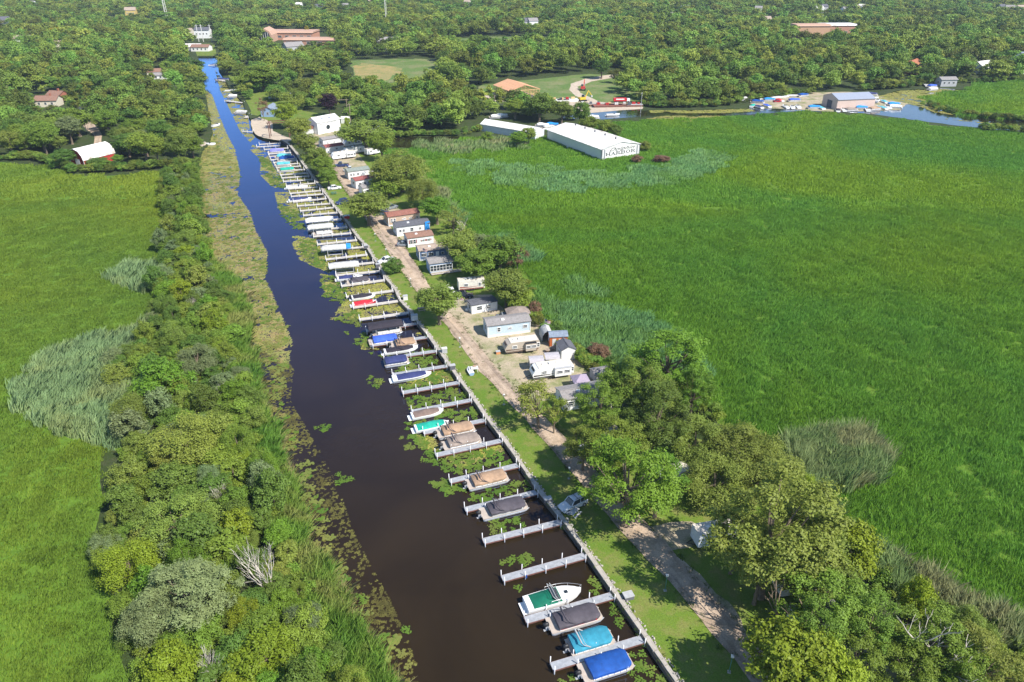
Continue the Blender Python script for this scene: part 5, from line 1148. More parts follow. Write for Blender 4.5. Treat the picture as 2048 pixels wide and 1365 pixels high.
# floating weed: cells of a grid kept where it grows, ragged through real holes
def weed_sheet(name, regs, cell, mat, label, thr, seed, fine=0.4, z=WZ + .006, x=(-330, 70), y=(14, 760), edge=None, water_z=True):
    X = np.arange(x[0], x[1], cell); Y = np.arange(y[0], y[1], cell); GX, GY = np.meshgrid(X, Y); px, py = proj_np(GX + cell / 2, GY + cell / 2, z); vis = in_frame(GX, GY, 60)
    k = np.zeros(GX.shape, bool)
    I0, J0 = np.nonzero(vis & (px > 380) & (py < 1450)); am = np.clip((py[I0, J0] + 110) / 60, 2, 22); wx = nz(GX[I0, J0], GY[I0, J0], .12, seed + 5.0) if len(I0) < 90000 else np.zeros(len(I0)); px[I0, J0] += am * 1.3 * wx
    for rg in regs: k |= inside_np(rg, px, py)
    k &= vis; I, J = np.nonzero(k)
    xs, ys = GX[I, J], GY[I, J]; f = nz(xs, ys, .16, seed) + .6 * nz(xs, ys, .55, seed + 1) + fine * nz(xs, ys, 1.9, seed + 2); kk = f > thr; xs, ys = xs[kk], ys[kk]; n_ = len(xs)
    r1 = np.random.RandomState(seed).uniform(-.42, .42, (n_, 4, 2)) * cell
    V = np.stack([np.stack([xs, ys], 1), np.stack([xs + cell, ys], 1), np.stack([xs + cell, ys + cell], 1), np.stack([xs, ys + cell], 1)], 1) + r1
    V = np.concatenate([V, np.full((n_, 4, 1), z) + np.random.RandomState(seed + 1).uniform(0, .012, (n_, 1, 1))], 2).reshape(-1, 3)
    o = link_mesh(name, np_mesh(name, V, np.arange(n_ * 4).reshape(-1, 4), [mat])); tag(o, label, 'floating weed', None, 'stuff'); return o
M_WEED = ground_mat('floating weed', [(0.27, 0.25, 0.075), (0.21, 0.235, 0.06), (0.30, 0.225, 0.09)], (0.05, 0.35, 3.0), 0.02, .6)
M_WEEDG = ground_mat('slip algae', [(0.26, 0.28, 0.05), (0.33, 0.30, 0.06), (0.22, 0.19, 0.07)], (0.08, 0.5, 3.0), 0.02, .6)
M_WEEDSUB = ground_mat('sunken weed', [(0.10, 0.085, 0.022), (0.07, 0.065, 0.018), (0.16, 0.15, 0.035)], (0.08, 0.5, 3.0), 0.02, .5)
LEFTDENSE = [(x, y) for x, y in LEFTW if y < 800] 
weed_sheet('floating_weed', [LEFTDENSE], .42, M_WEED, 'tan and olive carpet of floating weed along the left bank', -.42, 11)
weed_sheet('floating_weed', [[(409, 180), (424, 190), (440, 235), (452, 265), (470, 300), (480, 345), (400, 345), (398, 318), (404, 300), (418, 285), (424, 262), (414, 210)]], .5, M_WEEDG, 'yellow green algae along the upper left bank', -.55, 19)
weed_sheet('sunken_weed', [[(560, 700), (588, 740), (580, 800), (615, 860), (655, 930), (685, 1000), (705, 1060), (735, 1120), (775, 1190), (815, 1280), (850, 1365), (850, 1420), (760, 1400), (700, 1245), (640, 1125), (588, 1010), (546, 905), (505, 790), (500, 700)]], .2, M_WEEDSUB, 'broken brown weed just under the surface off the cattails', .12, 17, fine=1.3, x=(-70, 10), y=(14, 140))
RWEED = [[(430, 140), (450, 165), (484, 196), (495, 225), (500, 262), (510, 275), (500, 285), (480, 262), (462, 225), (440, 180)], [(505, 290), (530, 300), (545, 330), (565, 360), (575, 380), (545, 375), (520, 350), (522, 320), (500, 300)],
         [(550, 385), (580, 385), (600, 425), (612, 440), (580, 445), (555, 415)], [(585, 470), (630, 478), (655, 520), (660, 548), (600, 520), (585, 490)], [(640, 548), (672, 553), (690, 595), (650, 590)],
         [(690, 600), (820, 605), (825, 625), (700, 640), (660, 640)], [(690, 575), (775, 560), (800, 600), (700, 612)], [(660, 535), (750, 525), (765, 540), (680, 550)], [(645, 503), (735, 495), (745, 520), (655, 530)], [(615, 448), (690, 440), (700, 462), (630, 480)], [(720, 480), (735, 495), (650, 500), (640, 480)],
         [(545, 325), (600, 322), (640, 375), (655, 400), (680, 430), (610, 435), (575, 380)], [(730, 680), (760, 700), (720, 700)], [(830, 655), (850, 665), (820, 680)], [(800, 735), (890, 735), (915, 760), (820, 775)], [(835, 870), (870, 875), (880, 905), (840, 895)], [(880, 905), (1000, 890), (1010, 900), (920, 940)]]
weed_sheet('floating_weed', RWEED, .36, M_WEEDG, 'yellow green algae lying between the docks', -.18, 23)
CW = [[(1500, 218), (1400, 221), (1300, 221), (1300, 226), (1440, 227), (1510, 223)], [(1290, 238), (1330, 232), (1440, 232), (1455, 238), (1400, 246), (1330, 240)], [(1745, 196), (1800, 182), (1870, 177), (1930, 182), (1890, 190), (1850, 198), (1880, 212), (1905, 230), (1870, 226), (1840, 214), (1800, 204)], [(1990, 276), (2060, 280), (2060, 296), (2010, 290)], [(1890, 238), (2040, 252), (2048, 262), (1990, 250)]]
weed_sheet('floating_weed', CW, .9, M_WEEDG, 'yellow algae on the creek by the boatyard', -.4, 29, z=.11, x=(40, 420), y=(220, 560))
# ================================================================ HOMES, TRAILERS, VEHICLES
def siding(name, col): return pm(name, col, 0.6, var=0.05, stripes=('z', 0.2, 0.02))
S_LB = siding('pale blue siding', (0.50, 0.60, 0.66)); S_W = siding('white siding', (0.78, 0.77, 0.75)); S_TAN = siding('tan siding', (0.50, 0.38, 0.28)); S_DB = siding('slate blue siding', (0.10, 0.16, 0.28))
S_CREAM = siding('cream siding', (0.66, 0.60, 0.48)); S_BLUE = siding('light blue siding', (0.28, 0.40, 0.60)); S_GREY = siding('grey siding', (0.42, 0.42, 0.43)); S_BRICK = pm('red brown brick', (0.34, 0.13, 0.08), .9, var=.25, scale=3)
def shingles(name, col): return pm(name, col, 0.9, var=0.22, scale=2.2, bmp=0.02)
R_GREY = shingles('grey shingles', (0.26, 0.24, 0.23)); R_DARK = shingles('dark grey shingles', (0.11, 0.11, 0.125)); R_BROWN = shingles('brown shingles', (0.25, 0.14, 0.10)); R_RED = shingles('red brown shingles', (0.27, 0.115, 0.085))
R_WHITE = pm('white sheet metal roof', (0.76, 0.73, 0.69), .5, var=.06, scale=.8, streak=((0.40, 0.34, 0.28), .22, .52)); R_BLUEG = shingles('blue grey shingles', (0.20, 0.24, 0.30)); R_TAN = shingles('tan shingles', (0.36, 0.28, 0.22)); R_MARO = shingles('maroon roof', (0.28, 0.09, 0.08)); R_GRN = shingles('green grey roof', (0.22, 0.25, 0.22))
M_SKY = pm('blue tinted skylight', (.15, .2, .28), .2)
M_WOOD = pm('new pine lumber', (0.68, 0.42, 0.20), .8, var=.15); M_OLDWOOD = pm('old wood', (0.35, 0.27, 0.2), .85, var=.25)
M_SHUT = pm('maroon shutters', (.25, .05, .05), .6)
def window(parent, x, y, z, w, h, rz=0, shutters=None, frame=None):
    """frame with its pane as a sub-part; local -y faces out"""
    me = cached(('wf', w, h, shutters is not None), lambda: _wmesh(w, h, shutters))
    o = link_mesh('window', me, parent, (x, y, z), rz)
    pn = cached(('wp', w, h), lambda: MB().box((0, -.035, 0), (w, .03, h)).mesh('pane', M_GLASS)); link_mesh('pane', pn, o, (0, 0, 0)); return o
def _wmesh(w, h, sh):
    m = MB(); t = .09
    m.box((0, -.04, h / 2 + t / 2), (w + 2 * t, .09, t)).box((0, -.04, -h / 2 - t / 2), (w + 2 * t, .09, t)).box((-w / 2 - t / 2, -.04, 0), (t, .085, h)).box((w / 2 + t / 2, -.04, 0), (t, .085, h)).box((0, -.06, 0), (w, .04, .05))
    if sh:
        for s in (-1, 1): m.box((s * (w / 2 + t + .16), -.03, 0), (.26, .06, h), m=1)
    return m.mesh('window', [M_WHITE, sh or M_SHUT])
def gable_roof(L, W, zw, rise, mat, e, ov=.3, axis='x', thick=.14, name='roof'):
    a = W / 2 + ov; k = rise / (W / 2); z0 = zw - ov * k; prof = [(-a, z0), (0, zw + rise), (a, z0), (a, z0 + thick), (0, zw + rise + thick), (-a, z0 + thick)]
    m = MB(); Lh = L / 2 + ov
    # two slabs butted at the ridge
    m.prism([(-a, z0), (0, zw + rise), (0, zw + rise + thick), (-a, z0 + thick)], 'x', -Lh, Lh); m.prism([(0, zw + rise), (a, z0), (a, z0 + thick), (0, zw + rise + thick)], 'x', -Lh, Lh)
    m.box((0, 0, zw + rise + thick), (2 * Lh - .02, .25, .06)); return m.build(name, mat, e)
def house_body(L, W, zw, rise, wall, e, z0=0.0, name='wall'):
    m = MB(); m.prism([(-W / 2, z0), (W / 2, z0), (W / 2, zw), (0, zw + rise), (-W / 2, zw)], 'x', -L / 2, L / 2); return m.build(name, wall, e)
def frame_of(x0, y0, x1, y1, W, flip=False):
    """ground frame from the two near base corners; local +x runs left to right, local -y faces the camera"""
    a, b = at(x0, y0), at(x1, y1); d = b - a; L = d.length; rz = math.atan2(d.y, d.x); n = Vector((-math.sin(rz), math.cos(rz), 0)); c = (a + b) / 2 + n * (W / 2); return c, rz, L
def mobile_home(x0, y0, x1, y1, W, zw, roof, wall, label, rise=.55, wins=((-.25, 1, 1), (.05, .8, .8), (.35, 1, 1)), shutters=None, name='mobile_home', skirt=True, door=None, end_win=True, flat=False, ac=True, cat='mobile home', trim=M_WHITE, group='homes along the harbour lane'):
    c, rz, L = frame_of(x0, y0, x1, y1, W); e = empty(name, c, rz, label, cat, group)
    if flat:
        MB().box((0, 0, zw / 2), (L, W, zw)).build('wall', wall, e); r = MB(); r.prism([(-W / 2 - .2, zw), (W / 2 + .2, zw), (W / 2 + .2, zw + .12), (0, zw + .28), (-W / 2 - .2, zw + .12)], 'x', -L / 2 - .2, L / 2 + .2); r.build('roof', roof, e)
    else:
        house_body(L, W, zw, rise, wall, e); gable_roof(L, W, zw, rise, roof, e, .25)
    for f, w, h in wins: window(e, f * L, -W / 2, zw * .58, w, h, 0, shutters)
    if end_win: window(e, -L / 2, 0, zw * .58, 1.1, .9, -math.pi / 2, shutters)
    t = MB()
    for sx in (-1, 1):
        for sy in (-1, 1): t.box((sx * L / 2, sy * W / 2, zw / 2 - .06), (.16, .16, zw - .12))
    t.build('corner_trim', trim, e)
    if skirt: MB().box((0, -W / 2 - .03, .25), (L - .2, .05, .5)).box((-L / 2 - .03, 0, .25), (.05, W - .2, .5)).build('skirting', trim, e)
    if door is not None:
        d = MB().box((door * L, -W / 2 - .04, 1.25), (.9, .08, 2.0)).build('door', trim, e); MB().box((door * L + .3, -W / 2 - .1, 1.2), (.06, .06, .12)).build('handle', M_GREYW, d)
        MB().box((door * L, -W / 2 - .6, .2), (1.4, 1.0, .4)).build('step', M_OLDWOOD, e)
    if ac and not flat: MB().box((-.12 * L, -W * .18, zw + rise * .9), (.8, .6, .4), taper=.8).build('roof_vent', M_WHITE, e)
    return e
mobile_home(976, 676, 1060, 665, 3.9, 2.9, R_GREY, S_LB, 'long pale blue mobile home with grey shingle roof and white roof vent', wins=((-.24, .6, .9), (.02, .7, .35), (.38, .9, .6)))
mobile_home(1128, 823, 1212, 808, 4.2, 2.5, R_GREY, S_W, 'white mobile home with grey roof half hidden by the cottonwoods', wins=((-.35, .8, .9), (-.12, .7, .6), (.1, .7, .6), (.35, .8, .6)))
mobile_home(944, 629, 994, 620, 3.0, 2.2, R_DARK, S_W, 'white mobile home with dark flat roof beside the black car', wins=((-.2, 1.2, .9), (.15, .9, .7)), flat=True)
h_ = mobile_home(840, 523, 897, 516, 4.4, 2.9, R_TAN, S_DB, 'slate blue mobile home with large white framed windows', wins=((-.34, 1.3, .8), (-.10, 1.3, .8), (.3, .7, .6)), door=.12)
mobile_home(817, 496, 867, 489, 4.4, 2.8, R_BROWN, S_W, 'white mobile home with brown roof and maroon shuttered windows', wins=((-.38, .6, 1.1), (-.24, .6, 1.1), (.1, .7, .5), (.32, .8, .6)), shutters=M_SHUT)
mobile_home(795, 474, 860, 465, 4.6, 2.9, R_DARK, S_W, 'white mobile home with dark roof and a blue tarp hanging at its right end', wins=((-.4, .6, .7), (-.3, .6, .7), (-.05, .9, .9), (.2, .8, .6)))
c, rz, L = frame_of(852, 467, 860, 465, .2); 
MB().box((0, 0, 1.9), (1.6, .15, 3.2)).build('blue_tarp', CV['sky'], None, loc=c, rz=rz); tag(bpy.data.objects['blue_tarp'], 'bright blue tarp hung over the end of the dark roofed white home', 'tarp')
mobile_home(778, 454, 840, 445, 4.4, 3.1, R_RED, S_TAN, 'tan mobile home with red brown roof and high small windows', wins=((-.4, .55, 1.0), (-.31, .55, 1.0), (-.38, .9, .25), (-.02, .9, .3), (.02, .5, .5), (.2, .8, .25), (.42, .6, .6)), ac=False)
mobile_home(727, 394, 758, 389, 3.8, 3.0, R_GREY, S_W, 'small white home with grey roof and a blue railed porch', wins=((-.2, .8, .8), (.22, .9, .8)), end_win=False, ac=False)
mobile_home(713, 379, 752, 372, 4.2, 3.0, R_MARO, S_W, 'white mobile home with maroon roof among the far homes', wins=((-.3, .8, .6), (-.05, .7, .7), (.15, .7, .6), (.35, .9, .5)), ac=False)
mobile_home(698, 360, 740, 354, 4.2, 2.9, R_GRN, S_W, 'white mobile home with green grey roof behind the pickup truck', wins=((-.38, .5, .8), (-.25, .5, .8), (-.05, .8, .6), (.25, .9, .5)), ac=False)
mobile_home(653, 308, 688, 303, 4.0, 2.6, R_MARO, S_W, 'short white home with maroon roof between the far trailers', wins=((.1, .8, .5),), ac=False)
mobile_home(648, 297, 690, 290, 4.5, 3.4, R_GREY, S_W, 'white two level home with a grey roof beyond the far trailers', wins=((-.3, .6, .4), (0, .6, .4)), ac=False)
mobile_home(733, 271, 766, 268, 5, 3.0, R_WHITE, S_W, 'white roofed home at the left end of the brown pond', wins=((-.3, .9, 1.2), (0, .9, 1.2), (.3, .9, 1.2)), ac=False)
# porch house with railed deck
c, rz, L = frame_of(861, 549, 905, 543, 4.2); e = empty('porch_house', c, rz, 'pale blue porch house with grey roof and white framed screens', 'mobile home', 'homes along the harbour lane')
house_body(L, 4.2, 2.9, .5, S_BLUE, e); gable_roof(L, 4.2, 2.9, .5, R_GREY, e, .3)
for k in range(7):
    window(e, -L / 2 + L * (k + .5) / 7, -2.1, 1.5, .75, 1.5)
r = MB(); r.beam((-L / 2, -3.4, 1.0), (L / 2 + 2, -3.4, 1.0), .07); r.beam((-L / 2, -3.4, .4), (L / 2 + 2, -3.4, .4), .06)
for k in range(26): r.box((-L / 2 + (L + 2) * k / 25, -3.4, .7), (.06, .06, .62))
r.build('railing', M_WHITE, e); MB().box((1, -2.8, .3), (L + 2, 1.35, .12)).build('porch_deck', M_OLDWOOD, e)
# porch of the small far home
c, rz, L = frame_of(728, 399, 756, 394, 2); e = empty('porch', c, rz, 'blue railed porch in front of the small white home', 'porch'); MB().box((0, 0, .45), (L, 2, .14)).build('porch_deck', M_OLDWOOD, e); r = MB(); r.beam((-L / 2, -1, 1.2), (L / 2, -1, 1.2), .08)
for k in range(14): r.box((-L / 2 + L * k / 13, -1, .85), (.06, .06, .7))
r.build('railing', S_BLUE, e)
def shed(px, py, L, W, zw, rise, wall, roof, label, rz=.1, name='garden_shed', win=True, cat='shed', door=True):
    p = at(px, py); e = empty(name, p, rz, label, cat); 
    house_body(L, W, zw, rise, wall, e); gable_roof(L, W, zw, rise, roof, e, .15)
    if win: window(e, -L / 2, 0, zw * .6, .9, .7, -math.pi / 2); window(e, .15 * L, -W / 2, zw * .6, .9, .7)
    if door: MB().box((-.25 * L, -W / 2 - .03, 1.0), (.8, .06, 1.9)).build('door', M_OFFW, e)
    return e
shed(1131, 713, 3.6, 3.0, 2.5, .75, S_W, R_DARK, 'white garden shed with dark grey roof and cross barred window', .25 - 1.57)
shed(1115, 688, 3.8, 2.6, 2.4, .55, pm('orange stained boards', (.50, .13, .035), .7, var=.2), R_BLUEG, 'orange wooden shed with blue grey roof beside the grey hoop tent', .1)
shed(1200, 757, 3.4, 2.6, 1.7, .5, S_GREY, R_GREY, 'small grey shed near the lilac canopy tent', .3, win=False)
shed(617, 268, 5, 4, 2.6, .8, S_W, R_MARO, 'small white shed with maroon roof leaning against the big white building', .1, win=False)
shed(692, 246, 4, 3.5, 2.3, .6, S_W, R_WHITE, 'white hut beside the slim yellow green tree', .1, win=False)
p = at(1093, 676); e = empty('hoop_tent', p, 1.75, 'grey fabric hoop tent left of the orange shed', 'tent'); arcp = [(-1.3, 0), (-1.25, 1.3), (-.8, 2.1), (0, 2.45), (.8, 2.1), (1.25, 1.3), (1.3, 0)]
m = MB(); m.loft([[(x, u, v) for u, v in arcp] for x in (-1.6, -.8, 0, .8, 1.6)], 0, False, closed=False); m.build('cover', CV['grey'], e, 40); m = MB()
for x in (-1.6, 1.6): m.tube([(x, u, v + .02) for u, v in arcp], .05, 5)
m.build('frame', M_GREYW, e)
def gazebo(px, py, W, roof, label, name='gazebo', z=2.2, rise=1.1, rz=.2, cat='gazebo', sides=4):
    p = at(px, py); e = empty(name, p, rz, label, cat); a0 = math.pi / sides; ring = [(W / 2 * 1.35 * math.cos(a0 + k * 2 * math.pi / sides), W / 2 * 1.35 * math.sin(a0 + k * 2 * math.pi / sides)) for k in range(sides)]
    m = MB()
    m.loft([[(x, y, z - .22) for x, y in ring], [(x, y, z) for x, y in ring], [(x * .30, y * .30, z + rise * .72) for x, y in ring], [(x * .02, y * .02, z + rise) for x, y in ring]]); m.build('canopy', roof, e)
    for x, y in ring: MB().beam((x * .93, y * .93, 0), (x * .93, y * .93, z - .2), .1).build('post', M_GREYW, e)
gazebo(1035, 640, 4.6, shingles('taupe gazebo canopy', (.26, .21, .18)), 'gazebo with a taupe two stage roof behind the pale blue home', sides=6, rise=1.0, z=2.3)
gazebo(1160, 778, 3.4, pm('lilac grey canopy cloth', (.34, .28, .36), .8), 'lilac grey pop up canopy tent beside the grey roofed home', name='canopy_tent', cat='tent')
# ---- big white building with round window
c, rz, L = frame_of(637, 270, 682, 261, 8.0); e = empty('white_building', c, rz, 'large white club building with a round dark window and two skylights', 'building')
house_body(L, 8, 5.2, 1.7, S_W, e); gable_roof(L, 8, 5.2, 1.7, R_WHITE, e, .3)
m = MB(); m.tube([(-.05 * L, -4.02, 2.6), (-.05 * L, -4.12, 2.6)], .85, 16); m.build('round_window', M_GLASS, e)
m = MB()
for k in range(16):
    a, b = 6.28 * k / 16, 6.28 * (k + 1) / 16; m.beam((-.05 * L + .95 * math.cos(a), -4.1, 2.6 + .95 * math.sin(a)), (-.05 * L + .95 * math.cos(b), -4.1, 2.6 + .95 * math.sin(b)), .12)
m.build('round_frame', R_DARK, e)
for k in (-.18, .14): MB().box((k * L, -2.0, 5.2 + .85 + .22), (.9, 1.2, .16)).build('skylight', M_SKY, e).rotation_euler = (0, 0, 0)
m = MB(); 
for pts_ in ([(-.42, 2.0), (-.38, 2.7), (-.30, 3.0), (-.22, 2.7), (-.26, 2.2)], [(-.44, 1.2), (-.36, 1.7), (-.27, 1.8), (-.19, 2.2)], [(-.40, 1.0), (-.30, 1.2), (-.2, 1.1)]):
    for u, v in zip(pts_, pts_[1:]): m.beam((u[0] * L, -4.03, u[1]), (v[0] * L, -4.03, v[1]), .10)
m.build('painted_emblem', R_DARK, e)
m = MB(); q = random.Random(2)
for k in range(13): m.box((-.38 * L + .055 * L * k, -4.03, 4.25 + .02 * k), (.26 + .1 * q.random(), .04, .30 + .12 * (k % 3 == 0)))
m.build('name_lettering', R_DARK, e)
# ---- blue boathouse
def small_house(px, py, L, W, zw, rise, wall, roof, label, rz=0.0, name='house', wins=3, chim=False, cat='house', group=None, ridge='x'):
    p = at(px, py); e = empty(name, p, rz, label, cat, group); house_body(L, W, zw, rise, wall, e); r = gable_roof(L, W, zw, rise, roof, e, .4)
    for k in range(wins): window(e, -L / 2 + L * (k + .7) / (wins + .4), -W / 2, zw * .55, 1.1, 1.1)
    window(e, -L / 2, 0, zw * .55, 1.1, 1.1, -math.pi / 2)
    if chim: MB().box((L * .15, 0, zw + rise + .5), (.9, .7, 1.4)).build('chimney', S_BRICK, r)
    return e
small_house(543, 231, 9, 7, 3.2, 1.9, S_BLUE, R_BLUEG, 'small blue boathouse with a grey gable roof by the sand beach', 1.35 + .15, wins=2)
# ---- Dolphin Harbor barn
a, b, cc = at(1206, 323), at(1275, 309), at(1097, 281); wv = b - a; Wb = wv.length; Lb = (cc - a).length; rz = math.atan2((a - cc).y, (a - cc).x)
ctr = (b + cc) / 2; e = empty('storage_barn', (ctr.x, ctr.y, 0), rz, 'long white storage barn with DOLPHIN HARBOR painted on its gable', 'barn')
zw, rise = 4.4, 1.9; m = MB(); m.prism([(-Wb / 2, 0), (Wb / 2, 0), (Wb / 2, zw), (0, zw + rise), (-Wb / 2, zw)], 'x', -Lb / 2, Lb / 2); m.build('wall', pm('white ribbed steel wall', (.74, .73, .70), .5, var=.05, stripes=('x', .5, .02)), e)
n = 8; a_ = Wb / 2 + .5; k_ = rise / (Wb / 2); z0 = zw - .5 * k_
for s in (-1, 1):
    me = MB().prism([(0, zw + rise + .02), (s * a_, z0), (s * a_, z0 + .12), (0, zw + rise + .14)], 'x', -Lb / n / 2 - .33 / n, Lb / n / 2 + .28 / n).mesh('roof_panel', R_WHITE)
    for k in range(n): link_mesh('roof_panel', me, e, (-Lb / 2 - .2 + (Lb + .6) * (k + .5) / n - .1, 0, (k % 2) * .015))
for k in range(5): MB().tube([(-Lb / 2 + Lb * (k + .9) / 5.6, .8, zw + rise - .1), (-Lb / 2 + Lb * (k + .9) / 5.6, .8, zw + rise + .75)], .33, 8).build('roof_vent', R_DARK, e)
t = MB(); gx = Lb / 2 + .03
for s in (-1, 1):
    t.box((gx, s * (Wb / 2 - .15), zw / 2), (.1, .35, zw - .1)); t.box((gx - .02, s * (Wb / 2 - 1.3), zw / 2 - .1), (.08, .7, zw - .3))
    t.box((-Lb / 2, s * Wb / 2, zw / 2), (.3, .1, zw - .1)); t.box((Lb / 2 - .3, s * (Wb / 2 + .02), zw / 2), (.35, .1, zw - .1))
t.build('corner_trim', pm('grey trim', (.25, .26, .28)), e)
g = MB(); g.beam((gx, -Wb / 2 - .3, z0 + .1), (gx, 0, zw + rise + .03), .12, .2); g.beam((gx, Wb / 2 + .3, z0 + .1), (gx, 0, zw + rise + .03), .12, .2); g.build('gable_trim', pm('grey trim', (.25, .26, .28)), e)
# slab serif lettering made of strokes; u to the right, v up, one unit high
def st(m, u0, v0, u1, v1, w, X, O, S):
    m.beam((X, O + u0 * S, 1.0 + v0 * S), (X, O + u1 * S, 1.0 + v1 * S), .05, w * S)
GL = {'H': ([(.15, 0, .15, 1, .22), (.85, 0, .85, 1, .22), (.15, .5, .85, .5, .14)], [(.15, 0), (.85, 0), (.15, 1), (.85, 1)]),
      'A': ([(.12, 0, .5, 1, .14), (.5, 1, .88, 0, .24), (.25, .36, .75, .36, .12)], [(.1, 0), (.9, 0)]),
      'R': ([(.18, 0, .18, 1, .22), (.18, .94, .7, .94, .12), (.7, .94, .82, .74, .2), (.82, .74, .7, .5, .2), (.18, .48, .72, .48, .12), (.55, .48, .88, 0, .22)], [(.15, 0), (.92, 0), (.15, 1)]),
      'B': ([(.18, 0, .18, 1, .22), (.18, .94, .7, .94, .12), (.74, .94, .80, .55, .2), (.18, .52, .74, .52, .12), (.84, .48, .84, .08, .2), (.18, .06, .8, .06, .12)], [(.12, 0), (.12, 1)]),
      'O': ([(.14, .25, .14, .75, .22), (.86, .25, .86, .75, .22), (.14, .75, .35, .96, .16), (.35, .95, .65, .95, .13), (.65, .96, .86, .75, .16), (.14, .25, .35, .04, .16), (.35, .05, .65, .05, .13), (.65, .04, .86, .25, .16)], [])}
m = MB(); S = 1.22; adv = (Wb - 3.9) / 6; lw = adv * .86 / S; O0 = -(Wb - 3.9) / 2 + .05
for k, ch in enumerate('HARBOR'):
    O = O0 + k * adv
    for u0, v0, u1, v1, w_ in GL[ch][0]: m.beam((gx + .03, O + u0 * lw * S, 1.62 + v0 * S), (gx + .03, O + u1 * lw * S, 1.62 + v1 * S), w_ * S * 1.15, .05)
    for u, v in GL[ch][1]: m.box((gx + .03, O + u * lw * S, 1.62 + v * (S - .12) + .06), (.05, .34 * S * lw, .14))
m.build('harbor_lettering', pm('black sign paint', (.015, .015, .02), .5), e)
fc = bpy.data.curves.new('dolphin_lettering', 'FONT'); fc.body = 'Dolphin'; fc.size = 2.3; fc.shear = .55; fc.offset = -.008; fc.extrude = .02; fc.space_character = 1.05; fc.align_x = 'CENTER'
ft = bpy.data.objects.new('dolphin_text', fc); COL.objects.link(ft); bpy.context.view_layer.update(); fme = bpy.data.meshes.new_from_object(ft); bpy.data.objects.remove(ft); print('text w', max(v.co.x for v in fme.vertices) - min(v.co.x for v in fme.vertices), Wb)
fme.materials.clear(); fme.materials.append(pm('black sign paint', (.015, .015, .02), .5)); fo = link_mesh('dolphin_lettering', fme, e); fo.location = (gx + .06, .1, 3.22); fo.rotation_euler = (R(90), 0, R(90)); fo.scale = ((Wb - 6.2) / 7.9, .80, 1)
# ---- second white shed, marina building, far buildings
def barn(p0, p1, p2, zw, rise, wall, roof, label, name='storage_shed', panels=6, door=True, cat='shed'):
    """p0-p1 = base of the near gable (left, right), p2 = far base corner on the left side"""
    a, b, c_ = at(*p0), at(*p1), at(*p2); W = (b - a).length; L = (c_ - a).length; rz = math.atan2((a - c_).y, (a - c_).x); u = Vector((math.cos(rz), math.sin(rz), 0)); v = Vector((-u.y, u.x, 0))
    ctr = (a + c_) / 2 + v * W / 2; e = empty(name, (ctr.x, ctr.y, 0), rz, label, cat); m = MB(); m.prism([(-W / 2, 0), (W / 2, 0), (W / 2, zw), (0, zw + rise), (-W / 2, zw)], 'x', -L / 2, L / 2); m.build('wall', wall, e)
    for s in (-1, 1):
        me = MB().prism([(0, zw + rise + .02), (s * (W / 2 + .4), zw - .4 * rise / (W / 2)), (s * (W / 2 + .4), zw - .4 * rise / (W / 2) + .12), (0, zw + rise + .14)], 'x', -L / panels / 2, L / panels / 2).mesh('roof_panel', roof)
        for k in range(panels): link_mesh('roof_panel', me, e, (-L / 2 + L * (k + .5) / panels, 0, (k % 2) * .012))
    if door: MB().box((L / 2 + .04, -W * .05, 1.7), (.1, W * .35, 3.2)).build('door', R_DARK if door == 'dark' else M_OFFW, e)
    return e, L, W
barn((1070, 281), (1096, 277), (961, 262), 3.2, 1.6, pm('pale steel wall', (.62, .64, .66), .5, stripes=('x', .5, .02)), R_WHITE, 'older white storage shed beyond the painted barn', door='w')
barn((1643, 211), (1643 - 33, 202), (1716, 208), 5.2, 2.0, pm('beige steel wall', (.58, .44, .38), .6, var=.05), pm('grey blue steel roof', (.30, .33, .40), .45, var=.08), 'beige boatyard building with grey blue roof and a dark doorway', name='boatyard_building', door=False, cat='building')
p = at(1626, 207.5); e = empty('boat_shed_door', p, 0, 'dark open doorway in the gable of the boatyard building', 'doorway'); 
bpy.data.objects.remove(e)
bo = bpy.data.objects['boatyard_building']
wl = [c_ for c_ in bo.children if c_.name.startswith('wall')][0]
xs = [v.co.x for v in wl.data.vertices]; MB().box((max(xs) * 1.0 + .05, 0, 2.0), (.12, 4.2, 3.9)).build('door', R_DARK, bo)
MB().box((min(xs) - .05, 0, 2.0), (.12, 4.2, 3.9)).build('door', R_DARK, bo)
# timber frame building under construction
a, b, c_ = at(1027, 202), at(1073, 194), at(993, 188); W = (b - a).length; L = (c_ - a).length; rz = math.atan2((a - c_).y, (a - c_).x); ctr = (b + c_) / 2
e = empty('timber_frame_building', (ctr.x, ctr.y, 0), rz, 'building under construction with bare pine frame and plywood roof', 'building site'); zw, rise = 4.6, 2.6
print('timber', L, W)
s_ = cached('stud', lambda: MB().box((0, 0, zw / 2), (.16, .16, zw)).mesh('stud', M_WOOD))
for k in range(15):
    for s in (-1, 1): link_mesh('stud', s_, e, (-L / 2 + L * k / 14, s * W / 2, 0))
for k in range(1, 10):
    for s in (-1, 1): link_mesh('stud', s_, e, (s * L / 2, -W / 2 + W * k / 10, 0))
m = MB()
for z in (.1, zw / 2, zw):
    for s in (-1, 1): m.beam((-L / 2, s * W / 2, z), (L / 2, s * W / 2, z), .2); m.beam((s * L / 2, -W / 2, z), (s * L / 2, W / 2, z), .2)
m.build('plate', M_WOOD, e)
m = MB(); a_ = W / 2 + .6; z0 = zw - .6 * rise / (W / 2)
for s in (-1, 1):
    me = MB().prism([(0, zw + rise), (s * a_, z0), (s * a_, z0 + .14), (0, zw + rise + .14)], 'x', -L / 12, L / 12).mesh('roof_sheathing', pm('plywood', (.62, .33, .18), .8, var=.12, scale=.6))
    for k in range(6): link_mesh('roof_sheathing', me, e, (-L / 2 + L * (k + .5) / 6, 0, (k % 2) * .03))
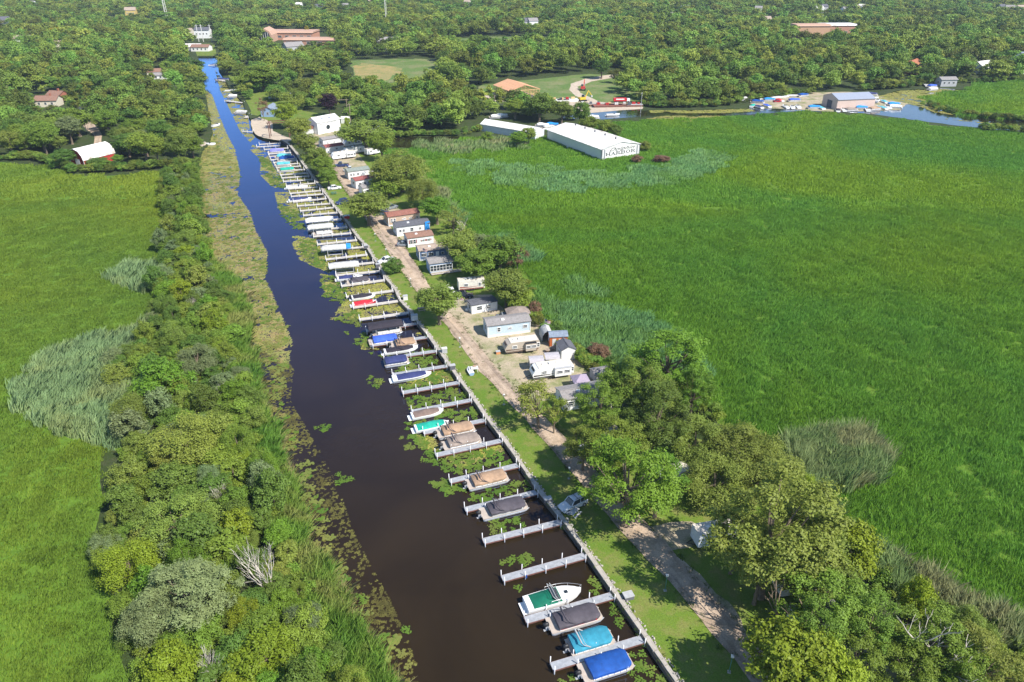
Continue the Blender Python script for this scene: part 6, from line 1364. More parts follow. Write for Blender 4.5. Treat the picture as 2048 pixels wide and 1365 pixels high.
MB().box((0, 0, .08), (L - .6, W - .6, .16)).build('floor_slab', M_CONC, e)
tr = MB()
for k in range(7): tr.beam((-L / 2 + L * k / 6, -W / 2, zw), (-L / 2 + L * k / 6, W / 2, zw), .12); tr.beam((-L / 2 + L * k / 6, 0, zw), (-L / 2 + L * k / 6, 0, zw + rise), .12)
tr.build('truss', M_WOOD, e)
# red barn left
c, rz, L = frame_of(176, 334, 226, 322, 9); e = empty('red_barn', c, rz + .05, 'red barn with a curved white roof at the edge of the left meadow', 'barn')
arc = [(-4.6, 2.6), (-4.2, 4.4), (-2.6, 6.0), (0, 6.7), (2.6, 6.0), (4.2, 4.4), (4.6, 2.6)]; L = 13
m = MB(); m.prism([(-4.4, 0), (4.4, 0), (4.4, 2.6)] + [(u * .96, v - .1) for u, v in arc[::-1]] + [(-4.4, 2.6)], 'x', -L / 2, L / 2); m.build('wall', pm('red barn boards', (.42, .035, .03), .7, var=.15), e)
m = MB(); m.loft([[(x, u, v) for u, v in arc] + [(x, u * .97, v - .12) for u, v in arc[::-1]] for x in (-L / 2 - .4, L / 2 + .4)]); m.build('roof', R_WHITE, e, 30)
MB().box((-L / 2 - .05, -.5, 1.4), (.12, 2.6, 2.8)).build('door', M_WHITE, e)
tm = MB()
for s in (-1, 1): tm.box((-L / 2 - .05, s * 4.2, 1.4), (.12, .4, 2.8))
tm.build('corner_trim', M_WHITE, e)
# ---- far houses and schools
small_house(100, 212, 11, 8, 3.4, 1.8, S_CREAM, R_BROWN, 'cream house with brown roof among trees at the far left', .1, chim=True)
small_house(118, 200, 8, 7, 3.2, 1.6, S_BRICK, R_BROWN, 'brown roofed wing with a red chimney behind the cream house', -.2, chim=True, wins=1)
small_house(389, 101, 12, 9, 3, 2, S_W, R_WHITE, 'white gabled house at the head of the canal', .0)
small_house(404, 102, 14, 9, 3.2, 1.6, S_W, R_BROWN, 'white house with brown roof at the head of the canal', .0, wins=4)
small_house(408, 76, 13, 10, 7, 2, S_W, R_DARK, 'two storey white house with dark roof above the head of the canal', .1, wins=4)
small_house(378, 72, 8, 8, 5, 1.6, S_CREAM, R_TAN, 'narrow cream house left of the two storey white one', .1, wins=2)
small_house(588, 105, 14, 10, 5, 2.6, S_GREY, R_GREY, 'grey house gable showing above the trees right of the canal', .6)
small_house(560, 196, 12, 3, 2.6, .6, S_W, R_WHITE, 'long white trailer glimpsed under the big round willow', .1)
small_house(315, 152, 11, 8, 3, 1.5, S_CREAM, R_BROWN, 'brown roofed house peeping out of the wood left of the canal', .3)
small_house(323, 158, 9, 6, 2.6, 1.2, S_W, R_GREY, 'low white house just below the brown roofed one', .3)
small_house(130, 105, 14, 9, 8, 2, S_CREAM, R_TAN, 'pale house roof in the far upper left wood', .2)
small_house(53, 100, 12, 9, 9, 2, S_W, R_TAN, 'white house corner in the far upper left wood', .2)
small_house(10, 62, 14, 10, 10, 3, S_W, R_DARK, 'white gable with dark roof at the far left edge', .4)
small_house(264, 33, 12, 9, 7, 3, pm('yellow stucco', (.6, .45, .15)), R_TAN, 'yellow fronted house on the distant hillside', .2)
small_house(775, 98, 16, 10, 6, 3, S_GREY, R_GREY, 'grey roofed house behind the tan meadow', .2)
small_house(812, 98, 12, 9, 7, 2, S_W, R_TAN, 'pale house right of the grey roofed one behind the meadow', .2)
small_house(1822, 146, 15, 10, 6, 2.2, S_BRICK, pm('orange brown roof', (.38, .14, .07), .8), 'orange brown house in the wood behind the boatyard', .9)
small_house(1960, 146, 13, 9, 5, 2.5, S_W, R_WHITE, 'white A frame gable in the wood at the far right', .5)
small_house(2040, 130 + 15, 12, 10, 9, 4, S_W, R_BLUEG, 'pale house at the right edge of the far wood', .5)
small_house(1890, 172, 10, 6, 4, 1.2, S_GREY, R_GREY, 'grey cottage behind the blue covered boats on the far shore', .1)
def flat_building(px, py, L, W, H, wall, roof, label, rz=0, wins=8, name='school_building', wh=1.8, cat='school'):
    p = at(px, py); e = empty(name, p, rz, label, cat); MB().box((0, 0, H / 2), (L, W, H)).build('wall', wall, e)
    m = MB(); m.prism([(-W / 2 - .6, H), (W / 2 + .6, H), (W / 2 - 1.5, H + 1.2), (-W / 2 + 1.5, H + 1.2)], 'x', -L / 2 - .6, L / 2 + .6); m.build('roof', roof, e)
    for k in range(wins): window(e, -L / 2 + L * (k + .5) / wins, -W / 2, H * .5, L / wins * .5, wh)
    return e
S_BRK = pm('orange brick', (.46, .24, .16), .8, var=.1); R_SCH = pm('tan ribbed roof', (.48, .30, .21), .7, var=.06)
flat_building(515, 76, 22, 18, 5, S_BRK, R_SCH, 'left brick wing of the brown roofed school', .0, 4)
flat_building(590, 78, 40, 22, 6, S_BRK, R_SCH, 'main brick block of the brown roofed school', -.05, 6)
flat_building(625, 90, 44, 16, 4.5, S_BRK, R_SCH, 'low front block of the brown roofed school with red doors', -.05, 5)
p = at(537, 83); e = empty('school_entrance', p, .0, 'arched glass entrance hall between the brown roofed school wings', 'entrance hall'); arc = [(-6, 0), (-6, 6), (-4.5, 9), (0, 11.5), (4.5, 9), (6, 6), (6, 0)]
m = MB(); m.prism(arc, 'y', -9, 9); m.build('wall', R_SCH, e); m = MB(); m.prism([(-4.6, .3), (-4.6, 5.6), (-3.5, 8), (0, 9.8), (3.5, 8), (4.6, 5.6), (4.6, .3)], 'y', -9.12, -9.02); m.build('glass_front', M_GLASS, e)
for x in (-3, -1, 1, 3): MB().box((x, -9.25, 4), (.25, .2, 8)).build('mullion', M_WHITE, e)
flat_building(1616, 80, 30, 16, 12, pm('peach brick', (.55, .33, .2), .8), R_SCH, 'long peach brick school block in the far right wood', .05, 0)
flat_building(1668, 76, 30, 16, 11, S_BRK, R_WHITE, 'red banded right hand block of the far brick school', .05, 5)
q = random.Random(77)
FARH = [(67, 14, 'left of the yellow fronted house'), (395, 9, 'right of the tall guyed mast'), (600, 18, 'above the brown roofed school'), (640, 22, 'just right of the row above the school'), (692, 20, 'near the single pole tower'), (745, 12, 'left of the single pole tower'), (870, 48, 'beyond the green meadow'),
        (1048, 54, 'beyond the round wood in the middle'), (1065, 54, 'beside the middle far white house'), (935, 12, 'on the middle skyline'), (1342, 22, 'in the upper right woods'), (1368, 24, 'right of the one in the upper right woods'), (1515, 26, 'above the far brick school'), (1530, 50, 'left above the far brick school'),
        (1635, 26, 'in the village on the right horizon'), (1645, 22, 'second in the village on the right horizon'), (1690, 28, 'third in the village on the right horizon'), (1705, 24, 'fourth in the village on the right horizon'), (1720, 22, 'at the right of that village'), (1998, 22, 'on the right edge of the horizon'), (2015, 24, 'last but one on the right horizon'), (2035, 24, 'last on the right horizon')]
COLS = [(S_W, R_GREY, 'white house with grey roof'), (S_CREAM, R_TAN, 'cream house with tan roof'), (S_W, R_WHITE, 'white house with pale roof'), (S_GREY, R_DARK, 'grey house with dark roof')]
for i, (x, y, w_) in enumerate(FARH):
    wl_, rf_, nm_ = COLS[i % 4]; small_house(x, y + 7, q.uniform(7, 11), 8, 9, 2.4, wl_, rf_, 'distant %s %s' % (nm_, w_), q.uniform(-.4, .4), wins=2, name='far_house', group='distant houses in the woods')
# ================================================================ vehicles and trailers
def travel_trailer(x0, y0, x1, y1, label, body=M_OFFW, roofm=None, W=2.5, H=2.75, slide=(.10, .42), stripe=None, nose='round', dark=None, name='travel_trailer', cat='travel trailer'):
    c, rz, L = frame_of(x0, y0, x1, y1, W); e = empty(name, c, rz, label, cat, 'trailers on the gravel pads'); h = L / 2; z0 = .55
    prof = [(-h + .3, z0), (h - .1, z0), (h, z0 + .3), (h, H - .3), (h - .25, H), (-h + 1.3, H), (-h + .6, H - .35), (-h + .12, H - 1.1), (-h, z0 + .8)] if nose == 'round' else [(-h, z0), (h, z0), (h, H), (-h, H)]
    m = MB(); m.prism(prof, 'y', -W / 2, W / 2); m.build('body', body, e); top = [(-h + 1.25, H), (h - .22, H)] if nose == 'round' else [(-h, H), (h, H)]
    MB().box(((top[0][0] + top[1][0]) / 2, 0, H + .03), (top[1][0] - top[0][0], W - .1, .05)).build('roof', roofm or pm('cream rubber roof', (.62, .56, .48), .6), e)
    if slide: 
        s0, s1 = slide[0] * L - 0, slide[1] * L; so = MB().box(((s0 + s1) / 2, -W / 2 - .32, 1.65), (s1 - s0, .64, 1.75)).build('slide_out', body, e)
        for k in (.28, .72): window(so, s0 + (s1 - s0) * k, -W / 2 - .64, 1.75, 1.1, .55)
        MB().box(((s0 + s1) / 2, -W / 2 - .34, 2.56), (s1 - s0 + .1, .72, .06)).build('slide_top', dark or M_GREYW, so)
    window(e, -.22 * L, -W / 2, 1.75, .9, .55); window(e, .46 * L if slide else .3 * L, -W / 2, 1.7, .5, .8)
    if stripe: 
        g = MB(); y = -W / 2 - .012
        g.prism([(-h + .2, 1.0), (-.1 * L, 1.05), (slide[0] * L if slide else .3 * L, 1.2), (slide[0] * L if slide else .3 * L, 1.28), (-.12 * L, 1.2), (-h + .25, 1.35)], 'y', y, y + .01)
        g.box((0, y, .72), (L - .5, .03, .22)); g.build('stripe', stripe, e)
        g = MB(); g.prism([(-h + .12, 1.55), (-h + .5, 2.35), (-h + .58, 2.35), (-h + .2, 1.55)], 'y', -.8, .8); g.build('front_cap', stripe, e)
    for k in (-.06, .04):
        for s in (-1, 1): MB().tube([(k * L, s * (W / 2 - .3), .36), (k * L, s * (W / 2 + .01), .36)], .36, 12).build('wheel', M_BLACK, e)
    for k in (-.2, .15): MB().box((k * L, .1, H + .14), (.55, .45, .2), taper=.85).build('roof_vent', M_WHITE, e)
    MB().box((-.02 * L, 0, H + .2), (.9, .7, .3), taper=.9).build('air_conditioner', M_WHITE if body is not S_W else M_GREYW, e)
    MB().beam((-h - 1.2, 0, .5), (-h + .2, .6, .5), .1).beam((-h - 1.2, 0, .5), (-h + .2, -.6, .5), .1).build('tow_hitch', M_BLACK, e)
    return e
M_TANRV = pm('tan trailer body', (.44, .38, .31), .4, var=.05)
travel_trailer(1010, 712, 1079, 703, 'tan travel trailer with a slide out room and sloped nose', body=M_TANRV, stripe=pm('dark brown stripe', (.14, .09, .07)), slide=(.08, .38), dark=M_BLACK)
travel_trailer(1065, 764, 1147, 752, 'white travel trailer with black and red stripes nearest the lilac tent', body=M_WHITE, stripe=M_BLACK, slide=(.02, .42))
travel_trailer(918, 585, 970, 580, 'white striped motorhome beside the grey steps', body=pm('cream motorhome body', (.70, .66, .58), .4), stripe=pm('maroon stripe', (.3, .08, .06)), slide=None, nose='box')
travel_trailer(665, 322, 712, 316, 'white far trailer with big dark windows', body=M_WHITE, stripe=None, slide=(.1, .4))
travel_trailer(690, 312, 730, 306, 'white far trailer behind the street tree', body=M_WHITE, slide=None)
travel_trailer(1395, 1102, 1475, 1088, 'white caravan with blue edge shaded by cottonwoods', body=pm('bluish white body', (.66, .70, .74), .4), slide=None, nose='box')
travel_trailer(1310, 985, 1382, 968, 'silvery rounded camper almost hidden by cottonwoods', body=pm('silvery body', (.60, .60, .60), .4), slide=None)
travel_trailer(1195, 905, 1245, 890, 'white camper glimpsed behind the lane bend trees', body=M_OFFW, slide=None)
travel_trailer(1560, 1200, 1640, 1190, 'grey roofed camper under the largest cottonwood', body=M_OFFW, roofm=R_GREY, slide=None, nose='box')
travel_trailer(1590, 1275, 1680, 1262, 'second grey roofed camper right of the large trunk', body=M_OFFW, roofm=R_GREY, slide=None, nose='box')
travel_trailer(735, 313, 762, 308, 'white camper end showing right of the street tree', body=M_WHITE, slide=None, nose='box')
travel_trailer(690, 296, 724, 291, 'white trailer squeezed behind the short maroon roofed home', body=M_WHITE, slide=(.05, .4))
travel_trailer(728, 372 - 10, 764, 356, 'white camper behind the maroon roofed far home', body=M_OFFW, slide=None)
# awning roofs behind the white trailer
for k, (x, y, lab) in enumerate([(1072, 738, 'left one of two grey curved metal awning roofs behind the white trailer'), (1103, 731, 'right one of two grey curved metal awning roofs behind the white trailer')]):
    p = at(x, y); e = empty('awning', p, .13, lab, 'awning'); arc = [(-1.3, 2.1), (-1.1, 2.45), (-.5, 2.65), (.5, 2.65), (1.1, 2.45), (1.3, 2.1)]; m = MB(); m.loft([[(xx, u, v) for u, v in arc] for xx in (-1.5, 1.5)], 0, False, closed=False); m.build('roof', pm('grey awning metal', (.44, .41, .42), .4), e)
    for sx in (-1, 1):
        for sy in (-1, 1): MB().beam((sx * 1.4, sy * 1.25, 0), (sx * 1.4, sy * 1.25, 2.1), .08).build('post', M_GREYW, e)
def car(px, py, rz, paint, label, kind='suv', L=4.7, W=1.86, name='parked_car', cat='car'):
    p = at(px, py, .5); e = empty(name, (p.x, p.y, 0), rz, label, cat, 'parked vehicles'); h = L / 2; hi = 1.0 if kind != 'sedan' else .88; roof = {'suv': 1.68, 'sedan': 1.42, 'pickup': 1.8, 'van': 2.0}[kind]
    # lower body: sections along x: (x, half width, bottom, top)
    S = [(-h, W * .40, .42, hi - .05), (-h + .12, W * .47, .28, hi), (-h * .55, W * .5, .24, hi + .02), (0, W * .5, .24, hi + .0), (h * .35, W * .5, .24, hi - .02), (h * .72, W * .49, .26, hi - .10), (h - .15, W * .45, .30, hi - .22), (h, W * .36, .42, hi - .34)]
    m = MB(); m.loft([[(x, -w_, b_), (x, -w_, t_ - .12), (x, -w_ * .86, t_), (x, w_ * .86, t_), (x, w_, t_ - .12), (x, w_, b_)] for x, w_, b_, t_ in S]); m.build('body', paint, e, 45)
    x0, x1, x2, x3 = {'suv': (-h + .15, -h + .45, .25, .95), 'sedan': (-h + .75, -h + 1.35, .2, 1.05), 'pickup': (-.35, -.2, .75, 1.45), 'van': (-h + .1, -h + .3, .8, 1.5)}[kind]
    m = MB(); m.loft([[(x0, -W * .44, hi - .03), (x1, -W * .37, roof - .05), (x1 + .0, W * .37, roof - .05), (x0, W * .44, hi - .03)], [(x1 - .02, -W * .445, hi - .03), (x1 + .1, -W * .38, roof), (x1 + .1, W * .38, roof), (x1 - .02, W * .445, hi - .03)],
                      [(x2 + .15, -W * .445, hi - .03), (x2, -W * .38, roof), (x2, W * .38, roof), (x2 + .15, W * .445, hi - .03)], [(x3, -W * .43, hi - .06), (x2 + .25, -W * .37, roof - .08), (x2 + .25, W * .37, roof - .08), (x3, W * .43, hi - .06)]]); m.build('windows', M_GLASS, e)
    r = MB(); r.loft([[(x1 - .02, -W * .385, roof - .01), (x1 + .02, -W * .34, roof + .05), (x1 + .02, W * .34, roof + .05), (x1 - .02, W * .385, roof - .01)], [(x2 + .12, -W * .385, roof - .01), (x2, -W * .34, roof + .05), (x2, W * .34, roof + .05), (x2 + .12, W * .385, roof - .01)]])
    for s in (-1, 1):
        for xa, xb in ((x1, x1 - .0), ((x1 + x2) / 2, (x1 + x2) / 2 + .05), (x2 + .12, x3 - .0)): r.beam((xb, s * W * .452, hi - .03), (xa, s * W * .39, roof), .1, .06)
    r.build('roof', paint, e)
    if kind == 'suv':
        b = MB()
        for s in (-1, 1): b.beam((x1 + .3, s * W * .33, roof + .11), (x2 - .2, s * W * .33, roof + .11), .05)
        for k in (.3, .7): b.beam((x1 + (x2 - x1) * k, -W * .33, roof + .14), (x1 + (x2 - x1) * k, W * .33, roof + .14), .05)
        b.build('roof_rack', M_BLACK, e)
    if kind == 'pickup':
        MB().box((-h * .62, 0, hi + .03), (h * .68, W * .78, .05)).build('bed_cover', M_BLACK, e)
    for sx in (-.62, .62):
        for s in (-1, 1):
            w_ = MB().tube([(sx * h, s * (W / 2 - .2), .34), (sx * h, s * (W / 2 + .015), .34)], .34, 14).build('wheel', M_BLACK, e); MB().tube([(sx * h, s * (W / 2 + .016), .34), (sx * h, s * (W / 2 + .03), .34)], .2, 10).build('rim', M_ALU, w_)
    for s in (-1, 1):
        MB().box((h - .08, s * W * .36, hi - .32), (.16, .36, .14)).build('headlight', M_ALU, e); MB().box((-h + .03, s * W * .38, hi - .15), (.1, .2, .25)).build('taillight', M_RED, e)
    return e
P_W = pm('white car paint', (.74, .74, .74), .25, var=.03); P_K = pm('black car paint', (.012, .014, .025), .15, var=.1, spec=.7); P_S = pm('silver car paint', (.60, .62, .64), .25, var=.05); P_B = pm('dark blue car paint', (.03, .05, .14), .2); P_G = pm('grey car paint', (.2, .22, .24), .25)
car(1146, 1008, math.pi + R(33), P_S, 'silver SUV with roof rack parked on the lawn by the canal wall', 'suv')
car(772, 521, math.pi + R(35), P_W, 'white sedan parked on the lawn beside the round dark bush', 'sedan')
car(684, 405, R(215), P_B, 'dark blue and white hatchback on the grass by the far docks', 'suv', L=4.2)
car(669, 376, R(20), P_W, 'white car under the small tree by the far docks', 'sedan')
car(927, 592, R(10), P_K, 'glossy black SUV between the motorhome and the white home', 'suv')
car(702, 340, R(190), P_S, 'silver pickup truck in front of the green grey roofed home', 'pickup', L=5.6, name='pickup_truck', cat='pickup truck')
car(683, 331, R(185), P_B, 'dark blue pickup truck behind the silver one', 'pickup', L=5.6, name='pickup_truck', cat='pickup truck')
car(765, 427, R(15), P_B, 'dark blue car behind the left end of the tan home', 'suv')
car(782, 415, R(40), P_G, 'grey car deeper in the shade behind the tan home', 'suv')
car(807, 489, R(0), P_G, 'small dark car at the corner of the brown roofed white home', 'sedan', L=3.8)
car(1012, 634, R(5), P_G, 'grey car in the shadow right of the dark roofed white home', 'sedan')
car(1182, 895, R(200), P_W, 'white car in deep shade at the lane bend', 'suv')
# ================================================================ small things
M_GREEN = pm('green metal', (.06, .18, .14), .5)
def lamp_post(px, py, label, h=1.9, arm=False, group='lamp posts on the canal lawn'):
    e = empty('lamp_post', at(px, py), random.uniform(0, 6), label, 'lamp post', group); MB().tube([(0, 0, -.1), (0, 0, h)], .05 if h < 4 else .12, 6).build('pole', M_GREEN if not arm else M_GREYW, e)
    MB().loft([[(x * k, y * k, z) for x, y in ((-.16, -.16), (.16, -.16), (.16, .16), (-.16, .16))] for k, z in ((.6, h), (1, h + .15), (1.1, h + .3), (.2, h + .42))]).build('lantern', M_OFFW if not arm else M_GREYW, e)
    MB().box((0, 0, .05), (.4, .4, .14)).build('base', M_CONC, e)
    if arm: MB().beam((0, 0, h), (2.2, 0, h + .3), .15).build('arm', M_GREYW, e)
for x, y, lab in [(920, 695, 'green lamp post on the lawn between the black canopy and the navy speedboat'), (822, 574, 'lamp post with white base on the lawn opposite the black car'), (773, 514, 'thin lamp post standing behind the white sedan'), (751, 483, 'dark lamp post on the lawn near the gap crowned tree'), (1008, 810, 'lamp post at the lane edge left of the open crowned tree'),
                  (1138, 958, 'pale lamp post in tree shade on the lawn above the silver car'), (1458, 1345, 'lamp post at the lane edge at the bottom of the picture'), (1330, 1182, 'lamp post at the lane edge level with the green covered cruiser')]: lamp_post(x, y, lab, 2.0 if y < 1000 else 2.6)
lamp_post(1281, 226, 'tall street lamp beside the dark water of the work yard', 9.5, True, None)
def picnic_table(px, py, label, rz=.3, mat=M_OLDWOOD):
    e = empty('picnic_table', at(px, py), rz, label, 'picnic table', 'picnic tables on the lawn'); 
    for k in range(4): MB().box((0, -.3 + k * .2, .75), (1.8, .18, .05)).build('plank', mat, e)
    for s in (-1, 1): MB().box((0, s * .72, .45), (1.8, .26, .05)).build('bench', mat, e); MB().beam((s * .6, -.75, 0), (s * .6, .3, .74), .07).beam((s * .6, .75, 0), (s * .6, -.3, .74), .08).build('leg', mat, e)
picnic_table(843, 622, 'pale picnic table beside the leaning lawn tree'); picnic_table(1148, 1030, 'picnic table in shade just below the silver car', .9, M_GREYW); picnic_table(668, 389, 'green picnic table on the grass by the far docks', .4, M_GREEN)
def bin_box(px, py, label, col, s=(1.1, .8, 1.1), name='storage_box', cat='storage box', rz=.3):
    e = empty(name, at(px, py), rz, label, cat); MB().box((0, 0, s[2] / 2), s, taper=.94).build('box', col, e); MB().box((0, 0, s[2] + .04), (s[0] * 1.05, s[1] * 1.05, .1)).build('lid', M_GREYW if col is not M_GREYW else M_OFFW, e)
bin_box(811, 600, 'white dock box at the wall end above the bare white dock', M_OFFW); bin_box(829, 640, 'large pale dock box on the wall left of the leaning lawn tree', M_OFFW, (1.5, 1.0, 1.2)); bin_box(889, 706, 'grey dock box on the wall end above the navy covered lift boat', M_GREYW); bin_box(905, 740, 'dark dock box on the wall near the navy speedboat', R_DARK)
bin_box(1256, 1196, 'dark barrel box with bags on the lawn behind the green covered cruiser', R_DARK, (1.3, 1.0, .6)); bin_box(1095, 1002, 'dark bluish box at the wall end of the shaded dock', R_DARK, (1.2, .8, .5)); bin_box(996, 708, 'orange crate in front of the tan trailer', pm('orange crate', (.6, .25, .1)), (.9, .7, .6), 'crate', 'crate')
bin_box(694, 437, 'red and orange things piled at the wall by the grey canopies', M_RED, (1.6, 1.2, .9)); bin_box(732, 497, 'grey cabinet on the wall end by the bare white dock', R_DARK, (1.2, .9, .9)); bin_box(756, 536, 'dark cabinet at the wall above the navy covered boat', R_DARK)
# small upturned boats and stand on the lawn
e = empty('boat_stand', at(947, 744), .2, 'white stand with a small blue and white boat on the lawn beside the lane', 'boat stand')
for sx in (-1, 1):
    for sy in (-1, 1): MB().beam((sx * .8, sy * .45, 0), (sx * .8, sy * .45, .9), .1).build('leg', M_OFFW, e)
MB().box((0, 0, .9), (1.9, 1.1, .1)).box((-.1, -.2, 1.1), (.9, .6, .35)).build('shelf', M_OFFW, e); MB().box((.2, 0, 1.35), (.6, .5, .15)).build('bundle', CV['tan'], e)
motor_boat(940, 740, 2.6, None, 'tiny blue and white dinghy leaning on the lawn stand', name='dinghy', z=.05, rz=1.9, W=1.1, fb=.5, small=True, group=None, hull=S_BLUE)
# steps, flags, grills
e = empty('steps', at(899, 584), .3, 'grey wooden steps at the left end of the striped motorhome', 'steps')
for k in range(4): MB().box((-1.6 + k * .4, 0, .15 + k * .22), (.4, 1.2, .08)).build('tread', M_GREYW, e)
MB().beam((-1.8, -.65, .9), (0, -.65, 1.8), .07).beam((-1.8, .65, .9), (0, .65, 1.8), .07).box((.5, 0, .9), (1, 1.3, .1)).build('railing', M_WHITE, e)
def flag(px, py, h, label):
    e = empty('flag_pole', at(px, py), -.4, label, 'flag'); MB().tube([(0, 0, 0), (0, 0, h)], .035, 5).build('pole', M_ALU, e)
    for k in range(6):
        r = [[(.05 + 1.2 * t, .1 * math.sin(t * 7 + k * .3), h - .1 - .13 * (k + d) - .25 * t) for d in (0, 1)] for t in (0, .25, .5, .75, 1)]; m = MB(); m.loft(r, 0, False, closed=False); m.build('stripe', M_RED if k % 2 == 0 else M_WHITE, e)
    m = MB(); m.loft([[(.06 + .5 * t, .1 * math.sin(t * 3) - .03, h - .1 - .4 * d - .1 * t) for d in (0, 1)] for t in (0, .5, 1)], 0, False, closed=False); m.build('canton', P_B, e)
flag(1089, 672, 4.2, 'flag with red and white stripes on a pole by the hoop tent'); flag(847, 524, 4, 'striped flag hanging in front of the slate blue home'); flag(917, 612, 2.6, 'small striped flag between the black car and the white home')
e = empty('utility_pole', at(702, 246), 0, 'wooden utility pole with cross arm behind the white club building', 'utility pole'); MB().tube([(0, 0, 0), (0, 0, 9)], .16, 6).build('pole', M_OLDWOOD, e); MB().beam((-1.2, 0, 8.4), (1.2, 0, 8.4), .14).build('cross_arm', M_OLDWOOD, e)
e = empty('utility_pole', at(696, 236), 0, 'second wooden pole with a transformer beam behind the first', 'utility pole'); MB().tube([(0, 0, 0), (0, 0, 9)], .14, 6).build('pole', M_OLDWOOD, e); MB().beam((-4, 0, 8.6), (1, 0, 8.6), .16).build('cross_arm', M_OLDWOOD, e)
e = empty('utility_pole', at(173, 264), 0, 'dark utility pole by the street left of the red barn', 'utility pole'); MB().tube([(0, 0, 0), (0, 0, 11)], .16, 6).build('pole', R_DARK, e); MB().beam((-.9, 0, 10.4), (.9, 0, 10.4), .14).build('cross_arm', R_DARK, e)
for x, y, lab in ((398, 84, 'left pole above the head of the canal'), (407, 84, 'middle pole above the head of the canal'), (424, 84, 'right pole above the head of the canal')):
    e = empty('utility_pole', at(x, y), 0, 'pale utility ' + lab, 'utility pole', 'poles above the canal head'); MB().tube([(0, 0, 0), (0, 0, 14)], .3, 5).build('pole', M_OFFW, e); MB().beam((-1.5, 0, 13), (1.5, 0, 13), .25).build('cross_arm', M_OFFW, e)
def tower(px, by, h, w_, label, top=False):
    p = at(px, by); e = empty('radio_tower', p, .3, label, 'radio mast'); m = MB()
    for k in range(3): a = k * 2.094; m.beam((w_ * math.cos(a), w_ * math.sin(a), 0), (w_ * .8 * math.cos(a), w_ * .8 * math.sin(a), h), .22 * w_)
    m.build('leg', M_OFFW, e); b = MB(); n = int(h / 4)
    for i in range(n):
        for k in range(3): a, c_ = k * 2.094, (k + 1) * 2.094; b.beam((w_ * math.cos(a), w_ * math.sin(a), h * i / n), (w_ * math.cos(c_), w_ * math.sin(c_), h * (i + 1) / n), .12 * w_)
    b.build('bracing', M_OFFW, e)
    if top:
        for k in range(3): a = k * 2.094; MB().box((2.2 * math.cos(a), 2.2 * math.sin(a), h - 2), (1.8, 1.8, 3)).build('antenna_panel', M_WHITE, e)
tower(335, 46, 78, 1.5, 'tall guyed lattice mast at the top left of the wood'); tower(774, 58, 42, 1.0, 'single pole tower with antenna panels above the far woods', True)
# fence line of white posts, log seats etc near the trailers
for i, (x, y, lab) in enumerate([(908, 588, 'white propane tank by the motorhome steps'), (934, 622, 'white bucket beside the dark roofed home'), (1133, 742, 'round fire pit beside the white striped trailer'), (1105, 702, 'stack of brown firewood beside the white shed'), (1095, 705, 'brown cable spool table left of the white shed')]):
    e = empty(['propane_tank', 'bucket', 'fire_pit', 'firewood_stack', 'spool_table'][i], at(x, y), 0, lab, ['tank', 'bucket', 'fire pit', 'firewood', 'table'][i])
    if i == 3:
        for k in range(12): MB().tube([(-.5, (k % 4) * .24, .12 + .22 * (k // 4)), (.5, (k % 4) * .24, .12 + .22 * (k // 4))], .11, 6).build('log', M_OLDWOOD, e)
    elif i == 4:
        MB().tube([(0, 0, 0), (0, 0, .08)], .6, 12).tube([(0, 0, .62), (0, 0, .7)], .6, 12).build('disc', M_OLDWOOD, e); MB().tube([(0, 0, .08), (0, 0, .62)], .25, 8).build('core', M_OLDWOOD, e)
    else:
        MB().tube([(0, 0, 0), (0, 0, .5), (0, 0, .62)], [.38, .38, .2], 10).build('body', [M_WHITE, M_WHITE, R_DARK][i], e, 40); MB().tube([(0, 0, .62), (0, 0, .7)], .12, 8).build('cap', M_GREYW, e)
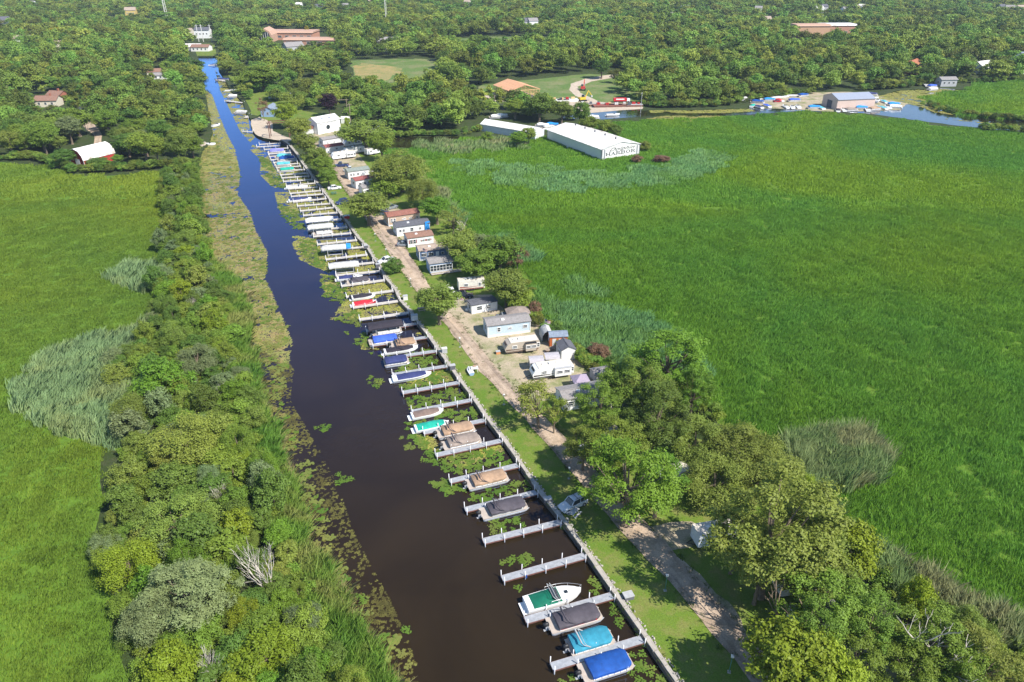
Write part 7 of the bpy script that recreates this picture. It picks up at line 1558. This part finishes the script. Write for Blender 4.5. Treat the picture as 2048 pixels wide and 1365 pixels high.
# ---- boatyard and work yard
YARD = [(1492, 197, 'p', 'grey', 'grey canopied boat at the left end of the boatyard'), (1506, 211, 'm', 'jade', 'white boat with a teal top moored at the left end of the boatyard'), (1516, 213, 'm', 'navy', 'dark topped boat moored beside the teal topped one'), (1515, 203, 'p', 'royal', 'blue covered pontoon behind the teal topped boat'), (1533, 211, 'm', 'blue', 'white boat with a blue cover moored left of the boatyard hall'),
        (1520, 197, 'm', None, 'white boat with red trim ashore at the left of the boatyard'), (1538, 199, 'p', 'sky', 'long boat under a bright blue tarp ashore'), (1556, 200, 'm', 'red', 'boat with a dark red cover ashore'), (1588, 200, 'p', 'blue', 'blue covered pontoon left of the boatyard hall'), (1587, 191, 's', None, 'long white sailboat hull laid up by the wood'), (1560, 194, 's', None, 'white boat hull laid up left of the long one'),
        (1606, 190, 'p', 'royal', 'royal blue tarp boat behind the boatyard hall'), (1571, 213, 'm', None, 'white boat moored in the middle of the yard shore'), (1585, 214, 'm', None, 'white boat moored just right of the middle one'), (1596, 213, 'm', None, 'white boat moored below the hall corner'), (1628, 214, 'p', 'sky', 'light blue covered boat in front of the hall corner'), (1640, 215, 'm', 'aqua', 'white and pale blue boat beside the light blue covered one'),
        (1676, 220, 'm', 'black', 'dark covered boat at the front of the yard'), (1687, 219, 'm', None, 'white boat with brown seats at the front of the yard'), (1702, 219, 'p', 'taupe', 'taupe canopied boat at the front of the yard'), (1722, 215, 'p', 'sky', 'sky blue covered pontoon at the front right of the yard'), (1735, 219, 'm', None, 'white boat below the sky blue covered pontoon'), (1749, 217, 'p', 'tan', 'tan decked boat at the right shore of the yard'),
        (1763, 215, 'm', 'aqua', 'pale aqua boat at the right shore of the yard'), (1775, 214, 'm', None, 'white boat second from the right end of the yard'), (1787, 208, 'p', 'sky', 'long turquoise covered pontoon at the right end of the yard'), (1790, 213, 'p', 'white', 'white pontoon at the very right end of the yard'), (1742, 188, 'p', 'navy', 'violet navy covered boat lying off behind the yard'), (1722, 196, 'm', None, 'white boat behind the right end of the hall'),
        (1736, 196, 's', None, 'long white trailer boat behind the right end of the hall'), (1768, 203, 'm', 'aqua', 'white and aqua boat above the turquoise pontoon'), (1755, 201, 'm', None, 'white boat left of the white and aqua one'), (1864, 172, 'p', 'blue', 'bright blue covered boat on the far creek shore'), (1852, 170, 'm', None, 'white sailboat hull on the far creek shore'), (1865, 178, 'p', 'white', 'white lift boat at the far creek dock')]
for i, (x, y, k, cvr, lab) in enumerate(YARD):
    zz = .12 if k != 'x' else 0
    if k == 'p': pontoon_boat(x, y, 7.5, cvr, lab, name='pontoon_boat', arch=False, motor=False, z=zz, rz=random.uniform(-.3, .5), seed=60 + i)
    else: motor_boat(x, y, 7 if k == 'm' else 13, cvr, lab, name='motor_boat' if k == 'm' else 'sailboat', z=zz, rz=random.uniform(-.4, .6) if k == 's' else random.uniform(.9, 2.1), seed=60 + i, small=(k == 's'), W=2.4 if k == 'm' else 3, group='boats in the far boatyard')
for i, (x, y, pt, lab) in enumerate([(1668, 211, P_G, 'dark grey car in front of the boatyard hall'), (1682, 209, P_K, 'black car in front of the boatyard hall'), (1692, 210, P_W, 'white car in front of the boatyard hall'), (1700, 209, P_S, 'silver car in front of the boatyard hall'), (1712, 209, P_K, 'black SUV at the right front corner of the hall'), (1733, 207, P_K, 'dark truck right of the boatyard hall'), (1746, 205, P_G, 'grey truck right of the dark one')]): car(x, y, random.uniform(-.4, .4), pt, lab)
car(1555, 203, .2, pm('red car paint', (.35, .01, .02), .3), 'red car among the tarped boats at the left of the yard', 'sedan')
def excavator(px, py, col, label, rz=0, s=1.0):
    e = empty('excavator', at(px, py), rz, label, 'excavator')
    for sy in (-1, 1): MB().prism([(-1.9, .1), (1.9, .1), (2.2, .5), (1.9, .9), (-1.9, .9), (-2.2, .5)], 'y', sy * 1.2 - .3, sy * 1.2 + .3).build('track', M_BLACK, e)
    MB().box((-.3, 0, 1.6), (3.6, 2.5, 1.1), taper=.94).build('house', col, e); MB().box((.6, .7, 2.7), (1.4, 1.0, 1.3), taper=.9).build('cab', M_GLASS, e)
    MB().beam((1.2, -.3, 1.8), (3.2, -.3, 5.5), .45).build('boom', col, e); MB().beam((3.2, -.3, 5.5), (5.2, -.3, 3.0), .3).build('stick', col, e); MB().box((5.3, -.3, 2.4), (.9, 1.0, .9), taper=.7).build('bucket', M_GREYW, e)
excavator(1166, 181, pm('red machine paint', (.5, .05, .04), .4), 'red tracked machine standing on the curved gravel track', 1.4)
excavator(1165, 203, pm('yellow machine paint', (.6, .42, .03), .4), 'yellow excavator on the work yard by the water', .4)
e = empty('cargo_truck', at(1243, 205), .05, 'bright red truck parked at the end of the curved track', 'truck'); MB().box((-1, 0, 1.5), (7, 2.4, 1.5)).build('box', pm('bright red truck box', (.55, .02, .03), .4), e); MB().box((3.6, 0, 1.3), (1.8, 2.3, 1.4), taper=.85).build('cab', M_WHITE, e); MB().box((-1, -1.22, 1.8), (4.5, .03, .6)).build('white_band', M_WHITE, e)
for sx in (-3, -1.8, 3.4):
    for sy in (-1, 1): MB().tube([(sx, sy * .9, .45), (sx, sy * 1.22, .45)], .45, 10).build('wheel', M_BLACK, e)
for i, (x, y, L, col, lab) in enumerate([(1095 + 15, 204, 16, M_OFFW, 'long white barge at the left of the work yard'), (1135, 203, 12, M_WHITE, 'white barge second on the work yard'), (1182, 212, 15, M_CONC, 'pale work barge along the blue water'), (1215, 214, 16, pm('rust red deck', (.30, .11, .08)), 'rust red decked barge at the dark water'), (1235, 213, 14, pm('brown plank deck', (.22, .13, .09)), 'brown planked barge at the right of the dark water'), (1268, 213, 9, M_GREYW, 'grey raft with white drums at the right end of the work yard')]):
    e = empty('barge', at(x, y), random.uniform(-.1, .15), lab, 'barge', 'barges at the work yard'); MB().prism([(-L / 2, 1.0), (-L / 2 + .8, .1), (L / 2 - .8, .1), (L / 2, 1.0)], 'y', -2.2, 2.2).build('hull', M_BEAM if i > 1 else col, e); MB().box((0, 0, 1.06), (L - .3, 4.1, .12)).build('deck', col, e)
    for k in range(3): MB().box((-L * .3 + k * L * .28, random.uniform(-1, 1), 1.6), (random.uniform(.8, 2), 1.2, random.uniform(.6, 1.3))).build('deck_load', random.choice([M_OFFW, M_RED, R_DARK, M_WOOD]), e)
motor_boat(1226, 229, 7, None, 'white boat with a wheelhouse on the blue water by the work yard', z=.1, rz=.2, seed=90, group=None); MB().box((0, 0, 0), (1, 1, 1)) 
for i, (x, y, cvr, lab) in enumerate([(1165, 231, 'sky', 'sky blue covered pontoon left of the blue water'), (1185, 234, 'white', 'white covered pontoon at the near side of the blue water'), (1085, 250, 'white', 'left white boat parked between the two white sheds'), (1104, 249, 'sky', 'boat with a bright blue top parked between the white sheds'), (1096, 254, 'grey', 'pale trailer boat parked just behind the painted barn'), (992, 233, 'white', 'white boat beyond the older white shed'), (1003, 231, 'white', 'second white boat beyond the older white shed')]): pontoon_boat(x, y, 7, cvr, lab, arch=False, motor=False, z=.1, rz=random.uniform(-.2, .5), seed=100 + i)
# ---------------------------------------------------------------- thin summer haze
hz_ = MB().box((0, 1700, 38.75), (6400, 3900, 81.5)).build('haze', None); tag(hz_, 'faint summer haze over the whole scene', 'haze', None, 'stuff')
m, nt, out = new_mat('haze'); pv = N(nt, 'ShaderNodeVolumePrincipled'); pv.inputs['Color'].default_value = (0.62, 0.76, 1.0, 1); pv.inputs['Density'].default_value = 0.00009; pv.inputs['Anisotropy'].default_value = 0.0
nt.links.new(pv.outputs[0], out.inputs['Volume']); hz_.data.materials.clear(); hz_.data.materials.append(m)
